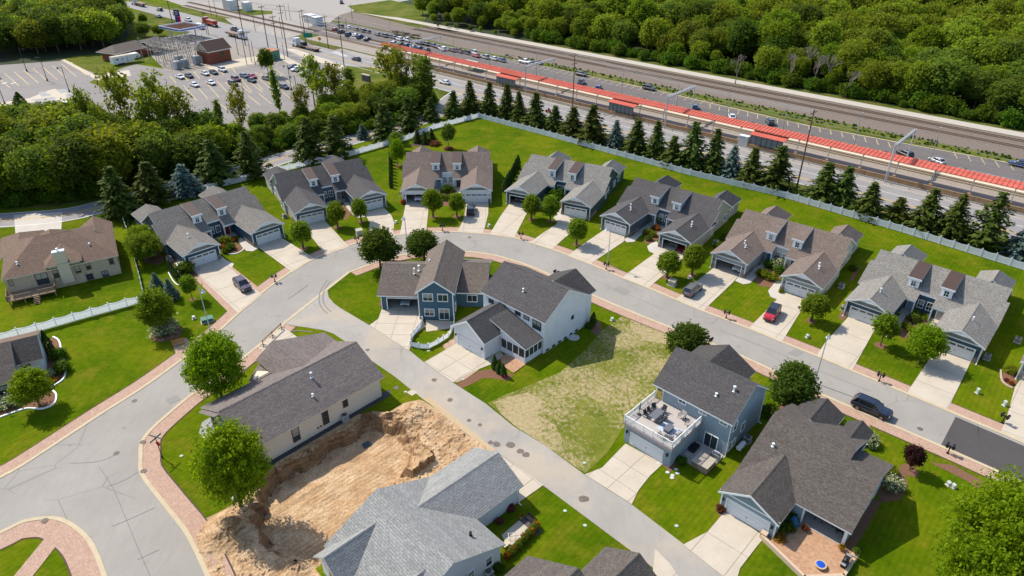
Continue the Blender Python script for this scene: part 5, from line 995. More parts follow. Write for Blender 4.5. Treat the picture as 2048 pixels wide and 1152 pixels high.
tpx('arbor2', (1185, 651), 623, 13, 'arborvitae', 'single cone-shaped evergreen by the white house wall'); tpx('arbor3', (103, 708), 661, 18, 'arborvitae', 'tall narrow evergreen at the white cottage corner')
# hedges of narrow evergreens
def hedge(name, label, pts, h, w_, mat='arbor', key='arbor1'):
    H = thing(name, label, 'hedge', G(*pts[0])); o = H.location
    for p in pts:
        q = G(*p)-o; put(proto(key)[0], 'hedge_plant', H, q, random.random()*6, (w_/.4, w_/.4, h*random.uniform(.9, 1.08)))
    return H
hedge('arborvitae_hedge', 'thin straight hedge row casting comb-like shadows on the lawn', [(781.5+.1*k, 303+k*6.6) for k in range(12)], 2.6, 1.0)
hedge('arborvitae_hedge', 'short slanting hedge row between the white-walled and teal duplexes', [(1036-k*4.2, 338+k*7.6) for k in range(7)], 3.6, 1.5)
hedge('arborvitae_hedge', 'dark hedge beside the garage wall of the dark blue duplex', [(341+k*3.6, 541+k*4.4) for k in range(6)], 2.2, 1.0)
hedge('arborvitae_hedge', 'low hedge along the white fence stub behind the dark blue duplex', [(253+k*2, 432+k*6) for k in range(7)], 1.4, .9)
# shrubs and flowers
def bush(px, py, wpx, mat, label, h=.8, name='shrub', cat='shrub', group=None, key=None):
    p = G(px, py); w_ = width_of(p, wpx); return plant(key or 'bush%d' % random.randint(1, 4), name, label, cat, p, w_*h/1.05, 1/h, group, mat)
for a in [(331, 662, 46, 'white', 'white flowering hydrangea mound below the linden tree', .55), (372, 545, 30, 'shrub', 'round green shrub at the garage corner of the dark blue duplex', .8),
    (450, 487, 22, 'lime', 'feathery light green shrub in the bed of the dark blue duplex', .7), (463, 498, 16, 'shrub', 'dark green ball shrub by the curved walk', .8), (453, 505, 14, 'shrub', 'lower dark green ball shrub in the same bed', .8), (448, 495, 12, 'orange', 'orange flower clump low in the bed of the dark blue duplex', .6), (469, 482, 12, 'orange', 'orange flower clump near the red front door', .6),
    (896, 384, 20, 'shrub', 'feathery green shrub between the two entries of the white-walled duplex', .8), (886, 398, 13, 'lime', 'yellow-green ball shrub, first of the row at the white-walled duplex', .8), (894, 400, 13, 'olive', 'bronze ball shrub, middle of the row at the white-walled duplex', .8), (902, 397, 12, 'lime', 'yellow-green ball shrub, last of the row at the white-walled duplex', .8),
    (1112, 398, 30, 'shrub', 'leafy shrub mass in the bed of the teal duplex', .7), (1120, 388, 14, 'white', 'pale flowers in the bed of the teal duplex', .7), (1124, 414, 9, 'orange', 'orange and yellow pot plant by the teal garage', 1.0), (1171.5, 432, 8, 'lime', 'yellow pot plant right of the teal garage door', 1.2),
    (1294, 468, 14, 'lime', 'lower yellow-green ball shrub behind the lamp post', .8), (1306, 472, 13, 'lime', 'second yellow-green ball shrub behind the lamp post', .8), (1297, 480, 13, 'olive', 'ball shrub nearest the street in the sage duplex bed', .8), (1322, 446, 26, 'olive', 'tall red-green flowering shrub between the sage duplex garages', .9), (1312, 458, 14, 'orange', 'orange flowers between the sage duplex garages', .6), (1262, 470, 9, 'orange', 'orange flowers beside the sage duplex garage', .6),
    (1554, 534, 26, 'white', 'cream hydrangea by the teal door', .8), (1539, 533, 20, 'shrub', 'green ball shrub left of the cream hydrangea', .8), (1557, 545, 18, 'shrub', 'green ball shrub under the cream hydrangea', .8), (1522, 551, 18, 'lime', 'yellow-green ball shrub at the end of the bed', .8), (1534, 557, 19, 'lime', 'middle yellow-green ball shrub in the brown-roofed duplex bed', .8), (1546, 560, 18, 'lime', 'lowest yellow-green ball shrub in the brown-roofed duplex bed', .8), (1562, 585, 9, 'lime', 'small ball shrub at the stone corner near the red car', .8),
    (1828, 642, 20, 'olive', 'feathery grass clump between the light grey duplex garages', .8), (1830, 628, 15, 'lime', 'uppermost yellow shrub in the light grey duplex bed', .7), (1848, 638, 17, 'lime', 'yellow shrub under the front door wreath', .7), (1810, 654, 15, 'lime', 'left yellow shrub in the light grey duplex bed', .7), (1821, 662, 17, 'lime', 'lower yellow shrub in the light grey duplex bed', .7),
    (1737, 888, 30, 'white', 'cream hydrangea at the street corner of the patio house', .8), (1784, 975, 38, 'white', 'white hydrangea along the side wall of the patio house', .6), (1780, 948, 24, 'lime', 'yellow-green shrub above the white hydrangea', .8), (1536, 830, 30, 'shrub', 'dark shrub at the back corner of the terrace house', .8), (1441, 1020, 17, 'reddish', 'bronze grass clump left of the patio house garage', .8),
    (1557, 1080, 26, 'orange', 'orange flowers at the garage corner of the patio house', .45), (1568, 1060, 34, 'shrub', 'green shrub between garage and covered patio', .7), (1577, 1040, 26, 'shrub', 'second green shrub nearer the blue cover', .8), (960, 1060, 0, 'shrub', '', 1),
    (1022, 1019, 16, 'magenta', 'magenta flower clump under the grey-roofed house wall', .8), (999, 1044, 14, 'magenta', 'smaller magenta flowers nearer the porch', .6), (998, 1140, 20, 'shrub', 'leafy shrub by the air conditioner of the grey-roofed house', .8), (120, 715, 26, 'shrub', 'dark shrub at the upper end of the curved bed', .8), (126, 742, 28, 'shrub', 'dark shrub in the middle of the curved bed', .8), (100, 752, 22, 'white', 'pale flowering shrub behind the light green tree', .7), (18, 808, 44, 'white', 'white flowering mound under the black windows', .5), (108, 762, 14, 'orange', 'orange flowers in the curved bed', .6), (70, 832, 0, '', '', 1),
    (2020, 745, 20, 'lime', 'flowering shrub at the picture edge garage', .8), (2012, 762, 8, 'magenta', 'pink flowers left of the edge garage', .8), (2022, 768, 9, 'red', 'red flowers beside the edge garage', .8), (806, 408, 8, 'red', 'red flowers beside the open garage of the white-walled duplex', 1.2), (1178, 655, 14, 'shrub', 'dark shrub by the farmhouse corner', .8), (870, 290, 20, 'reddish', 'reddish low shrub inside the fence', .4), (897, 299, 15, 'magenta', 'ring of pink flowers round the slim young tree', .35),
    (965, 590, 0, '', '', 1), (1362, 925, 20, 'shrub', 'leafy plant at the garage corner of the terrace house', .7), (1268, 558, 0, '', '', 1), (1705, 540, 16, 'shrub', 'shrub along the side wall of the brown-roofed duplex', .7), (1450, 478, 18, 'shrub', 'upper shrub along the sage side wall', .7), (1437, 495, 16, 'shrub', 'lower shrub along the sage side wall', .7), (1426, 508, 10, 'lime', 'yellow-green shrub near the sage duplex condenser', .7)]:
    if a[2]: bush(*a[:3], a[3], a[4], a[5])
for k in range(16):        # ornamental grass row by the patio of the grey-roofed house
    f = k/15; bush(1074-58*f+random.uniform(-2, 2), 1056+60*f, 13, 'olive' if k % 3 else 'orange', 'tawny ornamental grass clump in the row along the small patio', 1.4, 'ornamental_grass', 'grass', 'tawny grass row beside the small patio')
# ------------------------------------------------------------------ woods
def poisson(n, poly, mind, seed, extra=None):
    rng = random.Random(seed); xs = [p.x for p in poly]; ys = [p.y for p in poly]; out = []; grid = {}
    tries = 0
    while len(out) < n and tries < n*40:
        tries += 1; x, y = rng.uniform(min(xs), max(xs)), rng.uniform(min(ys), max(ys))
        if not inside((x, y), poly): continue
        gx, gy = int(x//mind), int(y//mind)
        if any((x-a)**2+(y-b)**2 < mind*mind for i in (-1, 0, 1) for j in (-1, 0, 1) for a, b in grid.get((gx+i, gy+j), ())): continue
        grid.setdefault((gx, gy), []).append((x, y)); out.append(Vector((x, y, 0)))
    return out
FOR = [RF(30, 252), RF(-196, 252)]+[G(872, 62), G(846, 36), G(815, 12), G(758, -10), G(735, -40), Vector((-190, 640, 0)), Vector((520, 640, 0)), Vector((360, 330, 0)), Vector((230, 190, 0))]
pts = poisson(3000, FOR, 5.1, 3); pts.sort(key=lambda p: toRF(p)[1]*1.0)
pts = [p for p in pts if -80 < PX(p+Vector((0, 0, 8)))[0] < 2130 and PX(p+Vector((0, 0, 13)))[1] > -25]
near, far = pts[:230], pts[230:]
FG = 'trees of the wood beyond the railway'
for i, p in enumerate(near):
    d = toRF(p)[1]-252; h = random.choice([9, 11, 12, 13, 14, 17])*random.uniform(.9, 1.1)*(.62+.38*min(1, d/10)); k = 'wood%d' % random.randint(1, 6); r_ = random.random()
    x, y = PX(p+Vector((0, 0, h*.7)))
    mt = 'olive' if (x > 1830 and 110 < y < 240 and r_ < .7) else ('deep' if r_ < .15 else 'mid' if r_ < .35 else 'olive' if r_ < .5 else 'wild' if r_ < .62 else None)
    plant(k, 'forest_tree', {'olive': 'olive green', 'deep': 'dark green', 'mid': 'mid green', 'wild': 'bright yellow-green'}.get(mt, 'dense green')+' tree in the wood beyond the railway'+(', in its front rank' if d < 9 else ', behind its front rank'), 'tree', p, h, random.uniform(.85, 1.25), FG, mt)
for px, py, hh in ((1470, 168, 11), (1625, 175, 12), (1655, 178, 13), (1575, 172, 12), (1600, 160, 13), (1690, 195, 10)): plant('dead%d' % random.randint(1, 3), 'dead_tree', 'bare grey dead tree at the edge of the far wood', 'tree', G(px, py), hh, 1, 'bare trees at the edge of the far wood')
# deeper wood: one mass, points instancing the same crowns
def scatter(name, pts, crowns, label, cat, hs):
    me = bpy.data.meshes.new(name); me.from_pydata([tuple(p) for p in pts], [], []); me.update()
    for an, ty, fn in (('tree_height', 'FLOAT', lambda i: hs[i]), ('turn', 'FLOAT', lambda i: random.uniform(0, 6.28)), ('which', 'INT', lambda i: random.randrange(len(crowns)))):
        at_ = me.attributes.new(an, ty, 'POINT'); at_.data.foreach_set('value', [fn(i) for i in range(len(pts))])
    o = put(me, name); ng = bpy.data.node_groups.new(name, 'GeometryNodeTree'); ng.interface.new_socket('Geometry', in_out='INPUT', socket_type='NodeSocketGeometry'); ng.interface.new_socket('Geometry', in_out='OUTPUT', socket_type='NodeSocketGeometry')
    N = ng.nodes; L = ng.links; gi = N.new('NodeGroupInput'); go = N.new('NodeGroupOutput'); j = N.new('GeometryNodeJoinGeometry')
    def attr(n, ty='FLOAT'): a = N.new('GeometryNodeInputNamedAttribute'); a.data_type = ty; a.inputs[0].default_value = n; return a.outputs[0]
    cx = N.new('ShaderNodeCombineXYZ'); L.new(attr('turn'), cx.inputs[2]); hh = attr('tree_height'); wh = attr('which', 'INT')
    for i, c in enumerate(crowns):
        oi = N.new('GeometryNodeObjectInfo'); oi.inputs[0].default_value = c; ip = N.new('GeometryNodeInstanceOnPoints'); L.new(gi.outputs[0], ip.inputs['Points']); L.new(oi.outputs['Geometry'], ip.inputs['Instance'])
        cmpn = N.new('FunctionNodeCompare'); cmpn.data_type = 'INT'; cmpn.operation = 'EQUAL'; L.new(wh, cmpn.inputs[2]); cmpn.inputs[3].default_value = i; L.new(cmpn.outputs[0], ip.inputs['Selection'])
        L.new(cx.outputs[0], ip.inputs['Rotation']); L.new(hh, ip.inputs['Scale']); L.new(ip.outputs[0], j.inputs[0])
    L.new(j.outputs[0], go.inputs[0]); md = o.modifiers.new('scatter', 'NODES'); md.node_group = ng; return tag(o, label, cat, kind='stuff')
crn = []
for o in COL.objects:
    if o.name.startswith('crown') and o.parent and o.parent.name.startswith('forest_tree') and (o.data, o.material_slots[0].material) not in [(c.data, c.material_slots[0].material) for c in crn]: crn.append(o)
random.Random(2).shuffle(crn); crn = crn[:10]
scatter('far_wood', far, crn, 'deep green wood stretching away beyond the railway', 'wood', [random.choice([9, 11, 12, 13, 15, 17])*random.uniform(.9, 1.1) for _ in far])
# wood at the top left
WL = W2([(-150, -70), (165, -70), (222, 4), (250, 62), (232, 96), (150, 104), (118, 108), (0, 116), (-150, 116)])
pl = poisson(900, WL, 6.0, 5); pl = [p for p in pl if -60 < PX(p+Vector((0, 0, 8)))[0] < 320 and PX(p+Vector((0, 0, 14)))[1] > -20]; pl.sort(key=lambda p: p.y)
for p in pl[:66]:
    h = random.uniform(11, 16); mt = random.choice([None, 'deep', 'deep', 'olive']); plant('wood%d' % random.randint(1, 6), 'forest_tree', {'olive': 'olive green', 'deep': 'dark green'}.get(mt, 'mid green')+' tree in the wood behind the empty car park', 'tree', p, h, random.uniform(.9, 1.25), 'trees of the wood behind the empty car park', mt)
if pl[66:]: scatter('left_far_wood', pl[66:], crn, 'dark wood behind the empty car park', 'wood', [random.uniform(11, 16) for _ in pl[66:]])
# belt between car park and back road
BELT = W2([(-120, 318), (0, 300), (60, 296), (200, 296), (300, 300), (430, 300), (540, 262), (640, 232), (700, 208), (780, 202), (860, 205), (840, 226), (760, 246), (640, 276), (540, 300), (430, 332), (300, 366), (215, 388), (120, 400), (-120, 420)])
pb = poisson(200, BELT, 4.2, 9); pb.sort(key=lambda p: -p.y)
for i, p in enumerate(pb):
    x, y = PX(p); lft = x < 330
    h = random.uniform(9, 14) if lft else random.uniform(7, 11)
    h *= .6 if 440 < x < 700 else .78 if x > 700 else 1
    xx, yy = PX(p+Vector((0, 0, h*.7))); mt = 'yellow' if (195 < xx < 240 and 258 < yy < 345) else random.choice([None, None, 'olive', 'mid', 'deep', 'olive'])
    plant('wood%d' % random.randint(1, 6), 'woodland_tree', 'yellowing tree in the belt beside the car park' if mt == 'yellow' else {'olive': 'olive green', 'deep': 'dark green', 'mid': 'fresh green'}.get(mt, 'mid green')+(' tree in the thick left part of the belt' if x < 330 else ' tree in the belt above the dark blue duplex' if x < 560 else ' tree in the belt right of the commuter cars'), 'tree', p, h, random.uniform(.95, 1.35), 'yellowing trees beside the car park' if mt == 'yellow' else 'trees of the belt beside the car park', mt)
pu = poisson(260, W2([(330, 318), (540, 262), (640, 232), (780, 200), (872, 200), (850, 232), (760, 256), (640, 285), (540, 306), (400, 345)]), 2.2, 12)
m_ = [random.uniform(1.4, 3.4) for _ in pu]
bo = [plant('bush%d' % k, 'understory_bush', 'green bush in the undergrowth by the back road, near the charcoal roof', 'bush', G(560+k*30, 285-k*12), 2.5, 1, 'undergrowth bushes by the back road', random.choice(['shrub', 'olive'])) for k in (1, 2, 3, 4)]
scatter('undergrowth', pu, bo, 'tangled bushes and weeds between car park and back road', 'undergrowth', m_)
pl_ = poisson(210, W2([(-40, 372), (120, 362), (300, 340), (430, 318), (430, 336), (300, 368), (215, 392), (120, 406), (-40, 420)]), 1.7, 14); scatter('belt_undergrowth', pl_, bo, 'undergrowth at the foot of the tree belt along the back road', 'undergrowth', [random.uniform(1.6, 4.2) for _ in pl_])
pe = [RF(u+random.uniform(-1, 1), 247.5+random.uniform(-1.5, 2.5)) for u in np.arange(-215, 40, 2.1)]
scatter('wood_edge_bushes', pe, bo, 'low bushes along the foot of the far wood', 'bushes', [random.uniform(2, 5) for _ in pe])
pf = [RF(u+random.uniform(-.8, .8), 150.9+random.uniform(.8, 3.4)) for u in np.arange(-142, 34, 1.7)]
scatter('fence_weeds', pf, bo, 'weeds and low shrubs under the conifers behind the fence', 'weeds', [random.uniform(.6, 1.7) for _ in pf])
pw = [RF(random.uniform(-200, 40), random.uniform(211.5, 217)) for _ in range(700)]
scatter('verge_weeds', pw, bo, 'tall weeds on the verge between car park and tracks', 'weeds', [random.uniform(.2, .6) for _ in pw])
# tall thin ash trees standing out of the belt
ASH = [((262, 288), 128, 66, 'ash1'), ((335, 292), 140, 60, 'ash2'), ((375, 300), 168, 66, 'ash3'), ((190, 300), 175, 44, 'ash4'), ((220, 312), 205, 50, 'ash1'), ((110, 310), 228, 50, 'ash2'), ((170, 305), 212, 38, 'ash3'), ((320, 310), 175, 60, 'ash4'), ((490, 290), 165, 40, 'ash1'), ((443, 262), 198, 14, 'vine1'), ((562, 235), 130, 14, 'vine2'), ((630, 215), 108, 50, 'ash2'), ((610, 250), 165, 34, 'ash3'), ((672, 210), 125, 46, 'ash4'),
       ((700, 180), 134, 20, 'vine3'), ((787, 196), 86, 64, 'ash1'), ((805, 205), 96, 40, 'ash2'), ((842, 205), 104, 36, 'ash3'), ((855, 215), 110, 30, 'vine4'), ((650, 230), 140, 40, 'ash1'), ((410, 285), 235, 16, 'vine2'), ((700, 225), 160, 40, 'ash2'), ((745, 225), 165, 36, 'ash3')]
for i, (b, ty, w_, k) in enumerate(ASH): tpx(k, b, ty, w_, 'ash_tree' if k[0] == 'a' else 'vine_clad_tree', f'{"tall thin-crowned tree with bare limbs" if k[0] == "a" else "slim vine-covered trunk"}, {ORD[sorted(range(len(ASH)), key=lambda q: ASH[q][0][0]).index(i)]} from the left in the belt', group='thin-crowned trees rising out of the belt')
tpx('arbor1', (46, 225), 184, 26, 'parking_tree', 'neat dark young tree on the grass strip of the empty car park', mat='deep'); tpx('small2', (538, 153), 100, 24, 'parking_tree', 'neat dark young tree among the parked cars', mat='deep')
tpx('small3', (288, 52), 28, 14, 'roadside_tree', 'small tree on the green verge by the trucks', mat='mid'); tpx('wood1', (290, 74), 44, 26, 'roadside_tree', 'bushy tree behind the brown-roofed building', mat='olive'); tpx('wood2', (318, 72), 50, 20, 'roadside_tree', 'second bushy tree behind the brown-roofed building', mat='mid')
# ================================================================== FENCES
t = NT('fence_vinyl'); t.col((.88, .89, .90)); tr_ = t.n('BsdfTranslucent'); tr_.inputs[0].default_value = (.85, .89, .93, 1); mx_ = t.n('MixShader'); mx_.inputs[0].default_value = .35; t.l(t.b.outputs[0], mx_.inputs[1]); t.l(tr_.outputs[0], mx_.inputs[2]); t.l(mx_.outputs[0], t.t.nodes['Material Output'].inputs[0]); VINYL = t.m
def vinyl_panel():
    L, n = 2.6, 20; m = MB(); m.box(.06, L-.06, -.025, .025, .10, .22).box(.06, L-.06, -.025, .025, 1.30, 1.38)
    for k in range(n):
        x = .06+(L-.12)*(k+.5)/n; t_ = (x/L*2-1); h = 1.48+.24*t_*t_; [m.poly(q_) for q_ in ([(x-.056, -.012, .12), (x+.056, -.012, .12), (x+.056, -.012, h), (x-.056, -.012, h)], [(x-.056, .012, .12), (x-.056, -.012, .12), (x-.056, -.012, h), (x-.056, .012, h)], [(x+.056, -.012, .12), (x+.056, .012, .12), (x+.056, .012, h), (x+.056, -.012, h)])]
    return m.mesh('panel', VINYL)
def fence(label, pts, name='vinyl_fence', sp=2.6, world=None, h=1):
    line = world or [G(*p) for p in pts]; F = thing(name, label, 'fence', line[0]); o = line[0]
    pm = cached('vp', vinyl_panel); po = cached('vpost', lambda: MB().box(-.065, .065, -.065, .065, 0, 1.82).ext([(-.085, -.085, 1.82), (.085, -.085, 1.82), (.085, .085, 1.82), (-.085, .085, 1.82)], (0, 0, .05)).mesh('post', VINYL))
    for a, b in zip(line, line[1:]):
        d = b-a; n = max(1, round(d.length/sp)); ang = math.atan2(d.y, d.x)
        for k in range(n): put(po, 'post', F, a+d*k/n-o, ang, (1, 1, h)); put(pm, 'panel', F, a+d*k/n-o, ang, (d.length/n/2.6, 1, h))
    put(po, 'post', F, line[-1]-o, 0, (1, 1, h)); return F
fence('long white scalloped vinyl fence between the lawns and the highway conifers', [(957.8, 236), (1100, 274), (1214.7, 306), (1380, 351), (1573, 397), (1800, 464), (2048, 541), (2140, 570)])
fence('white scalloped vinyl fence along the back road, behind the left duplexes', [(957.8, 236), (867.5, 259), (819, 279), (693, 315), (580, 340), (439.6, 375), (306.9, 411), (262, 421), (245, 426)])
fence('long white vinyl fence below the brick ranch house', [(289, 605), (186, 633), (76.7, 664), (0, 684), (-60, 699)])
fence('short white fence stub running down beside the ranch house lawn', [(244, 433), (256, 466)], h=.8); fence('low white fence between the ranch house lawn and the round trees', [(266, 505), (280, 556), (291, 603)], h=.7)
fence('little white picket fence around the dog run of the blue house', [(847, 636), (842, 654), (822.5, 678), (821, 693), (838, 697), (857, 698), (877, 688), (897, 675), (908, 655), (909, 638)], 'picket_fence', 1.4, h=.62)
# ================================================================== VEHICLES
TYRE = P('tyre', (.015, .015, .015), .8); RIM = P('rim', (.30, .30, .31), .3, .8); CGL = P('car_glass', (.012, .018, .024), .05, 0, .7, vary=0); HL = P('headlight', (.6, .62, .65), .15, 0, .6, vary=0); TL = P('taillight', (.35, .01, .01), .2, vary=0); CHR = P('dark_plastic', (.03, .03, .03), .6)
CARC = {}
def paint(c):
    if c not in CARC:
        t = NT('paint_%d' % len(CARC)); t.b.inputs['Base Color'].default_value = (*c, 1); t.b.inputs['Roughness'].default_value = .22; t.b.inputs['Specular IOR Level'].default_value = .5; t.b.inputs['Coat Weight'].default_value = .8; t.b.inputs['Coat Roughness'].default_value = .05; CARC[c] = t.m
    return CARC[c]
SPEC = {'sedan': dict(L=4.75, W=.91, belt=.93, roof=1.43, x=(-1.85, -1.1, .35, 1.2), hood=.78, tail=.98), 'suv': dict(L=4.8, W=.95, belt=1.06, roof=1.70, x=(-2.28, -1.85, .35, 1.15), hood=.98, tail=1.0),
        'hatch': dict(L=4.0, W=.88, belt=.96, roof=1.5, x=(-1.9, -1.5, .3, 1.1), hood=.82, tail=.9), 'pickup': dict(L=5.7, W=.98, belt=1.15, roof=1.85, x=(-.75, -.6, .75, 1.45), hood=1.08, tail=1.1), 'van': dict(L=5.9, W=1.0, belt=1.25, roof=2.5, x=(-2.93, -2.9, 1.75, 2.5), hood=1.15, tail=1.2)}
def car_meshes(kind):
    s = SPEC[kind]; L, W, bt, rf = s['L'], s['W'], s['belt'], s['roof']; h = L/2; x0, x1, x2, x3 = s['x']; PT = paint((.5, .5, .5))
    st = [(-h, W*.86, .42, s['tail']*.86), (-h+.12, W*.95, .30, s['tail']), (-h+.5, W, .26, bt), (-h+1.3, W, .24, bt), (0, W, .24, bt), (x3-.1, W, .24, bt), (x3+.15, W*.99, .25, bt-.02), (h-.55, W*.97, .27, (bt+s['hood'])/2+.02), (h-.15, W*.90, .32, s['hood']), (h, W*.78, .42, s['hood']*.8)]
    m = MB(); rings = []
    for x, w_, zb, zt in st:
        b = len(m.v); zm = zb+(zt-zb)*.55
        m.v += [(x, -w_*.86, zb), (x, -w_*.98, zb+.14), (x, -w_, zm), (x, -w_*.95, zt-.10), (x, -w_*.84, zt), (x, 0, zt+.03), (x, w_*.84, zt), (x, w_*.95, zt-.10), (x, w_, zm), (x, w_*.98, zb+.14), (x, w_*.86, zb)]; rings.append(b)
    n = 11
    for a, b in zip(rings, rings[1:]):
        for i in range(n-1): m.f.append((a+i, b+i, b+i+1, a+i+1)); m.m.append(0)
        m.f.append((a+n-1, b+n-1, b, a)); m.m.append(1)
    m.f.append(tuple(rings[0]+i for i in range(n))); m.m.append(0); m.f.append(tuple(rings[-1]+i for i in reversed(range(n)))); m.m.append(0)
    if kind == 'pickup': m = m.box(-h+.12, x0-.1, -W*.80, W*.80, bt-.04, bt+.055, 1)
    wx = h-.92 if kind != 'pickup' else h-1.05
    for sx in (-wx+.05, wx):
        for sy in (-1, 1): m.tube((sx, sy*(W-.16), .36), (sx, sy*(W+.008), .36), .42, 14, mat=1)
    m.box(h-.04, h+.03, -W*.5, W*.5, .45, .62, 1).box(-h-.02, -h+.05, -W*.7, W*.7, .34, .5, 1)
    body = m.mesh('body', [PT, CHR], False)
    g = MB(); gw = W*.93; rw = W*.74; zb = bt-.02; z1 = rf-.05
    lo = [(x0, -gw*.93, zb), (x3, -gw*.93, zb), (x3, gw*.93, zb), (x0, gw*.93, zb)]; hi = [(x1, -rw, z1), (x2, -rw, z1), (x2, rw, z1), (x1, rw, z1)]
    b = 0; g.v = lo+hi
    for i in range(4): j = (i+1) % 4; g.f.append((i, j, 4+j, 4+i)); g.m.append(0)
    g.f.append((4, 5, 6, 7)); g.m.append(0)
    glass = g.mesh('windows', CGL)
    r = MB(); c = .5*(x1+x2)
    r.v = [(x1-.04, -rw*.96, z1-.01), (x2+.06, -rw*.96, z1-.01), (x2+.06, rw*.96, z1-.01), (x1-.04, rw*.96, z1-.01), (x1+.12, -rw*.88, rf), (x2-.15, -rw*.88, rf), (x2-.15, rw*.88, rf), (x1+.12, rw*.88, rf)]
    for q in ((4, 5, 6, 7), (0, 1, 5, 4), (1, 2, 6, 5), (2, 3, 7, 6), (3, 0, 4, 7)): r.f.append(q); r.m.append(0)
    for sy in (-1, 1):
        y0, y1 = sy*gw*.93, sy*rw
        for xa, xb in ((x0, x1), (x3, x2), ((x0*.36+x3*.64)-.35, (x1*.40+x2*.60)-.1), (x0+.75, x1+.45))[:4 if kind in ('suv', 'sedan', 'hatch') else 2]: r.tube((xa, y0, zb), (xb, y1, z1), .045 if xa != x0 else .075, 5)
        if kind == 'van': r.ext([(x0-.02, y0+sy*.02, zb), (1.5, y0+sy*.02, zb), (1.2, y1+sy*.02, z1), (x1-.02, y1+sy*.02, z1)], (0, .01*sy, 0))
        if kind in ('suv', 'pickup'): r.box(x1+.15, x2-.1, sy*rw*.86-.02, sy*rw*.86+.02, rf+.01, rf+.05)
    roofm = r.mesh('roof', PT)
    wh = MB().tube((0, -.11, 0), (0, .11, 0), .34, 14, mat=0).tube((0, -.118, 0), (0, .118, 0), .21, 10, mat=1).mesh('wheel', [TYRE, RIM])
    hl = MB().box(-.16, .05, -.17, .17, -.07, .08).mesh('headlight', HL); tl = MB().box(-.03, .1, -.14, .14, -.1, .12).mesh('taillight', TL); mi = MB().box(-.1, .1, -.1, .1, -.06, .07).mesh('mirror', PT)
    return body, glass, roofm, wh, hl, tl, mi, wx
def car(kind, p, ang, col, label, group=None, name=None, roofcol=None, small=False):
    bm_, gl, rm, wh, hl, tl, mi, wx = cached('car'+kind, lambda: car_meshes(kind)); s = SPEC[kind]; h = s['L']/2; W = s['W']
    nm = name or {'suv': 'parked_suv', 'sedan': 'parked_car', 'hatch': 'parked_car', 'pickup': 'pickup_truck', 'van': 'white_van'}[kind]
    t = thing(nm, label, {'suv': 'car', 'sedan': 'car', 'hatch': 'car', 'pickup': 'pickup truck', 'van': 'van'}[kind], p, ang, group)
    def c_(me, n_, loc, c=None, rz=0):
        o = put(me, n_, t, loc, rz)
        if c: o.material_slots[0].link = 'OBJECT'; o.material_slots[0].material = paint(c)
        return o
    c_(bm_, 'body', (0, 0, 0), col); c_(gl, 'windows', (0, 0, 0)); c_(rm, 'roof', (0, 0, 0), roofcol or col)
    for sx in (-wx+.05, wx):
        for sy in (-1, 1): c_(wh, 'wheel', (sx, sy*(W-.09), .34))
    if not small:
        for sy in (-1, 1): c_(hl, 'headlight', (h-.12, sy*W*.68, s['hood']*.84)); c_(tl, 'taillight', (-h+.02, sy*W*.72, s['tail']*.86)); c_(mi, 'mirror', (s['x'][3]-.25, sy*(W+.09), s['belt']+.05), col)
    return t
def ang_px(a, b): d = G(*b)-G(*a); return math.atan2(d.y, d.x)
BLK = (.012, .012, .016); GRY = (.12, .12, .125); WHT = (.72, .73, .74); REDC = (.40, .006, .015); BLU = (.03, .07, .16); SIL = (.38, .39, .4); MAR = (.12, .012, .02); TEA = (.02, .22, .30); DGR = (.03, .045, .045)
z_ = Vector((0, 0, .07))
car('suv', G(486.5, 576)+z_, ang_px((472, 560), (502, 588)), (.035, .012, .035), 'dark purple SUV parked on the driveway of the dark blue duplex')
car('suv', G(942, 425)+z_, ang_px((942, 430), (944.5, 400)), BLK, 'black SUV parked outside the closed garage of the white-walled duplex')
car('suv', G(1543, 633)+z_, ang_px((1556, 610), (1528, 652)), REDC, 'bright red SUV with black roof on the driveway of the brown-roofed duplex', roofcol=BLK)
car('suv', G(1384.5, 585)+z_, ang_px((1370, 597), (1400, 572)), GRY, 'dark grey SUV on the driveway below the open garage')
o = car('suv', G(1741, 823)+Vector((0, 0, .05)), ang_px((1712, 812), (1772, 838)), (.010, .014, .03), 'black seven-seat SUV parked on the street'); o.scale = (1.08, 1.05, 1.05)
fwd = A(-92)
car('sedan', Vector((-21.3, 146.6, .09)), A(-88.5), WHT, 'white car inside the open garage of the white-walled duplex'); 
f7 = FRM((7.73, 139.5), A(-26.1)); car('hatch', f7(-7.6, 3.2, .09), A(-116), (.08, .085, .09), 'small dark vehicle inside the cluttered open garage of the teal duplex')
f8 = FRM((26.52, 124.63), A(-38.4)); car('sedan', f8(5.9, 3.6, .09), A(-128.4), (.10, .12, .12), 'grey car inside the open garage with a red floor'); MB().box(6.6, 9.0, .3, 5, .078, .09).build('floor_mat', P('red_mat', (.30, .03, .06), .9), [o for o in COL.objects if o.get('label', '').startswith('charcoal-roofed sage')][0])
f9 = FRM((45.23, 107.9), A(-39.7)); car('sedan', f9(-5.4, 3.1, .09), A(-129.7), WHT, 'white car inside the open garage of the brown-roofed pale duplex')
fb = FRM((-15.42, 96.35), A(-3.2)); car('sedan', fb(-3.1, 5.6, .09), A(-93), SIL, 'silver car inside the open garage of the blue house')
LOTC = [(21, 155, WHT), (39, 153, BLK), (71, 148, WHT), (88, 146, DGR), (106, 141, WHT), (50, 171, WHT), (83, 167, WHT), (127, 169, BLK), (133, 160, MAR), (149, 153, BLU), (165, 154, REDC), (164, 162, DGR), (194, 158, GRY), (209, 179, WHT), (229, 175, BLK)]
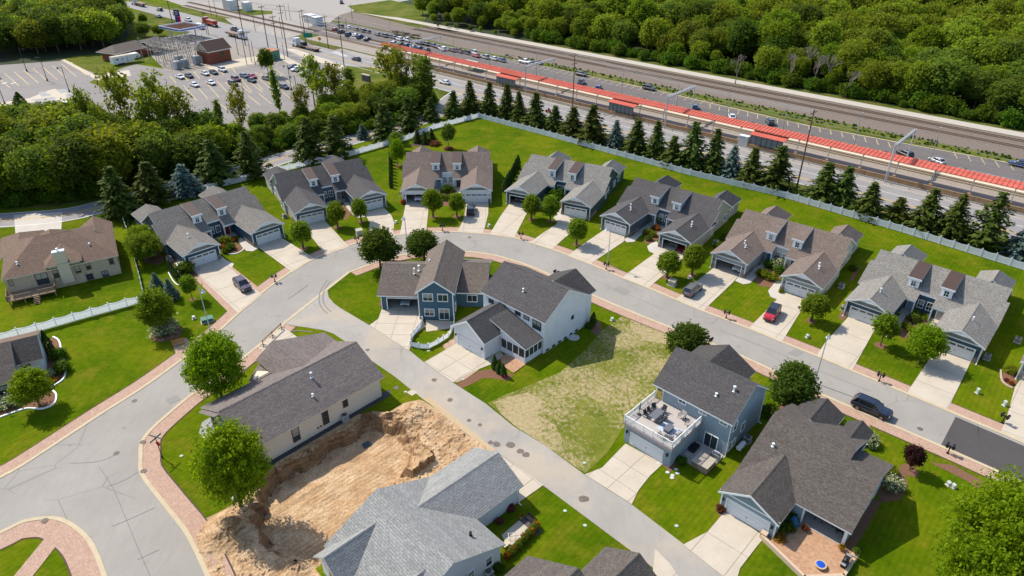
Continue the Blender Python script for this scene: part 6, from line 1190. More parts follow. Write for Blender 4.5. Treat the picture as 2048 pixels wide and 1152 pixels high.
LOTL = ['white car under the leafy trees at the car park edge', 'black car next to the leafy trees by the substation', 'white car nearest the substation', 'dark green car between two white cars', 'white SUV nearest the brick building', 'white car lowest at the left of the stalls', 'white car alone in the lower stalls', 'black SUV in front of the maroon car', 'maroon car behind the black SUV', 'blue-grey car left of the red car', 'bright red car in the commuter car park', 'dark car right in front of the red one', 'grey car by the young tree', 'white car in the lower right stalls', 'black car beside the white car in the lower right stalls']
for (x, y, c), l in zip(LOTC, LOTL): car('suv' if 'SUV' in l else 'sedan', G(340+x, y+2)+Vector((0, 0, .06)), ang_px((300, 160), (322, 170)), c, l, 'cars in the commuter car park', small=True)
DG = [(585, 135, BLU), (593, 139, WHT), (600, 141, GRY), (609, 146, WHT), (616, 149, BLU), (625, 150, SIL), (637, 155, BLU), (642, 161, TEA), (656, 169, BLU), (668, 172, SIL), (680, 178, WHT)]
for i, (x, y, c) in enumerate(DG): car('sedan' if i % 2 else 'hatch', G(x, y+2)+Vector((0, 0, .06)), ang_px((640, 150), (612, 158)), c, ['blue', 'white', 'grey', 'white', 'blue', 'silver', 'blue', 'bright teal', 'blue', 'silver', 'white'][i]+f' car, {ORD[i]} of the diagonal row from the green shed', 'diagonal row of parked cars', small=True)
FARR = [(682, 51, BLK), (697, 53, WHT), (712, 57, MAR), (725, 60, BLK), (736, 62, BLK), (755, 67, DGR), (769, 70, BLK), (780, 71, BLU), (788, 73, DGR), (799, 77, WHT), (815, 79, WHT), (839, 85, BLK), (852, 87, BLK), (866, 89, BLU), (875, 93, MAR), (885, 97, WHT), (904, 99, MAR), (918, 101, MAR), (933, 104, BLK), (949, 105, WHT), (952, 110, REDC), (970, 113, SIL), (988, 116, WHT), (1003, 119, BLU)]
for i, (x, y, c) in enumerate(FARR):
    k = 'pickup' if i in (10, 17, 19) else ('suv' if i % 3 == 0 else 'sedan')
    car(k, G(x, y+4)+Vector((0, 0, .06)), RA+math.pi*.93, c, f'{ {BLK: "black", WHT: "white", MAR: "maroon", DGR: "dark", BLU: "blue", REDC: "red", SIL: "silver"}[c]} {"pickup" if k == "pickup" else "car"}, {ORD[i]} from the crossing in the far parked row', 'far row of cars parked beside the tracks', small=True)
NR = [(683, 64, DGR), (698, 69, BLU), (712, 70, WHT), (721, 74, BLU), (735, 78, DGR), (789, 87, WHT), (801, 88, DGR), (814, 92, BLU), (827, 94, SIL), (840, 98, BLU), (853, 100, DGR)]
for i, (x, y, c) in enumerate(NR): car('suv' if i % 2 else 'sedan', G(x, y+3)+Vector((0, 0, .06)), RA+math.pi*.62, c, f'{ {WHT: "white", DGR: "dark", BLU: "blue", SIL: "silver"}[c]} car, {ORD[i]} from the crossing in the nearer platform row', 'nearer row of cars beside the platform', small=True)
for x, y, c, k, a, l in [(1050, 127, WHT, 'pickup', RA, 'white pickup with dark bed beside the green-roofed bus shelter'), (1075, 129, BLK, 'sedan', RA, 'dark car touching the pickup in the station car park'), (1163, 152, BLK, 'suv', RA, 'black SUV upper one of two by the yellow sign'), (1162, 169, BLU, 'pickup', RA+2, 'blue pickup lower one of two by the yellow sign'), (1197, 179, BLU, 'hatch', RA+2, 'blue car alone behind the red canopy'),
    (1298, 180, BLK, 'suv', RA, 'black SUV alone in the middle of the station car park'), (1390, 218, BLU, 'hatch', RA+2, 'blue car behind the red canopy beneath the second mast'), (1463, 237, WHT, 'sedan', RA+2.2, 'white car behind the red canopy'), (1539, 248, DGR, 'suv', RA+2.2, 'dark green car with white bumper in the station car park'), (1808, 313, BLK, 'suv', RA+2.6, 'black SUV half hidden by the red canopy'), (1873, 326, SIL, 'sedan', RA+2.6, 'silver car beside the bike racks'), (2037, 333, BLU, 'suv', RA+3.1, 'dark blue SUV at the right picture edge'),
    (890, 168, WHT, 'sedan', RA+math.pi, 'white car driving on the highway by the junction'), (713, 121, DGR, 'sedan', RA+math.pi, 'dark car at the highway junction behind the tall trees'), (772, 133, WHT, 'sedan', RA+math.pi, 'white car on the highway behind the tall tree'), (401, 58, WHT, 'van', RA, 'white van waiting on the highway'), (377, 43, WHT, 'pickup', RA, 'white pickup on the highway behind the white van'), (353, 31, BLU, 'suv', RA, 'blue car following the white pickup'), (320, 22, DGR, 'suv', RA+math.pi, 'dark green jeep on the far highway'), (318, 35, BLU, 'sedan', RA, 'blue car nearest the green verge'), (683, 7, BLU, 'pickup', RA+2.6, 'blue pickup on the side road at the top'), (671, 62, REDC, 'hatch', RA+2, 'small red car near the crossing'), (683, 67, DGR, 'suv', RA+2, 'dark green car next to the small red car'), (470, 62, BLK, 'pickup', RA, 'black pickup behind the white semi truck')]:
    car(k, G(x, y)+Vector((0, 0, .06)), a, c, l, small=True)
def semi(p, ang, cab, trailer, label, tcol=None):
    t = thing('semi_truck', label, 'truck', p, ang); c = paint(cab)
    m = MB(); m.box(-.4, 1.6, -1.2, 1.2, .9, 3.3).ext([(1.6, -1.0, 1.9), (3.2, -.85, 1.7), (3.2, .85, 1.7), (1.6, 1.0, 1.9)], (0, 0, -1.2)); m.ext([(-.4, -1.15, 3.3), (1.4, -1.15, 3.3), (1.4, 1.15, 3.3), (-.4, 1.15, 3.3)], (0, 0, .5)); m.build('cab', c, t)
    MB().box(1.61, 1.66, -1.0, 1.0, 2.2, 3.0).box(.8, 1.5, -1.22, 1.22, 2.2, 2.95).build('windows', CGL, t); MB().box(-3.5, 3.0, -.45, .45, .6, .9).build('chassis', CHR, t)
    if trailer == 'flat': MB().box(-15, -1.4, -1.25, 1.25, 1.15, 1.4).box(-15, -1.5, -.4, .4, .8, 1.15).build('trailer', P('flatbed', (.22, .15, .11), .8), t); MB().box(-5.6, -3.6, -1, 1, 1.41, 2.7).build('load', BLACKM, t)
    elif trailer == 'dump':
        m = MB(); m.ext([(-9.5, -1.2, 3.0), (-1.2, -1.2, 3.0), (-2.2, -1.2, 1.2), (-8.8, -1.2, 1.2)], (0, 2.4, 0)); m.build('trailer', paint(tcol), t); MB().box(-9.2, -1.6, -1.05, 1.05, 3.001, 3.03).build('load', GRAVEL, t)
    else: MB().box(-12, -1.4, -1.25, 1.25, 1.15, 1.5).box(-12, -3, -1.2, 1.2, 1.51, 2.0).build('trailer', P('load_brown', (.25, .17, .13), .8), t)
    W_ = cached('twheel', lambda: MB().tube((0, -.28, 0), (0, .28, 0), .5, 12, mat=0).tube((0, -.29, 0), (0, .29, 0), .28, 8, mat=1).mesh('wheel', [TYRE, RIM]))
    for x in (2.4, -1.8, -3.0)+((-12.2, -13.4) if trailer == 'flat' else (-7.4, -8.6)):
        for y in (-.95, .95): put(W_, 'wheel', t, (x, y, .5))
    return t
semi(G(597, 94), RA+math.pi, (.6, .62, .65), 'flat', 'white semi truck pulling an empty brown flatbed'); semi(G(414, 50), RA+math.pi, (.45, .03, .03), 'dump', 'red and white semi truck with a red dump trailer', (.45, .02, .02)); semi(G(483, 78), RA, (.6, .62, .65), 'box', 'white semi truck with a brown loaded trailer'); semi(G(272, 10), RA+math.pi, (.6, .62, .65), 'none', 'white semi tractor on the far highway')
# ================================================================== RAILWAY
RAILM = P('rail_steel', (.20, .14, .10), .5, .5); TIE = P('tie_wood', (.15, .10, .065), .95, vary=.4); TIEL = P('tie_light', (.36, .27, .16), .95, vary=.3)
def track(label, u0, u1, v, tm, bw=2.1, bmat=None):
    t = thing('railway_track', label, 'railway track', RF(u0, v), RA); L = u1-u0
    MB().ext([(0, -bw, .04), (L, -bw, .04), (L, -1.5, .28), (0, -1.5, .28)], (0, 0, -.03)).ext([(0, -1.5, .28), (L, -1.5, .28), (L, 1.5, .28), (0, 1.5, .28)], (0, 0, -.25)).ext([(0, 1.5, .28), (L, 1.5, .28), (L, bw, .04), (0, bw, .04)], (0, 0, -.03)).build('ballast', bmat or BALLAST, t)
    m = MB(); n = int(L/.62)
    for k in range(n): x = (k+.5)*L/n; m.box(x-.13, x+.13, -1.28, 1.28, .20, .34)
    o = m.build('sleepers', tm, t); o['kind'] = 'stuff'
    for s in (-.75, .75): MB().box(0, L, s-.06, s+.06, .34, .49).build('rail', RAILM, t)
    return t
track('sunlit track with pale sleepers along the red canopy', -290, 45, 188, TIEL, bmat=GRAVEL); track('nearer of the two dark tracks beyond the station car park', -270, 45, 226.3, TIE); track('farther of the two dark tracks beyond the station car park', -270, 45, 232.6, TIE)
track('track over the crossing behind the highway', -300, -205, 196.5, TIE, bmat=GRAVEL); track('second track over the crossing', -420, -300, 185, TIE, bmat=GRAVEL); track('third track at the top, behind the trucks', -430, -300, 192, TIE, bmat=GRAVEL)
# station
PL = thing('station_platform', 'low platform with timber edge under the long red canopy', 'platform', RF(-236, 178), RA); L = 276
MB().box(0, L, .3, 6.6, .01, .25).build('platform_slab', GRAVEL, PL); MB().box(0, L, 11.7, 14.2, .03, .5).build('platform_strip', P('cream_strip', (.60, .50, .36), .9, vary=.1), PL)
for k in range(int(L/8)): MB().box(k*8+.05, k*8+7.95, -.35, .1, .0, 1.15).build('timber_wall', TIMBER, PL)
CN = thing('platform_canopy', 'long red ribbed canopy running the whole length of the platform', 'canopy', RF(-236, 178), RA)
def cpan():
    m = MB(); m.ext([(0, .9, 4.72), (7.96, .9, 4.72), (7.96, 5.1, 5.02), (0, 5.1, 5.02)], (0, 0, -.16))
    for k in range(9): x = .02+k*.985; m.ext([(x, .86, 4.82), (x+.10, .86, 4.82), (x+.10, 5.14, 5.12), (x, 5.14, 5.12)], (0, 0, -.12))
    return m.mesh('roof_panel', RED)
def cpost(): m = MB(); m.tube((0, 0, .5), (0, .4, 4.6), .11, 6); m.tube((0, .2, 3.9), (0, 2.6, 4.6), .07, 5); return m.mesh('post', STEEL)
def cbase(): return MB().box(-.35, .35, -.4, .3, 0, 1.4).mesh('pedestal', TIMBER)
for k in range(34): put(cached('cpan', cpan), 'roof_panel', CN, (k*8.1, 0, 0), 0, (1.012, 1, 1)); put(cached('cpost', cpost), 'post', CN, (k*8.1+4, .7, 0)); put(cached('cbase', cbase), 'pedestal', CN, (k*8.1+4, .5, 0))
for u, l in ((-168.5, 'red-roofed glass waiting shelter, first from the crossing end'), (-120.6, 'red-roofed glass waiting shelter, middle one of three'), (-74, 'red-roofed glass waiting shelter, last of three, behind the grey cabinet')):
    S = thing('waiting_shelter', l, 'shelter', RF(u, 177.2), RA)
    MB().box(-.2, 9, -.1, 2.6, 0, 1.0).build('base', TIMBER, S); MB().ext([(-.4, -.5, 3.9), (9.2, -.5, 3.9), (9.2, 2.6, 4.25), (-.4, 2.6, 4.25)], (0, 0, -.12)).build('roof', RED, S)
    for k in range(7): MB().box(-.06, .06, -.06, .06, 1, 3.85).build('post', BLACKM, S, loc=(k*1.46, 0, 0))
    for k in range(6): MB().box(.08, 1.38, -.02, .02, 1.3, 3.6).build('pane', P('shelter_glass', (.10, .13, .14), .1, 0, .6), S, loc=(k*1.46, 0, 0))
S = thing('bus_shelter', 'open shelter with pale green roof in the station car park', 'shelter', G(945, 141)+Vector((0, 0, 0)), RA)
MB().ext([(-4, -2, 2.9), (4, -2, 2.9), (3, 0, 3.7), (-3, 0, 3.7)], (0, 0, -.1)).ext([(-4, 2, 2.9), (4, 2, 2.9), (3, 0, 3.7), (-3, 0, 3.7)], (0, 0, -.1)).build('roof', P('pale_green_roof', (.42, .62, .56), .6), S)
for x in (-3.7, 0, 3.7):
    for y in (-1.8, 1.8): MB().box(-.08, .08, -.08, .08, 0, 2.9).build('post', P('green_post', (.12, .3, .25), .6), S, loc=(x, y, 0))
# overhead line masts, lamps and poles
MSTEEL = P('mast_steel', (.45, .46, .47), .5, .2)
def mast(u, l):
    t = thing('catenary_mast', l, 'mast', RF(u, 176.2), RA); 
    for s in (-.16, .16): MB().tube((s, 0, 0), (s, 0, 9.3), .11, 5).build('leg', MSTEEL, t)
    MB().tube((0, 15, 0), (0, 15, 9.4), .16, 6).build('rear_leg', MSTEEL, t); m = MB()
    for s in (-.18, .18):
        for z in (9.0, 9.5): m.tube((s, -.3, z), (s, 15.2, z), .12, 4)
    for k in range(11): m.tube((-.18, k*1.5, 9.0), (.18, k*1.5+.7, 9.5), .04, 4)
    m.build('boom', MSTEEL, t)
    for y in (5.2, 11.8): MB().tube((0, y, 9), (0, y, 7.2), .04, 4).build('hanger', STEEL, t)
for u, l in ((-212, 'steel portal mast behind the tall thin trees'), (-154.3, 'steel portal mast over the canopy, next to the first shelter'), (-100, 'steel portal mast over the middle of the canopy'), (-38.6, 'steel portal mast over the canopy nearest the picture edge')): mast(u, l)
W_ = thing('overhead_wires', 'thin overhead wires above the platform tracks', 'wires', RF(-290, 176), RA)
for y, z in ((5.2, 7.2), (11.8, 7.2), (5.2, 8.5), (11.8, 8.5), (1, 9.6), (14, 9.7)):
    us = [0, 78, 135.7, 190, 251.4, 330]
    for a, b in zip(us, us[1:]):
        mb = MB(); n = 6; pr_ = None
        for k in range(n+1): f = k/n; q = Vector((a+(b-a)*f, y, z-(3.2 if z == 8.5 else .8)*4*f*(1-f)*.25)); (mb.tube(pr_, q, .045, 3) if pr_ else None); pr_ = q
        mb.build('wire', P('wire_metal', (.30, .29, .28), .5, .3), W_)
def lampm():
    m = MB().tube((0, 0, 0), (0, 0, 9.0), .1, 6, .07).tube((0, 0, 0), (0, 0, .6), .22, 8); return m.mesh('pole', STEEL), MB().box(-.25, .9, -.2, .2, 8.95, 9.15).mesh('lamp_head', STEEL)
for i, u in enumerate((-252, -232, -212, -192, -168, -130, -109, -91.6, -73.7, -53.6, -34.5, -14.5)):
    t = thing('car_park_lamp', f'slim grey lamp in the station car park, {ORD[i]} from the crossing', 'lamp', RF(u, 198), RA+1.57, 'lamps along the station car park'); a, b = cached('lampm', lampm); put(a, 'pole', t); put(b, 'lamp_head', t)
def lampb(): return MB().tube((0, 0, 0), (0, 0, 8.4), .13, 6, .09).tube((0, 0, 0), (0, 0, .8), .28, 8).mesh('pole', P('lamp_brown', (.035, .022, .018), .5)), MB().tube((0, 0, 8.2), (1.3, 0, 8.35), .06, 5).mesh('arm', MATS['lamp_brown']), MB().lathe([(.05, 8.4), (.12, 8.2), (.38, 7.85), (.38, 7.8)], 10, (1.35, 0, 0)).mesh('lamp_shade', MATS['lamp_brown'])
for b, l in (((139, 184), 'dark bell lamp nearest the paved island'), ((95, 162), 'dark bell lamp second from the paved island'), ((54, 143), 'dark bell lamp third from the paved island, near the woods'), ((10, 208), 'dark bell lamp at the left edge beside the paved walk'), ((28, 289), 'tall dark bell lamp behind the woods at left'), ((18, 272), 'dark lamp close behind another at the left edge'), ((583, 180), 'dark bell lamp beside the diagonal cars'), ((597, 204), 'dark bell lamp half hidden by the undergrowth')):
    t = thing('bell_lamp', l, 'lamp', G(*b), random.choice([.3, 3.3]), 'dark bell lamps of the big car park'); a, c, d = cached('lampb', lampb); put(a, 'pole', t); put(c, 'arm', t); put(d, 'lamp_shade', t)
UP = []
for i, (b, h, l) in enumerate([((537, 98), 17.5, 'tall wooden pole left of the green shed roof'), ((576, 114), 20, 'tallest wooden pole right of the green shed'), ((491, 91), 19, 'tall wooden pole in front of the semi truck cab'), ((689, 138), 19, 'tall wooden pole on the verge by the junction'), ((612, 86), 14, 'wooden pole behind the white semi truck'), ((657, 97.5), 13.5, 'wooden pole with transformer right of the semi truck'), ((1145, 217), 17, 'wooden pole rising through the red canopy'), ((1592.8, 378.5), 19, 'tall wooden pole between the spruces and the highway'),
        ((494, 130), 12, 'wooden pole right of the brick building'), ((504, 125), 12, 'second wooden pole right of the brick building'), ((511, 130), 9, 'short lamp pole by the car park entrance'), ((569, 117), 6, 'short stub pole beside the shed'), ((557, 107), 15, 'wooden pole behind the green shed'), ((477, 110), 9, 'grey pole beside the brick building'), ((346, 50), 14, 'wooden pole by the fuel station sign'), ((511, 62), 9, 'wooden pole at the crossing'), ((565, 76), 9, 'dark pole by the crossing tracks'), ((618, 60), 7, 'lower pole before the grey cabinets'), ((573, 40), 8, 'dark thin pole at the far side of the crossing'), ((581, 40), 8, 'thin pole next to the far crossing pole'), ((603, 58), 8, 'thin pole left of the grey cabinets'), ((434, 36), 9, 'pole beside the far tracks'), ((423, 31), 9, 'far pole left of another beside the far tracks'), ((480, 27), 8, 'pole near the far grey tanks'), ((414, 68), 10, 'pair-pole by the white van'), ((418, 70), 10, 'second pole by the white van'), ((330, 119), 9, 'pole left of the substation'), ((705, 42), 8, 'dark mast in the far parked row'), ((696, 80), 9, 'dark mast near the blue cars')]):
    p = G(*b); t = thing('utility_pole', l, 'utility pole', p, RA+math.pi/2*.98, 'wooden utility poles'); MB().tube((0, 0, 0), (0, 0, h), .2 if h > 12 else .13, 6, .13 if h > 12 else .09).build('pole', POLEW if i % 4 else P('pole_dark', (.06, .045, .035), .9), t)
    if h > 9.5:
        MB().box(-1.5, 1.5, -.08, .08, h-.8, h-.6).build('crossarm', POLEW, t)
        if h > 13: MB().box(-1.2, 1.2, -.08, .08, h-3.2, h-3.0).build('crossarm', POLEW, t)
        for x in (-1.3, -.5, .5, 1.3): MB().tube((x, 0, h-.6), (x, 0, h-.35), .06, 5).build('insulator', P('insulator', (.3, .28, .25), .4), t)
    if i in (5, 0): MB().tube((.35, .2, h-5), (.35, .2, h-3.9), .3, 8).build('transformer', STEEL, t)
    UP.append((p, h))
def wires(label, ids, offs=(-1.2, 0, 1.2), drop=.5, lv=.4):
    t = thing('power_line', label, 'wires', UP[ids[0]][0])
    for a, b in zip(ids, ids[1:]):
        (p, hp), (q, hq) = UP[a], UP[b]; d = (q-p); nn = Vector((-d.y, d.x, 0)).normalized()
        for o_ in offs:
            m = MB(); pv = None; n = 8
            for k in range(n+1): f = k/n; w_ = p+d*f+nn*o_+Vector((0, 0, hp-lv+(hq-hp)*f-drop*d.length/60*4*f*(1-f)*1.4))-t.location; (m.tube(pv, w_, .045, 3) if pv else None); pv = w_
            m.build('wire', P('wire_metal', (.30, .29, .28), .5, .3), t)
wires('power line sagging along the highway between the tall wooden poles', [2, 1, 3, 6, 7], (-1.2, 0, 1.2)); wires('second power line over the crossing', [14, 2, 0, 4, 5, 3], (-.8, .8), lv=1); wires('low wires between the poles by the brick building', [13, 8, 9, 12], (-.6, .6)); wires('wires along the far tracks', [22, 21, 23, 20, 18], (-.5, .5))
# guard rail and low fence along the highway
t = thing('guard_rail', 'steel guard rail beside the highway shoulder', 'guard rail', RF(-125, 175.3), RA)
MB().box(0, 165, -.04, .04, .5, .78).build('rail', STEEL, t)
for k in range(42): MB().box(-.07, .07, .04, .2, 0, .75).build('post', STEEL, t, loc=(k*4, 0, 0))
t = thing('concrete_barrier', 'pale concrete wall between highway and platform', 'barrier', RF(-215, 175.2), RA)
for k in range(28): MB().box(.03, 3.17, -.12, .12, 0, .9).build('block', PALEC, t, loc=(k*3.2, 0, 0))
# ================================================================== far buildings
def ROT(a, b): d = G(*b)-G(*a); return math.atan2(d.y, d.x)
H = thing('brick_building', 'square red brick building with brown roof beside the substation', 'building', G(422, 130), ROT((422, 130), (464, 121)))
MB().box(0, 9.5, 0, 8, 0, 5.0).build('wall', REDBRICK, H); MB().box(-.04, 9.54, -.04, 8.04, 4.4, 4.75).build('stone_band', PALEC, H); roof(H, -.6, 10.1, -.6, 4, 8.6, 4.95, 8.2, 4.95, 'x', mat=P('brown_roof', (.085, .05, .04), .9)); MB().ext([(.02, .3, 5), (.02, 7.7, 5), (.02, 4, 7.8)], (9.4, 0, 0)).build('gable', PALEC, H)
MB().box(4.8, 6.6, -.06, .02, 2.9, 3.9).build('window', GLASS, H)
H = thing('brown_roofed_building', 'low brick building with dark hipped roof beside the camper', 'building', G(290, 111), ROT((290, 111), (318, 104)))
roof(H, -14, 1.2, -1, 4.5, 10, 3.3, 5.6, 3.3, 'x', (4, 0), 'umber'); roof(H, 2, 14, -3, 3.5, 10, 3.3, 5.4, 3.3, 'x', (0, 3), 'umber'); MB().box(-12.5, 8, 0, 9, 0, 3.2).build('wall', REDBRICK, H); MB().box(4.2, 6.8, -.1, .02, 0, 3.1).build('pale_panel', PALEC, H)
H = thing('green_shed', 'small green-walled shed with a rusty flat roof', 'shed', G(543, 122), ROT((543, 122), (561, 117))); MB().box(0, 5, 0, 6, 0, 3.4).build('wall', P('shed_green', (.10, .24, .17), .7), H); MB().box(-.25, 5.25, -.25, 6.25, 3.4, 3.6).build('roof', P('shed_roof', (.36, .17, .10), .9), H); MB().box(1.5, 3, -.05, .02, 0, 2.3).build('door', P('shed_door', (.07, .16, .12), .7), H)
H = thing('camper_trailer', 'long white fifth-wheel camper on the grass', 'camper', G(229, 133), ROT((229, 133), (277, 124)))
MB().ext([(0, 0, .7), (8.2, 0, .7), (8.6, 0, 1.7), (10.8, 0, 1.7), (11.0, 0, 2.6), (10.3, 0, 3.4), (0, 0, 3.25)], (0, 2.5, 0)).build('body', P('camper_white', (.68, .69, .67), .5), H); MB().box(-.05, 10, -.05, 2.55, 3.3, 3.36).build('roof', PALEC, H)
for x, w_ in ((1.2, 1), (3.3, .8), (9.2, 1)): MB().box(x, x+w_, -.03, .01, 2.0, 2.5).build('window', GLASS, H)
MB().box(5.2, 5.8, -.03, .01, .8, 2.7).build('door', P('camper_grey', (.5, .5, .5), .5), H)
for x in (2.8, 3.8): MB().tube((x, -.02, .4), (x, 2.5, .4), .4, 10).build('wheel', TYRE, H)
H = thing('fuel_canopy', 'white and blue fuel station canopy with an open dark top', 'canopy', G(364, 84), ROT((335, 76), (364, 84))+math.pi); GX = 15; GY = 16
ca = ROT((364, 70), (397, 64)); H.rotation_euler.z = ca
CW = P('canopy_white', (.72, .73, .76), .4); CB = P('canopy_blue', (.02, .06, .45), .4)
for (x0, x1, y0, y1) in ((0, 13, 0, .25), (0, 13, 15.8, 16), (0, .25, .26, 15.79), (12.75, 13, .26, 15.79)):
    MB().box(x0, x1, y0, y1, 4.2, 5.3).build('fascia', CW, H); 
MB().box(.1, 12.9, -.03, -.002, 4.55, 4.95).box(-.03, -.002, .1, 15.9, 4.55, 4.95).build('blue_band', CB, H); MB().box(.3, 12.7, .3, 15.7, 4.25, 4.4).build('deck', P('canopy_dark', (.07, .03, .025), .9), H)
for k in range(8): MB().box(.3, 12.7, 1.4+k*1.9, 1.6+k*1.9, 4.41, 4.9).build('beam', P('canopy_beam', (.30, .16, .10), .8), H)
for x, y in ((3, 4), (10, 4), (3, 12), (10, 12)): MB().box(-.2, .2, -.2, .2, 0, 4.2).build('post', CW, H, loc=(x, y, 0))
H = thing('fuel_sign', 'tall blue, white and red price sign of the fuel station', 'sign', G(358, 60), A(-25)); MB().box(-.15, .15, -.1, .1, 0, 3.5).box(1.85, 2.15, -.1, .1, 0, 3.5).build('post', STEEL, H)
MB().box(-.6, 2.6, -.2, .2, 6.4, 9.2).build('sign_head', P('sign_navy', (.02, .04, .18), .4), H); MB().tube((1, -.26, 7.8), (1, -.21, 7.8), .85, 16).build('emblem_ring', WHITE, H); MB().tube((1, -.30, 7.8), (1, -.265, 7.8), .6, 16).build('emblem', P('sign_red', (.6, .02, .03), .4), H); MB().box(-.6, .95, -.2, .2, 3.5, 6.3).build('price_panel', CB, H); MB().box(1.0, 2.6, -.2, .2, 3.5, 6.3).build('price_panel', MATS['sign_red'], H)
SB = thing('substation', 'electric substation of steel frames, busbars and grey transformers', 'substation', G(345, 139), ROT((345, 139), (402, 127))); GALV = P('galvanised_steel', (.36, .35, .32), .6, .4, vary=.2)
for i in range(6):
    for j in range(5):
        x, y, h = i*3.6, j*5, (7.5 if (i+j) % 2 else 9.5); MB().tube((0, 0, 0), (0, 0, h), .13, 5).build('column', GALV, SB, loc=(x, y, 0))
for j in range(5):
    for z in (5.2, 7.3): 
        m = MB().tube((0, j*5, z), (18, j*5, z), .1, 4).tube((0, j*5, z+.5), (18, j*5, z+.5), .07, 4)
        for k in range(20): m.tube((k*.9, j*5, z), (k*.9+.45, j*5, z+.5), .07, 3)
        m.build('truss', GALV, SB)
for i in range(6):
    for z in (5.9, 7.9): MB().tube((i*3.6, 0, z), (i*3.6, 20, z), .06, 4).build('beam', GALV, SB)
for i in range(5):
    for k in range(12): MB().lathe([(.1, 0), (.2, .1), (.09, .2), (.2, .35), (.09, .45), (.18, .6), (.06, .8)], 6).build('insulator', P('porcelain', (.26, .17, .12), .3), SB, loc=(i*3.6+1.2+(k % 2)*1.1, k*1.7, 5.95 if k % 3 else 8))
for i in range(9): MB().tube((i*2.1+.4, 0, 5.9+(i % 3)), (i*2.1+.4, 20, 5.2+(i % 3)), .035, 3).build('busbar', P('copper_brown', (.30, .19, .11), .5, .3), SB)
for x, y, w_, d_, h in ((.5, -2.2, 2.2, 2, 3), (3.4, -2.4, 2.2, 1.8, 3.2), (9, -1.5, 2.4, 2, 3.4), (12.5, -.5, 2, 2, 2.6), (15.5, 3, 1.5, 1.5, 2.5), (6, 6, 2.5, 2, 3)):
    o = MB().box(0, w_, 0, d_, .3, h).build('transformer', P('transformer_grey', (.42, .44, .44), .5), SB, loc=(x, y, 0)); [MB().box(k*.3, k*.3+.1, -.4, -.02, .5, h-.4).build('fin', MATS['transformer_grey'], o, loc=(.15, 0, 0)) for k in range(int(w_/.3))]; 
    MB().tube((w_/2, d_/2, h), (w_/2, d_/2, h+1.2), .1, 6).build('bushing', MATS['porcelain'], o)
for b, w_, d_, h, l in (((447, 18), 8, 5, 5, 'large grey cabinet by the far tracks, left one'), ((485, 22), 4, 4, 4.5, 'pale grey cabinet by the far tracks, right one'), ((608, 44), 6, 4, 3.6, 'grey equipment cabinet behind the crossing, left half'), ((624, 50), 4, 4, 3.8, 'grey equipment cabinet behind the crossing, right half'), ((1475, 289), 2.6, 2, 2.6, 'grey cabinet beside the last waiting shelter')):
    H = thing('equipment_cabinet', l, 'cabinet', G(*b), RA); MB().box(0, w_, 0, d_, 0, h).build('body', P('cabinet_grey', (.50, .54, .55), .5), H); MB().box(-.1, w_+.1, -.1, d_+.1, h, h+.12).build('lid', WHITE, H)
    for k in range(max(1, int(w_/2))): MB().box(k*2+.15, k*2+1.85, -.04, -.002, .2, h-.3).build('door', ACG, H)
H = thing('dirt_pile', 'dark heap of old sleepers between car park and tracks', 'pile', G(818, 74), RA); rr = random.Random(4)
for k in range(60): MB().box(-1.2, 1.2, -.12, .12, -.1, .1).build('sleeper', P('old_sleeper', (.05, .03, .02), 1, vary=.5), H, loc=(rr.uniform(-10, 6), rr.uniform(-2, 2), rr.uniform(.2, 1.6)), rz=rr.uniform(-.6, .6))
H = thing('road_sign', 'green direction sign above the flatbed truck', 'road sign', G(618, 88), RA+math.pi/2-.9); MB().tube((-1.2, 0, 0), (-1.2, 0, 3.5), .06, 5).tube((1.2, 0, 0), (1.2, 0, 3.5), .06, 5).build('post', STEEL, H); MB().box(-2, 2, -.05, .05, 2.8, 4.6).build('panel', P('sign_green', (.01, .20, .11), .5), H)
H = thing('warning_sign', 'orange diamond warning sign behind the flatbed truck', 'road sign', G(641, 93), RA+.7); MB().tube((0, 0, 0), (0, 0, 3), .05, 5).build('post', STEEL, H); MB().ext([(-.9, -.05, 3.2), (0, -.05, 2.3), (.9, -.05, 3.2), (0, -.05, 4.1)], (0, .06, 0)).build('panel', P('sign_orange', (.7, .25, .02), .5), H)
H = thing('monument_sign', 'dark brick entrance sign on the grass behind the tall trees', 'sign', G(733, 163), A(-40)); MB().box(-2, 2, -.4, .4, 0, 2.2).build('wall', P('sign_dark', (.10, .08, .09), .7), H); MB().box(-2.1, 2.1, -.5, .5, 2.2, 2.5).build('cap', PALEC, H)
H = thing('stop_sign', 'red octagonal stop sign showing STOP by the car park crossing', 'road sign', G(311, 222), A(20)); MB().tube((0, 0, 0), (0, 0, 2.4), .04, 5).build('post', STEEL, H); MB().ext([(math.cos(k*.7854+.39)*.42, -.03, 2.6+math.sin(k*.7854+.39)*.42) for k in range(8)], (0, .04, 0)).build('panel', P('sign_red', (.6, .02, .03), .4), H)
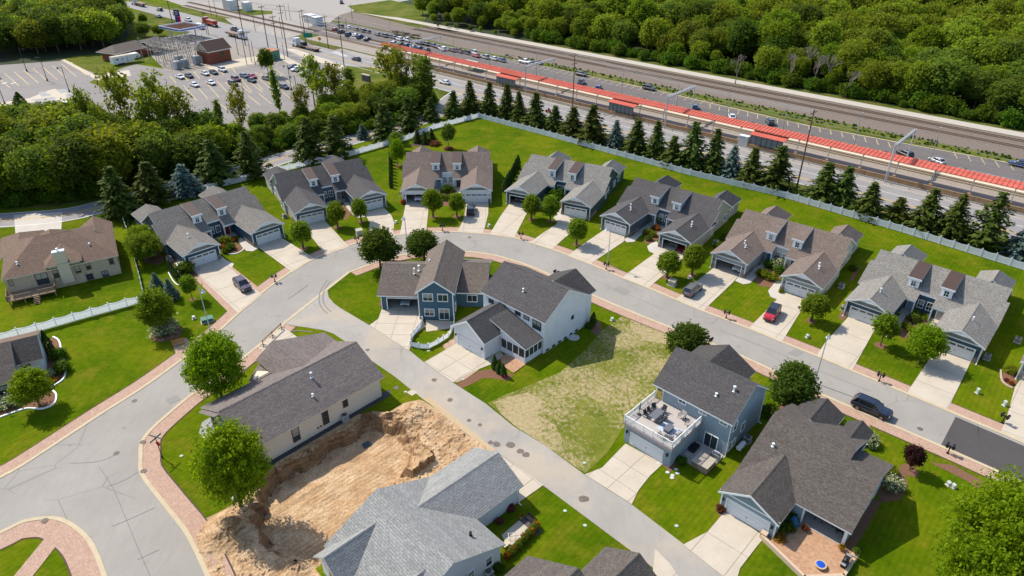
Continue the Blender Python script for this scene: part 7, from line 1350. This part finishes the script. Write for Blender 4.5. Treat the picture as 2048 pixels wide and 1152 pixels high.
# ================================================================== STREET FURNITURE AND GARDEN THINGS
LG = P('lamp_grey', (.45, .47, .48), .4, .3); BELL = P('lamp_bell', (.62, .64, .66), .35, .2)
def lampparts():
    a = MB().tube((0, 0, 0), (0, 0, 8.5), .09, 8, .06).tube((0, 0, 0), (0, 0, .5), .24, 10, .17).mesh('pole', LG)
    b = MB().tube((0, 0, 7.9), (.75, 0, 8.2), .035, 5).tube((0, 0, 7.4), (.55, 0, 8.1), .025, 5).mesh('arm', LG)
    c = MB().lathe([(.04, 8.2), (.10, 8.05), (.16, 7.85), (.34, 7.62), (.34, 7.58)], 12, (.75, 0, 0)).mesh('lamp_shade', BELL); return a, b, c
for b, rz, l in (((421, 663), -.4, 'tall street lamp on the brick walk near the wooden bench'), ((816, 513), 2.2, 'tall street lamp on the inner kerb above the blue house'), ((1215, 532), 3.4, 'tall street lamp beside a mailbox before the sage duplex'), ((1629, 766), .9, 'tall street lamp behind the patio house')):
    t = thing('street_lamp', l, 'street lamp', G(*b), rz, 'street lamps along the curved street'); A3 = cached('slamp', lampparts)
    for me_, n_ in zip(A3, ('pole', 'arm', 'lamp_shade')): put(me_, n_, t)
def mbox():
    a = MB().box(-.06, .06, -.06, .06, 0, 1.15).box(-.14, .14, -.14, .14, 0, .12).box(-.5, .5, -.05, .05, 1.0, 1.08).mesh('post', BLACKM); m = MB()
    pr = [(math.cos(k*math.pi/6)*.13, math.sin(k*math.pi/6)*.13) for k in range(7)]; m.ext([(x, -.28, z+1.25) for x, z in pr]+[(-.13, -.28, 1.1), (.13, -.28, 1.1)], (0, .56, 0)); return a, m.mesh('mailbox', BLACKM), MB().box(-.1, .1, -.18, .18, .82, .98).mesh('paper_tube', BLACKM)
for i, (b, l) in enumerate((((550, 564), 'before the lawn of the dark blue duplex'), ((714.7, 487), 'by the curved driveway'), ((885, 462), 'before the white-walled duplex'), ((1042, 478), 'before the teal duplex'), ((1212, 539), 'at the foot of the tall lamp'), ((1452, 637), 'before the lawn of the brown-roofed pale duplex'), ((1757.7, 763), 'before the light grey duplex'), ((1895, 907), 'beside the new dark asphalt'), ((1112, 556), 'behind the farmhouse cross gable'), ((1417, 690), 'behind the terrace house by the dark tree'), ((2004, 846), 'on the lawn corner by the two pale cabinets'))):
    t = thing('double_mailbox', f'black twin mailbox {l}', 'mailbox', G(*b), A(20-i*8), 'black twin mailboxes along the street', 1.15); p_, q_, r_ = cached('mbox', mbox); put(p_, 'post', t)
    for s in (-.3, .3): put(q_, 'mailbox', t, (s, 0, 0)); put(r_, 'paper_tube', t, (s, 0, 0))
def ac():
    m = MB().box(-.42, .42, -.42, .42, .06, .85).box(-.5, .5, -.5, .5, 0, .06); return m.mesh('body', ACG), MB().lathe([(.36, .851), (.36, .9), (.30, .9), (.08, .93)], 14).mesh('fan_grille', P('grille_dark', (.08, .08, .08), .6)), MB().box(-.38, .38, -.435, -.425, .15, .8).mesh('coil_panel', P('coil', (.2, .2, .2), .7))
for b, r, l in (((339.4, 521), .77, 'beside the garage wall of the dark blue duplex'), ((1682, 575), -.7, 'beside the brown-roofed pale duplex'), ((1973, 718), -.7, 'beside the light grey duplex right garage'), ((1494, 883), -.77, 'at the side wall of the terrace house'), ((690, 839), .8, 'against the long beige wall above the pit'), ((977, 1152), .76, 'beside the grey-roofed house'), ((1431, 488), -.67, 'beside the sage duplex'), ((570, 435), .54, 'beside the charcoal-roofed duplex'), ((2034, 684), -.7, 'at the picture edge duplex'), ((1687, 620), -.7, 'left of the light grey duplex')):
    t = thing('air_conditioner', f'grey air conditioner {l}', 'air conditioner', G(*b), r, 'outdoor air conditioners'); 
    for me_, n_ in zip(cached('ac', ac), ('body', 'fan_grille', 'coil_panel')): put(me_, n_, t)
def ubox(b, l, c, s=(1.3, 1.1, 1.0), rz=0, name='utility_cabinet'):
    t = thing(name, l, 'utility box', G(*b), rz); x, y, z = s; MB().box(-x/2, x/2, -y/2, y/2, 0.08, z).build('body', c, t); MB().ext([(-x/2-.04, -y/2-.04, z), (x/2+.04, -y/2-.04, z), (x/2+.04, y/2+.04, z+.08), (-x/2-.04, y/2+.04, z+.08)], (0, 0, -.06)).build('lid', c, t); MB().box(-x/2-.12, x/2+.12, -y/2-.12, y/2+.12, 0, .08).build('base', WALK, t)
GRN = P('utility_green', (.05, .17, .12), .5); TAN = P('utility_tan', (.40, .38, .28), .6); LGR = P('utility_pale', (.52, .56, .50), .5)
ubox((415, 643), 'green transformer box on the lawn by the street lamp', GRN, (1.8, 1.0, .7), .5); ubox((719, 468), 'tan utility box under the round young tree of the charcoal duplex', TAN, rz=.5); ubox((1344, 570), 'tan utility box below the open garage with a red floor', TAN, rz=-.6)
ubox((363, 540), 'white slatted bin enclosure at the dark blue duplex garage', WHITE, (1.5, 1.2, 1.3), .77, 'bin_enclosure')
for b, l in (((1954, 786), 'pale narrow pedestal box on the lawn, nearer the light grey duplex'), ((2008, 811), 'pale narrow pedestal box near the lawn corner'), ((1896, 970), 'small pale pedestal box by the big leafy tree'), ((1906, 975), 'thin tan marker beside the pale pedestal box'), ((1614, 675), 'small pale pedestal on the lawn right of the red car'), ((792, 446), 'small white pedestal left of the open white garage'), ((978, 453), 'small white pedestal between two driveways'), ((388, 638), 'small grey pedestal left of the green transformer'), ((1224, 641), 'small dark pedestal where lawn meets worn grass'), ((1379, 557), 'green pedestal by the dark grey SUV'), ((469, 999), 'pale green pedestal under the large maple')): ubox(b, l, LGR, (.35, .3, .75 if 'narrow' in l else .5), .4, 'utility_pedestal')
for b, l in (((775, 138+780-138), ''), ((811, 784), 'green valve lid by the alley corner'), ((1169, 926), 'pale green valve lid on the lawn beside the terrace drive'), ((1130, 1022), 'white cleanout lid on the lawn, upper one'), ((1170, 1051), 'white cleanout lid on the lawn, lower one'), ((1353, 1052), 'green lid on the lawn left of the patio house drive'), ((857, 1079-377), 'white lid on the lawn below the dog run'), ((363, 912), 'white lid in a bare patch by the stop sign'), ((926, 759), 'pale lid in the mulch by the farmhouse drive')):
    if l: t = MB().lathe([(.2, 0), (.2, .04), (.14, .05)], 10, sx=1.2).build('access_lid', P('lid_pale', (.36, .46, .34), .7), loc=G(*b)+Vector((0, 0, .02))); tag(t, l, 'lid')
psheet('concrete_patch', [(813, 785), (823, 780), (836, 784), (824, 792)], .03, DRIVE)
for b in ((269, 802), (286, 885), (287, 943), (90, 1042), (939, 475), (1840, 858), (1012, 552), (1172, 998), (233, 907), (1053, 1147)):
    sheet('manhole_cover', [G(*b)+Vector((math.cos(k*.5236)*.38, math.sin(k*.5236)*.38, 0)) for k in range(12)], .10 if b in ((286, 885), (287, 943), (90, 1042)) else .05, P('manhole_iron', (.13, .10, .08), .7, vary=.3))
for b, r in (((994, 889), .5), ((981, 885), .35), ((1021, 889+1), .6), ((1041, 903), .45), ((1052, 910), .5), ((960, 850), .3), ((793, 834-58), .4), ((938, 841), .35), ((1166, 998), .55), ((900, 800), .4), ((735, 700), .35), ((868, 760), .4)):
    sheet('tar_patch', [G(*b)+Vector((math.cos(k*.6283)*r*(.8+.4*random.random()), math.sin(k*.6283)*r*(.8+.4*random.random()), 0)) for k in range(10)], .04, P('tar', (.15, .125, .105), .9, vary=.3))
# edging of the curved bed, stones
E_ = smooth_line([G(*p) for p in ((0, 835), (25, 826), (55, 817), (85, 818), (108, 808), (113, 790), (104, 776), (127, 758), (131, 735), (124, 705), (118, 682), (106, 674))], 4)
strip('white_edging', E_, -.11, .11, .16, WHITE, th=.16)
strip('white_edging', smooth_line([G(*p) for p in ((456, 508), (470, 508), (484, 502), (488, 496))], 3), -.08, .08, .12, WHITE, th=.12); strip('white_edging', smooth_line([G(*p) for p in ((337, 545), (345, 560), (355, 570), (370, 572))], 3), -.08, .08, .12, WHITE, th=.12)
strip('stone_edging', smooth_line([G(*p) for p in ((1348+1880/2.88, 752-12), (2003, 760), (2012, 770), (2025, 777))], 3), -.12, .12, .15, P('edge_stone', (.45, .33, .26), .9, vary=.4), th=.15)
# bench on its brick pad, stop sign with street names, rusty barrier
psheet('brick_pad', [(345, 690), (352, 680), (372, 676), (386, 688), (372, 705), (352, 708)], .043, PAVER)
t = thing('garden_bench', 'orange-brown wooden bench on a brick pad beside the walk', 'bench', G(358, 690), A(33)); BWD = P('bench_wood', (.42, .20, .05), .6)
for k in range(4): MB().box(-.9, .9, k*.13-.25, k*.13-.14, .42, .46).build('slat', BWD, t)
for k in range(3): MB().box(-.9, .9, .3, .34, .55+k*.15, .66+k*.15).build('back_slat', BWD, t)
for s in (-.8, .8):
    for y in (-.2, .3): MB().box(s-.04, s+.04, y-.04, y+.04, 0, .42 if y < 0 else 1.0).build('leg', BWD, t)
t = thing('stop_sign_post', 'black post with red STOP sign and two crossed street name blades', 'road sign', G(324.6, 915), A(-20)); MB().tube((0, 0, 0), (0, 0, 3.4), .05, 8).tube((0, 0, 0), (0, 0, .4), .1, 8).build('post', BLACKM, t)
R8 = [(math.cos(k*.7854+.39)*.38, math.sin(k*.7854+.39)*.38) for k in range(8)]; MB().ext([(x, .06, 2.3+z) for x, z in R8], (0, .03, 0)).build('stop_panel', P('sign_red', (.6, .02, .03), .4), t)
MB().box(-.02, .02, -.9, .9, 3.2, 3.4).build('name_blade', P('sign_teal', (.02, .12, .12), .5), t); MB().box(-.9, .9, -.02, .02, 3.42, 3.62).build('name_blade', MATS['sign_teal'], t)
fc = bpy.data.curves.new('lettering', 'FONT'); fc.body = 'STOP'; fc.size = .26; fc.align_x = 'CENTER'; fc.extrude = .004; fq = bpy.data.objects.new('lettering_curve', fc); fm_ = bpy.data.meshes.new_from_object(fq); bpy.data.objects.remove(fq); fm_.materials.clear(); fm_.materials.append(WHITE); fo_ = put(fm_, 'lettering', t); fo_.location = (0, .095, 2.2); fo_.rotation_euler = (math.pi/2, 0, math.pi)
t = thing('road_barrier', 'rusty red rail barrier on three crossed stands lying over the concrete pad', 'barrier', G(526, 693)+Vector((0, 0, .07)), 0); L0 = G(564, 657)-G(526, 693)
for z in (.75, .95): MB().tube((0, 0, z), (L0.x, L0.y, z), .055, 6).build('rail', RUST, t)
for f in (0.02, .5, .98):
    m = MB(); c = L0*f
    for k in range(4): a = k*math.pi/2+.3; m.tube((c.x, c.y, .35), (c.x+math.cos(a)*.5, c.y+math.sin(a)*.5, .04), .05, 5)
    m.tube((c.x, c.y, .1), (c.x, c.y, 1.05), .06, 6).build('stand', RUST, t)
# terrace furniture
T = lambda x, y, z=0: FRM((14.635, 67.504), A(-44.1))(x, y, z); TA = A(-44.1); DKF = P('dark_furniture', (.05, .05, .055), .6); CUSH = P('grey_cushion', (.33, .30, .28), .9); SLT = P('slate_table', (.13, .14, .16), .6)
def table(label, p, rz, L, W, h, mat, planks=5, solid=False):
    t = thing('outdoor_table', label, 'table', p, rz)
    for k in range(planks): MB().box(-L/2, L/2, -W/2+k*W/planks+.008, -W/2+(k+1)*W/planks-.008, h-.04, h).build('plank', mat, t)
    if solid: MB().box(-L/2+.08, L/2-.08, -W/2+.08, W/2-.08, 0, h-.045).build('base', mat, t)
    else:
        for x in (-L/2+.12, L/2-.12):
            for y in (-W/2+.1, W/2-.1): MB().box(x-.04, x+.04, y-.04, y+.04, 0, h-.045).build('leg', mat, t)
    return t
table('long slatted dark dining table on the terrace', T(2.45, 3.2, 3.41), TA+math.pi/2, 2.1, 1.05, .74, SLT); table('low square dark fire table on the terrace', T(4.9, 2.3, 3.41), TA+math.pi/2, 1.4, .9, .5, SLT, 4, True)
def chair(label, p, rz, mat, cush, w_=.6, grp='chairs on the roof terrace'):
    t = thing('outdoor_chair', label, 'chair', p, rz, grp); MB().box(-w_/2, w_/2, -.28, .28, .36, .44).build('seat', cush, t); MB().ext([(-w_/2, .24, .44), (w_/2, .24, .44), (w_/2, .40, 1.0), (-w_/2, .40, 1.0)], (0, .06, 0)).build('backrest', cush, t)
    for x in (-w_/2, w_/2):
        for y in (-.26, .26): MB().box(x-.025, x+.025, y-.025, y+.025, 0, .36 if y > 0 else .62).build('leg', mat, t)
        MB().box(x-.04, x+.04, -.28, .30, .60, .64).build('armrest', mat, t)
for k, (x, y, r, l) in enumerate(((1.45, 2.5, 90, 'dark dining chair at the railing side, nearer the street'), (1.45, 3.3, 90, 'dark dining chair at the railing side, middle one'), (1.5, 4.2, 60, 'dark dining chair at the railing side, nearest the yellow door'), (3.35, 2.6, -90, 'dark dining chair on the inner side, lower one'), (3.35, 3.6, -90, 'dark dining chair on the inner side, upper one'), (2.5, 4.7, 0, 'dining chair at the house end of the table'))): chair(l, T(x, y, 3.41), TA+A(r), DKF, DKF)
for x, y, r, l in ((4.9, 5.4, -10, 'grey cushioned lounge chair against the house wall'), (6.3, 4.6, -40, 'grey cushioned lounge chair in the terrace corner'), (5.9, 1.0, 200, 'grey sofa section at the front railing'), (6.3, 2.2, 260, 'grey sofa section at the side railing'), (5.0, .6, 180, 'grey sofa section under the front railing middle')): chair(l, T(x, y, 3.41), TA+A(r), DKF, CUSH, .8)
t = tag(MB().box(-1.3, 1.3, -.9, .9, 0, .015).build('outdoor_rug', P('blue_rug', (.42, .48, .56), .9, vary=.4), loc=T(4.9, 2.5, 3.412), rz=TA), 'pale blue and white rug under the fire table', 'rug')
t = thing('folded_umbrella', 'folded grey umbrella by the terrace railing', 'umbrella', T(.5, 2.2, 3.41), 0); MB().tube((0, 0, 0), (0, 0, 2.0), .03, 6).build('pole', STEEL, t); MB().lathe([(.04, .7), (.14, .9), (.10, 1.6), (.02, 2.0)], 8).build('canopy', SLT, t); MB().lathe([(.28, 0), (.28, .1)], 10).build('base', DKF, t)
t = thing('hot_tub', 'tan covered hot tub with slatted roof frame behind it', 'hot tub', T(9.85, 3.2, .1), TA); MB().box(-1.1, 1.1, -1.1, 1.1, 0, .85).build('body', P('tub_brown', (.20, .15, .11), .8), t); MB().box(-1.12, -.01, -1.12, 1.12, .86, .98).build('cover_half', P('tub_cover', (.38, .33, .27), .8), t); MB().box(.01, 1.12, -1.12, 1.12, .86, .98).build('cover_half', MATS['tub_cover'], t); 
t = thing('barbecue_grill', 'silver barbecue grill by the sliding door', 'grill', T(10.3, 5.3, .1), TA); MB().box(-.6, .6, -.25, .25, .1, .85).build('cabinet', STEEL, t); MB().ext([(-.4, -.25, .86), (.4, -.25, .86), (.4, .25, 1.15), (-.4, .25, 1.15)], (0, 0, -.0001-.05)).box(-.4, .4, -.2, .25, .86, 1.08).build('lid', P('stainless', (.5, .52, .54), .25, .9), t)
t = thing('storage_box', 'black storage box against the garage wall of the terrace house', 'box', T(7.5, 4.9, .1), TA); MB().box(-.4, .4, -.7, .7, 0, .5).build('body', DKF, t); MB().box(-.43, .43, -.73, .73, .5, .56).build('lid', BLACKM, t)
t = thing('propane_tank', 'white propane tank beside the terrace house condenser', 'tank', G(1481, 897), TA+1.57); MB().tube((-.7, 0, .5), (.7, 0, .5), .36, 12).build('tank', WHITE, t); MB().box(-.5, -.3, -.25, .25, 0, .25).box(.3, .5, -.25, .25, 0, .25).build('foot', WHITE, t)
for k, b in enumerate(((1316, 927), (1345, 951), (1344, 956), (1355, 947), (1352, 939), (1335, 945))): tag(MB().lathe([(.22, 0), (.24, .04), (.15, .06)], 7, sx=1.2).build('stepping_stone', P('pale_stone', (.5, .5, .47), .8), loc=G(*b)+Vector((0, 0, .02))), 'pale round stepping stone in the bed at the terrace garage corner', 'stone', 'stepping stones at the terrace garage corner')
# patio house things
Q = lambda x, y, z=0: FRM((24.75, 55.79), A(-43.1))(x, y, z); QA = A(-43.1)
t = thing('fire_bowl', 'round stone fire bowl with bright blue cover', 'fire pit', Q(11.2, -.1, .3), QA); MB().lathe([(.45, 0), (.55, .12), (.62, .3), (.62, .38), (.46, .38), (.46, .32)], 18).build('bowl', P('bowl_tan', (.45, .34, .23), .8), t); MB().lathe([(.45, .385), (.3, .42), (.05, .43)], 18).build('cover', P('blue_cover', (.01, .07, .45), .4), t)
t = thing('barbecue_grill', 'black barbecue grill at the patio corner', 'grill', Q(13.0, 1.9, .3), QA+1.57); MB().box(-.6, .6, -.28, .28, .1, .85).build('cabinet', BLACKM, t); MB().lathe([(.3, .86), (.3, 1.0), (.1, 1.15)], 10, sx=1.3).build('lid', P('black_lid', (.02, .02, .02), .3), t); MB().box(-.95, -.62, -.25, .25, .8, .84).box(.62, .95, -.25, .25, .8, .84).build('side_shelf', STEEL, t)
t = thing('covered_chair', 'blue tarpaulin over a chair beside the covered patio', 'covered furniture', Q(6.7, 3.4, .3), QA); MB().lathe([(.6, 0), (.58, .4), (.35, .8), (.2, 1.1)], 9, sx=1.1).build('cover', P('tarp_blue', (.02, .12, .22), .7, vary=.3), t)
for x, y, l, mt in ((12.0, 3.6, 'pot of orange flowers on the porch step end', 'orange'), (8.0, 3.4, 'pot of red flowers by the porch post', 'red'), (13.4, 3.6, 'pot of mixed flowers on the patio pillar', 'olive')):
    t = thing('flower_pot', l, 'flower pot', Q(x, y, .3 if x < 13 else .86)); MB().lathe([(.12, 0), (.2, .3), (.2, .32)], 10).build('pot', P('terracotta', (.3, .12, .06), .8), t); o = put(proto('bush1')[0], 'flowers', t, (0, 0, .22), 0, (.6, .6, .5)); o.material_slots[0].link = 'OBJECT'; o.material_slots[0].material = LF[mt]
table('small round-looking table in the shade of the covered porch', Q(8.6, 6.1, .29), QA, 1.0, 1.0, .7, DKF, 3); 
for x, y, r in ((9.8, 6.2, 0), (10.9, 5.8, 30)): chair('dark wicker chair under the porch roof, %s' % ('nearer the wall post' if x < 10 else 'nearer the outer post'), Q(x, y, .29), QA+A(r), DKF, DKF, .7, 'chairs under the porch roof')
# small patio beside the grey-roofed house
psheet('patio', [(1003, 1071), (1038, 1041), (1065, 1064), (1023, 1108)], .05, DRIVE); psheet('dark_pavers', [(1040, 1042), (1056, 1028), (1085, 1062), (1073, 1072)], .04, P('dark_paver', (.10, .085, .09), .9, vary=.3))
t = thing('garden_bench', 'dark metal bench at the shadow edge beside the small patio', 'bench', G(1062, 1044), A(-47)); MB().box(-.75, .75, -.22, .22, .4, .44).build('seat', BLACKM, t); MB().box(-.75, .75, .22, .26, .5, .9).build('backrest', BLACKM, t)
for x in (-.7, .7): MB().box(x-.03, x+.03, -.2, .25, 0, .4).build('leg', BLACKM, t)
t = thing('sun_lounger', 'white tubular lounger frame on the small patio', 'lounger', G(1033, 1074), A(10)); 
for y in (-.33, .33): MB().tube((-.95, y, .35), (.95, y, .35), .025, 5).build('frame_tube', WHITE, t)
for x in (-.9, -.3, .3, .9): MB().tube((x, -.33, .35), (x, .33, .35), .02, 5).tube((x, -.33, .35), (x, -.33, 0), .02, 5).tube((x, .33, .35), (x, .33, 0), .02, 5).build('leg', WHITE, t)
table('small cream side table at the corner of the grey-roofed house', G(1012, 1093), A(44), .9, .6, .5, P('cream_table', (.55, .47, .36), .7), 3)
t = thing('flower_pot', 'white pot with orange flowers by the dark pavers', 'flower pot', G(1042, 1037)); MB().lathe([(.15, 0), (.22, .35)], 10).build('pot', WHITE, t); o = put(proto('bush2')[0], 'flowers', t, (0, 0, .25), 0, (.5, .5, .5)); o.material_slots[0].link = 'OBJECT'; o.material_slots[0].material = LF['orange']
# window well, pit bits, motorcycle, flags
t = tag(MB().lathe([(.75, 0), (.75, .22), (.68, .22), (.68, .05)], 14, sx=1.3).build('window_well', P('pale_stone', (.55, .55, .52), .8), loc=G(1147, 676)), 'pale oval window well by the farmhouse side wall', 'window well')
t = tag(MB().box(-.5, .5, -.4, .4, 0, .25).box(-.3, .3, -.2, .2, .25, .4).build('dark_tarp', P('tarp_dark', (.05, .08, .11), .8), loc=G(730, 868)+Vector((0, 0, -2.0)), rz=.6), 'crumpled dark blue tarp at the foot of the pit wall', 'tarp')
t = thing('red_hydrant', 'small red hydrant beside the cone evergreens', 'hydrant', G(1009, 757)); MB().lathe([(.14, 0), (.14, .1), (.10, .12), (.10, .5), (.13, .52), (.08, .66), (.02, .7)], 10).build('body', P('hydrant_red', (.45, .02, .04), .5), t); MB().tube((-.2, 0, .4), (.2, 0, .4), .05, 6).build('nozzle', MATS['hydrant_red'], t)
t = thing('touring_motorcycle', 'red motorcycle ridden along the highway behind the spruces', 'motorcycle', G(1097, 226)+Vector((0, 0, .04)), RA)
for x in (-.8, .8): MB().tube((x, -.07, .33), (x, .07, .33), .33, 12).build('wheel', TYRE, t)
MB().box(-.6, .6, -.2, .2, .35, .85).ext([(.3, -.3, .8), (.8, -.25, .7), (.8, .25, .7), (.3, .3, .8)], (0, 0, .4)).build('body', paint(REDC), t); MB().box(-1.0, -.4, -.4, .4, .4, .8).build('pannier', BLACKM, t)
def figure(name, label, p, rz, pts, edges, rad, mat, parts=()):
    me_ = bpy.data.meshes.new('person'); me_.from_pydata(pts, edges, []); o = put(me_, name, None, p, rz); md = o.modifiers.new('skin', 'SKIN'); 
    for v, r in zip(me_.skin_vertices[0].data, rad): v.radius = (r, r)
    me_.skin_vertices[0].data[0].use_root = True; o.modifiers.new('sub', 'SUBSURF').levels = 1; o.modifiers['sub'].render_levels = 1; me_.materials.append(mat); tag(o, label, 'person'); 
    MB().lathe([(.04, -.12), (.10, -.06), (.125, .03), (.10, .12), (.03, .17)], 10, pts[2]).build('helmet', BLACKM, o); return o
figure('person', 'rider in dark clothes on the red motorcycle', G(1097, 226)+Vector((0, 0, .04)), RA, [(-.15, 0, .9), (0, 0, 1.35), (.05, 0, 1.62), (.15, .22, 1.35), (.55, .25, 1.1), (.15, -.22, 1.35), (.55, -.25, 1.1), (.25, .22, .8), (.1, .28, .35), (.25, -.22, .8), (.1, -.28, .35)], [(0, 1), (1, 2), (1, 3), (3, 4), (1, 5), (5, 6), (0, 7), (7, 8), (0, 9), (9, 10)], [.16, .17, .07, .07, .045, .07, .045, .1, .06, .1, .06], P('dark_leather', (.03, .03, .035), .6))
for b, z, rz, l in (((383, 540), 2.0, .77, 'small striped flag on the left garage pillar of the dark blue duplex'), ((595, 452), 1.9, .54, 'small striped flag on the garage pillar of the charcoal-roofed duplex'), ((800, 402), 2.2, 0, 'small striped flag beside the open white garage')):
    t = thing('garden_flag', l, 'flag', G(*b), rz); MB().tube((0, 0, 0), (0, -.3, z), .02, 5).build('pole', WHITE, t)
    for k in range(6): MB().box(.02, .72, -.30-.01, -.29, z-.14-k*.1, z-.045-k*.1).build('stripe', P('flag_red', (.5, .02, .03), .7) if k % 2 == 0 else WHITE, t)
    MB().box(.0, .3, -.315, -.311, z-.33, z-.03).build('canton', P('flag_blue', (.02, .04, .2), .7), t)
for k in range(3):
    m = MB(); rr = random.Random(k)
    for q in range(26): m.obox((rr.uniform(-.9, .9), rr.uniform(-.5, .5), .08), (rr.uniform(.1, .35), rr.uniform(.1, .3), .15), rr.uniform(0, 3))
    tag(m.build('rubble_clods', SAND, loc=[G(850, 905), G(780, 960), G(600, 1130)][k]+Vector((0, 0, [-1.9, -2.0, .1][k]))), 'lumps of dug earth scattered in the sandy lot', 'earth', kind='stuff')

# tyre marks at the alley mouth and on the main street
for pts in ([(655, 560), (640, 585), (640, 610), (655, 628)], [(661, 562), (647, 585), (648, 608), (662, 624)], [(577, 598), (600, 582), (616, 570)], [(560, 668), (590, 662), (625, 664)]):
    strip('tyre_mark', smooth_line([G(*p) for p in pts], 4), -.09, .09, .052, P('tyre_mark', (.19, .18, .17), .9, vary=.3))

for pts in ([(197, 935), (222, 975), (250, 1030), (276, 1092), (302, 1152)], [(225, 1052), (262, 1036), (312, 1014)], [(212, 972), (246, 962), (276, 944)], [(140, 925), (200, 922), (240, 905)], [(278, 1120), (320, 1100)], [(455, 780), (500, 735), (560, 690)], [(1440, 660), (1540, 700), (1640, 742), (1740, 782)], [(1120, 530), (1220, 574), (1330, 620)]):
    strip('sealed_crack', smooth_line([G(*p)+Vector((random.uniform(-.2, .2), random.uniform(-.2, .2), 0)) for p in pts], 5), -.025, .025, .048, P('sealed_crack', (.15, .14, .13), .9, vary=.3))
for pts in ([(700, 497), (716, 492), (726, 500), (709, 505)], [(1225, 580), (1240, 573), (1262, 583), (1246, 591)], [(1575, 706), (1592, 698), (1608, 706), (1592, 714)], [(330, 800), (352, 790), (362, 799), (340, 810)]):
    psheet('asphalt_patch', pts, .046, P('asphalt_repair', (.24, .225, .205), .9, vary=.15))
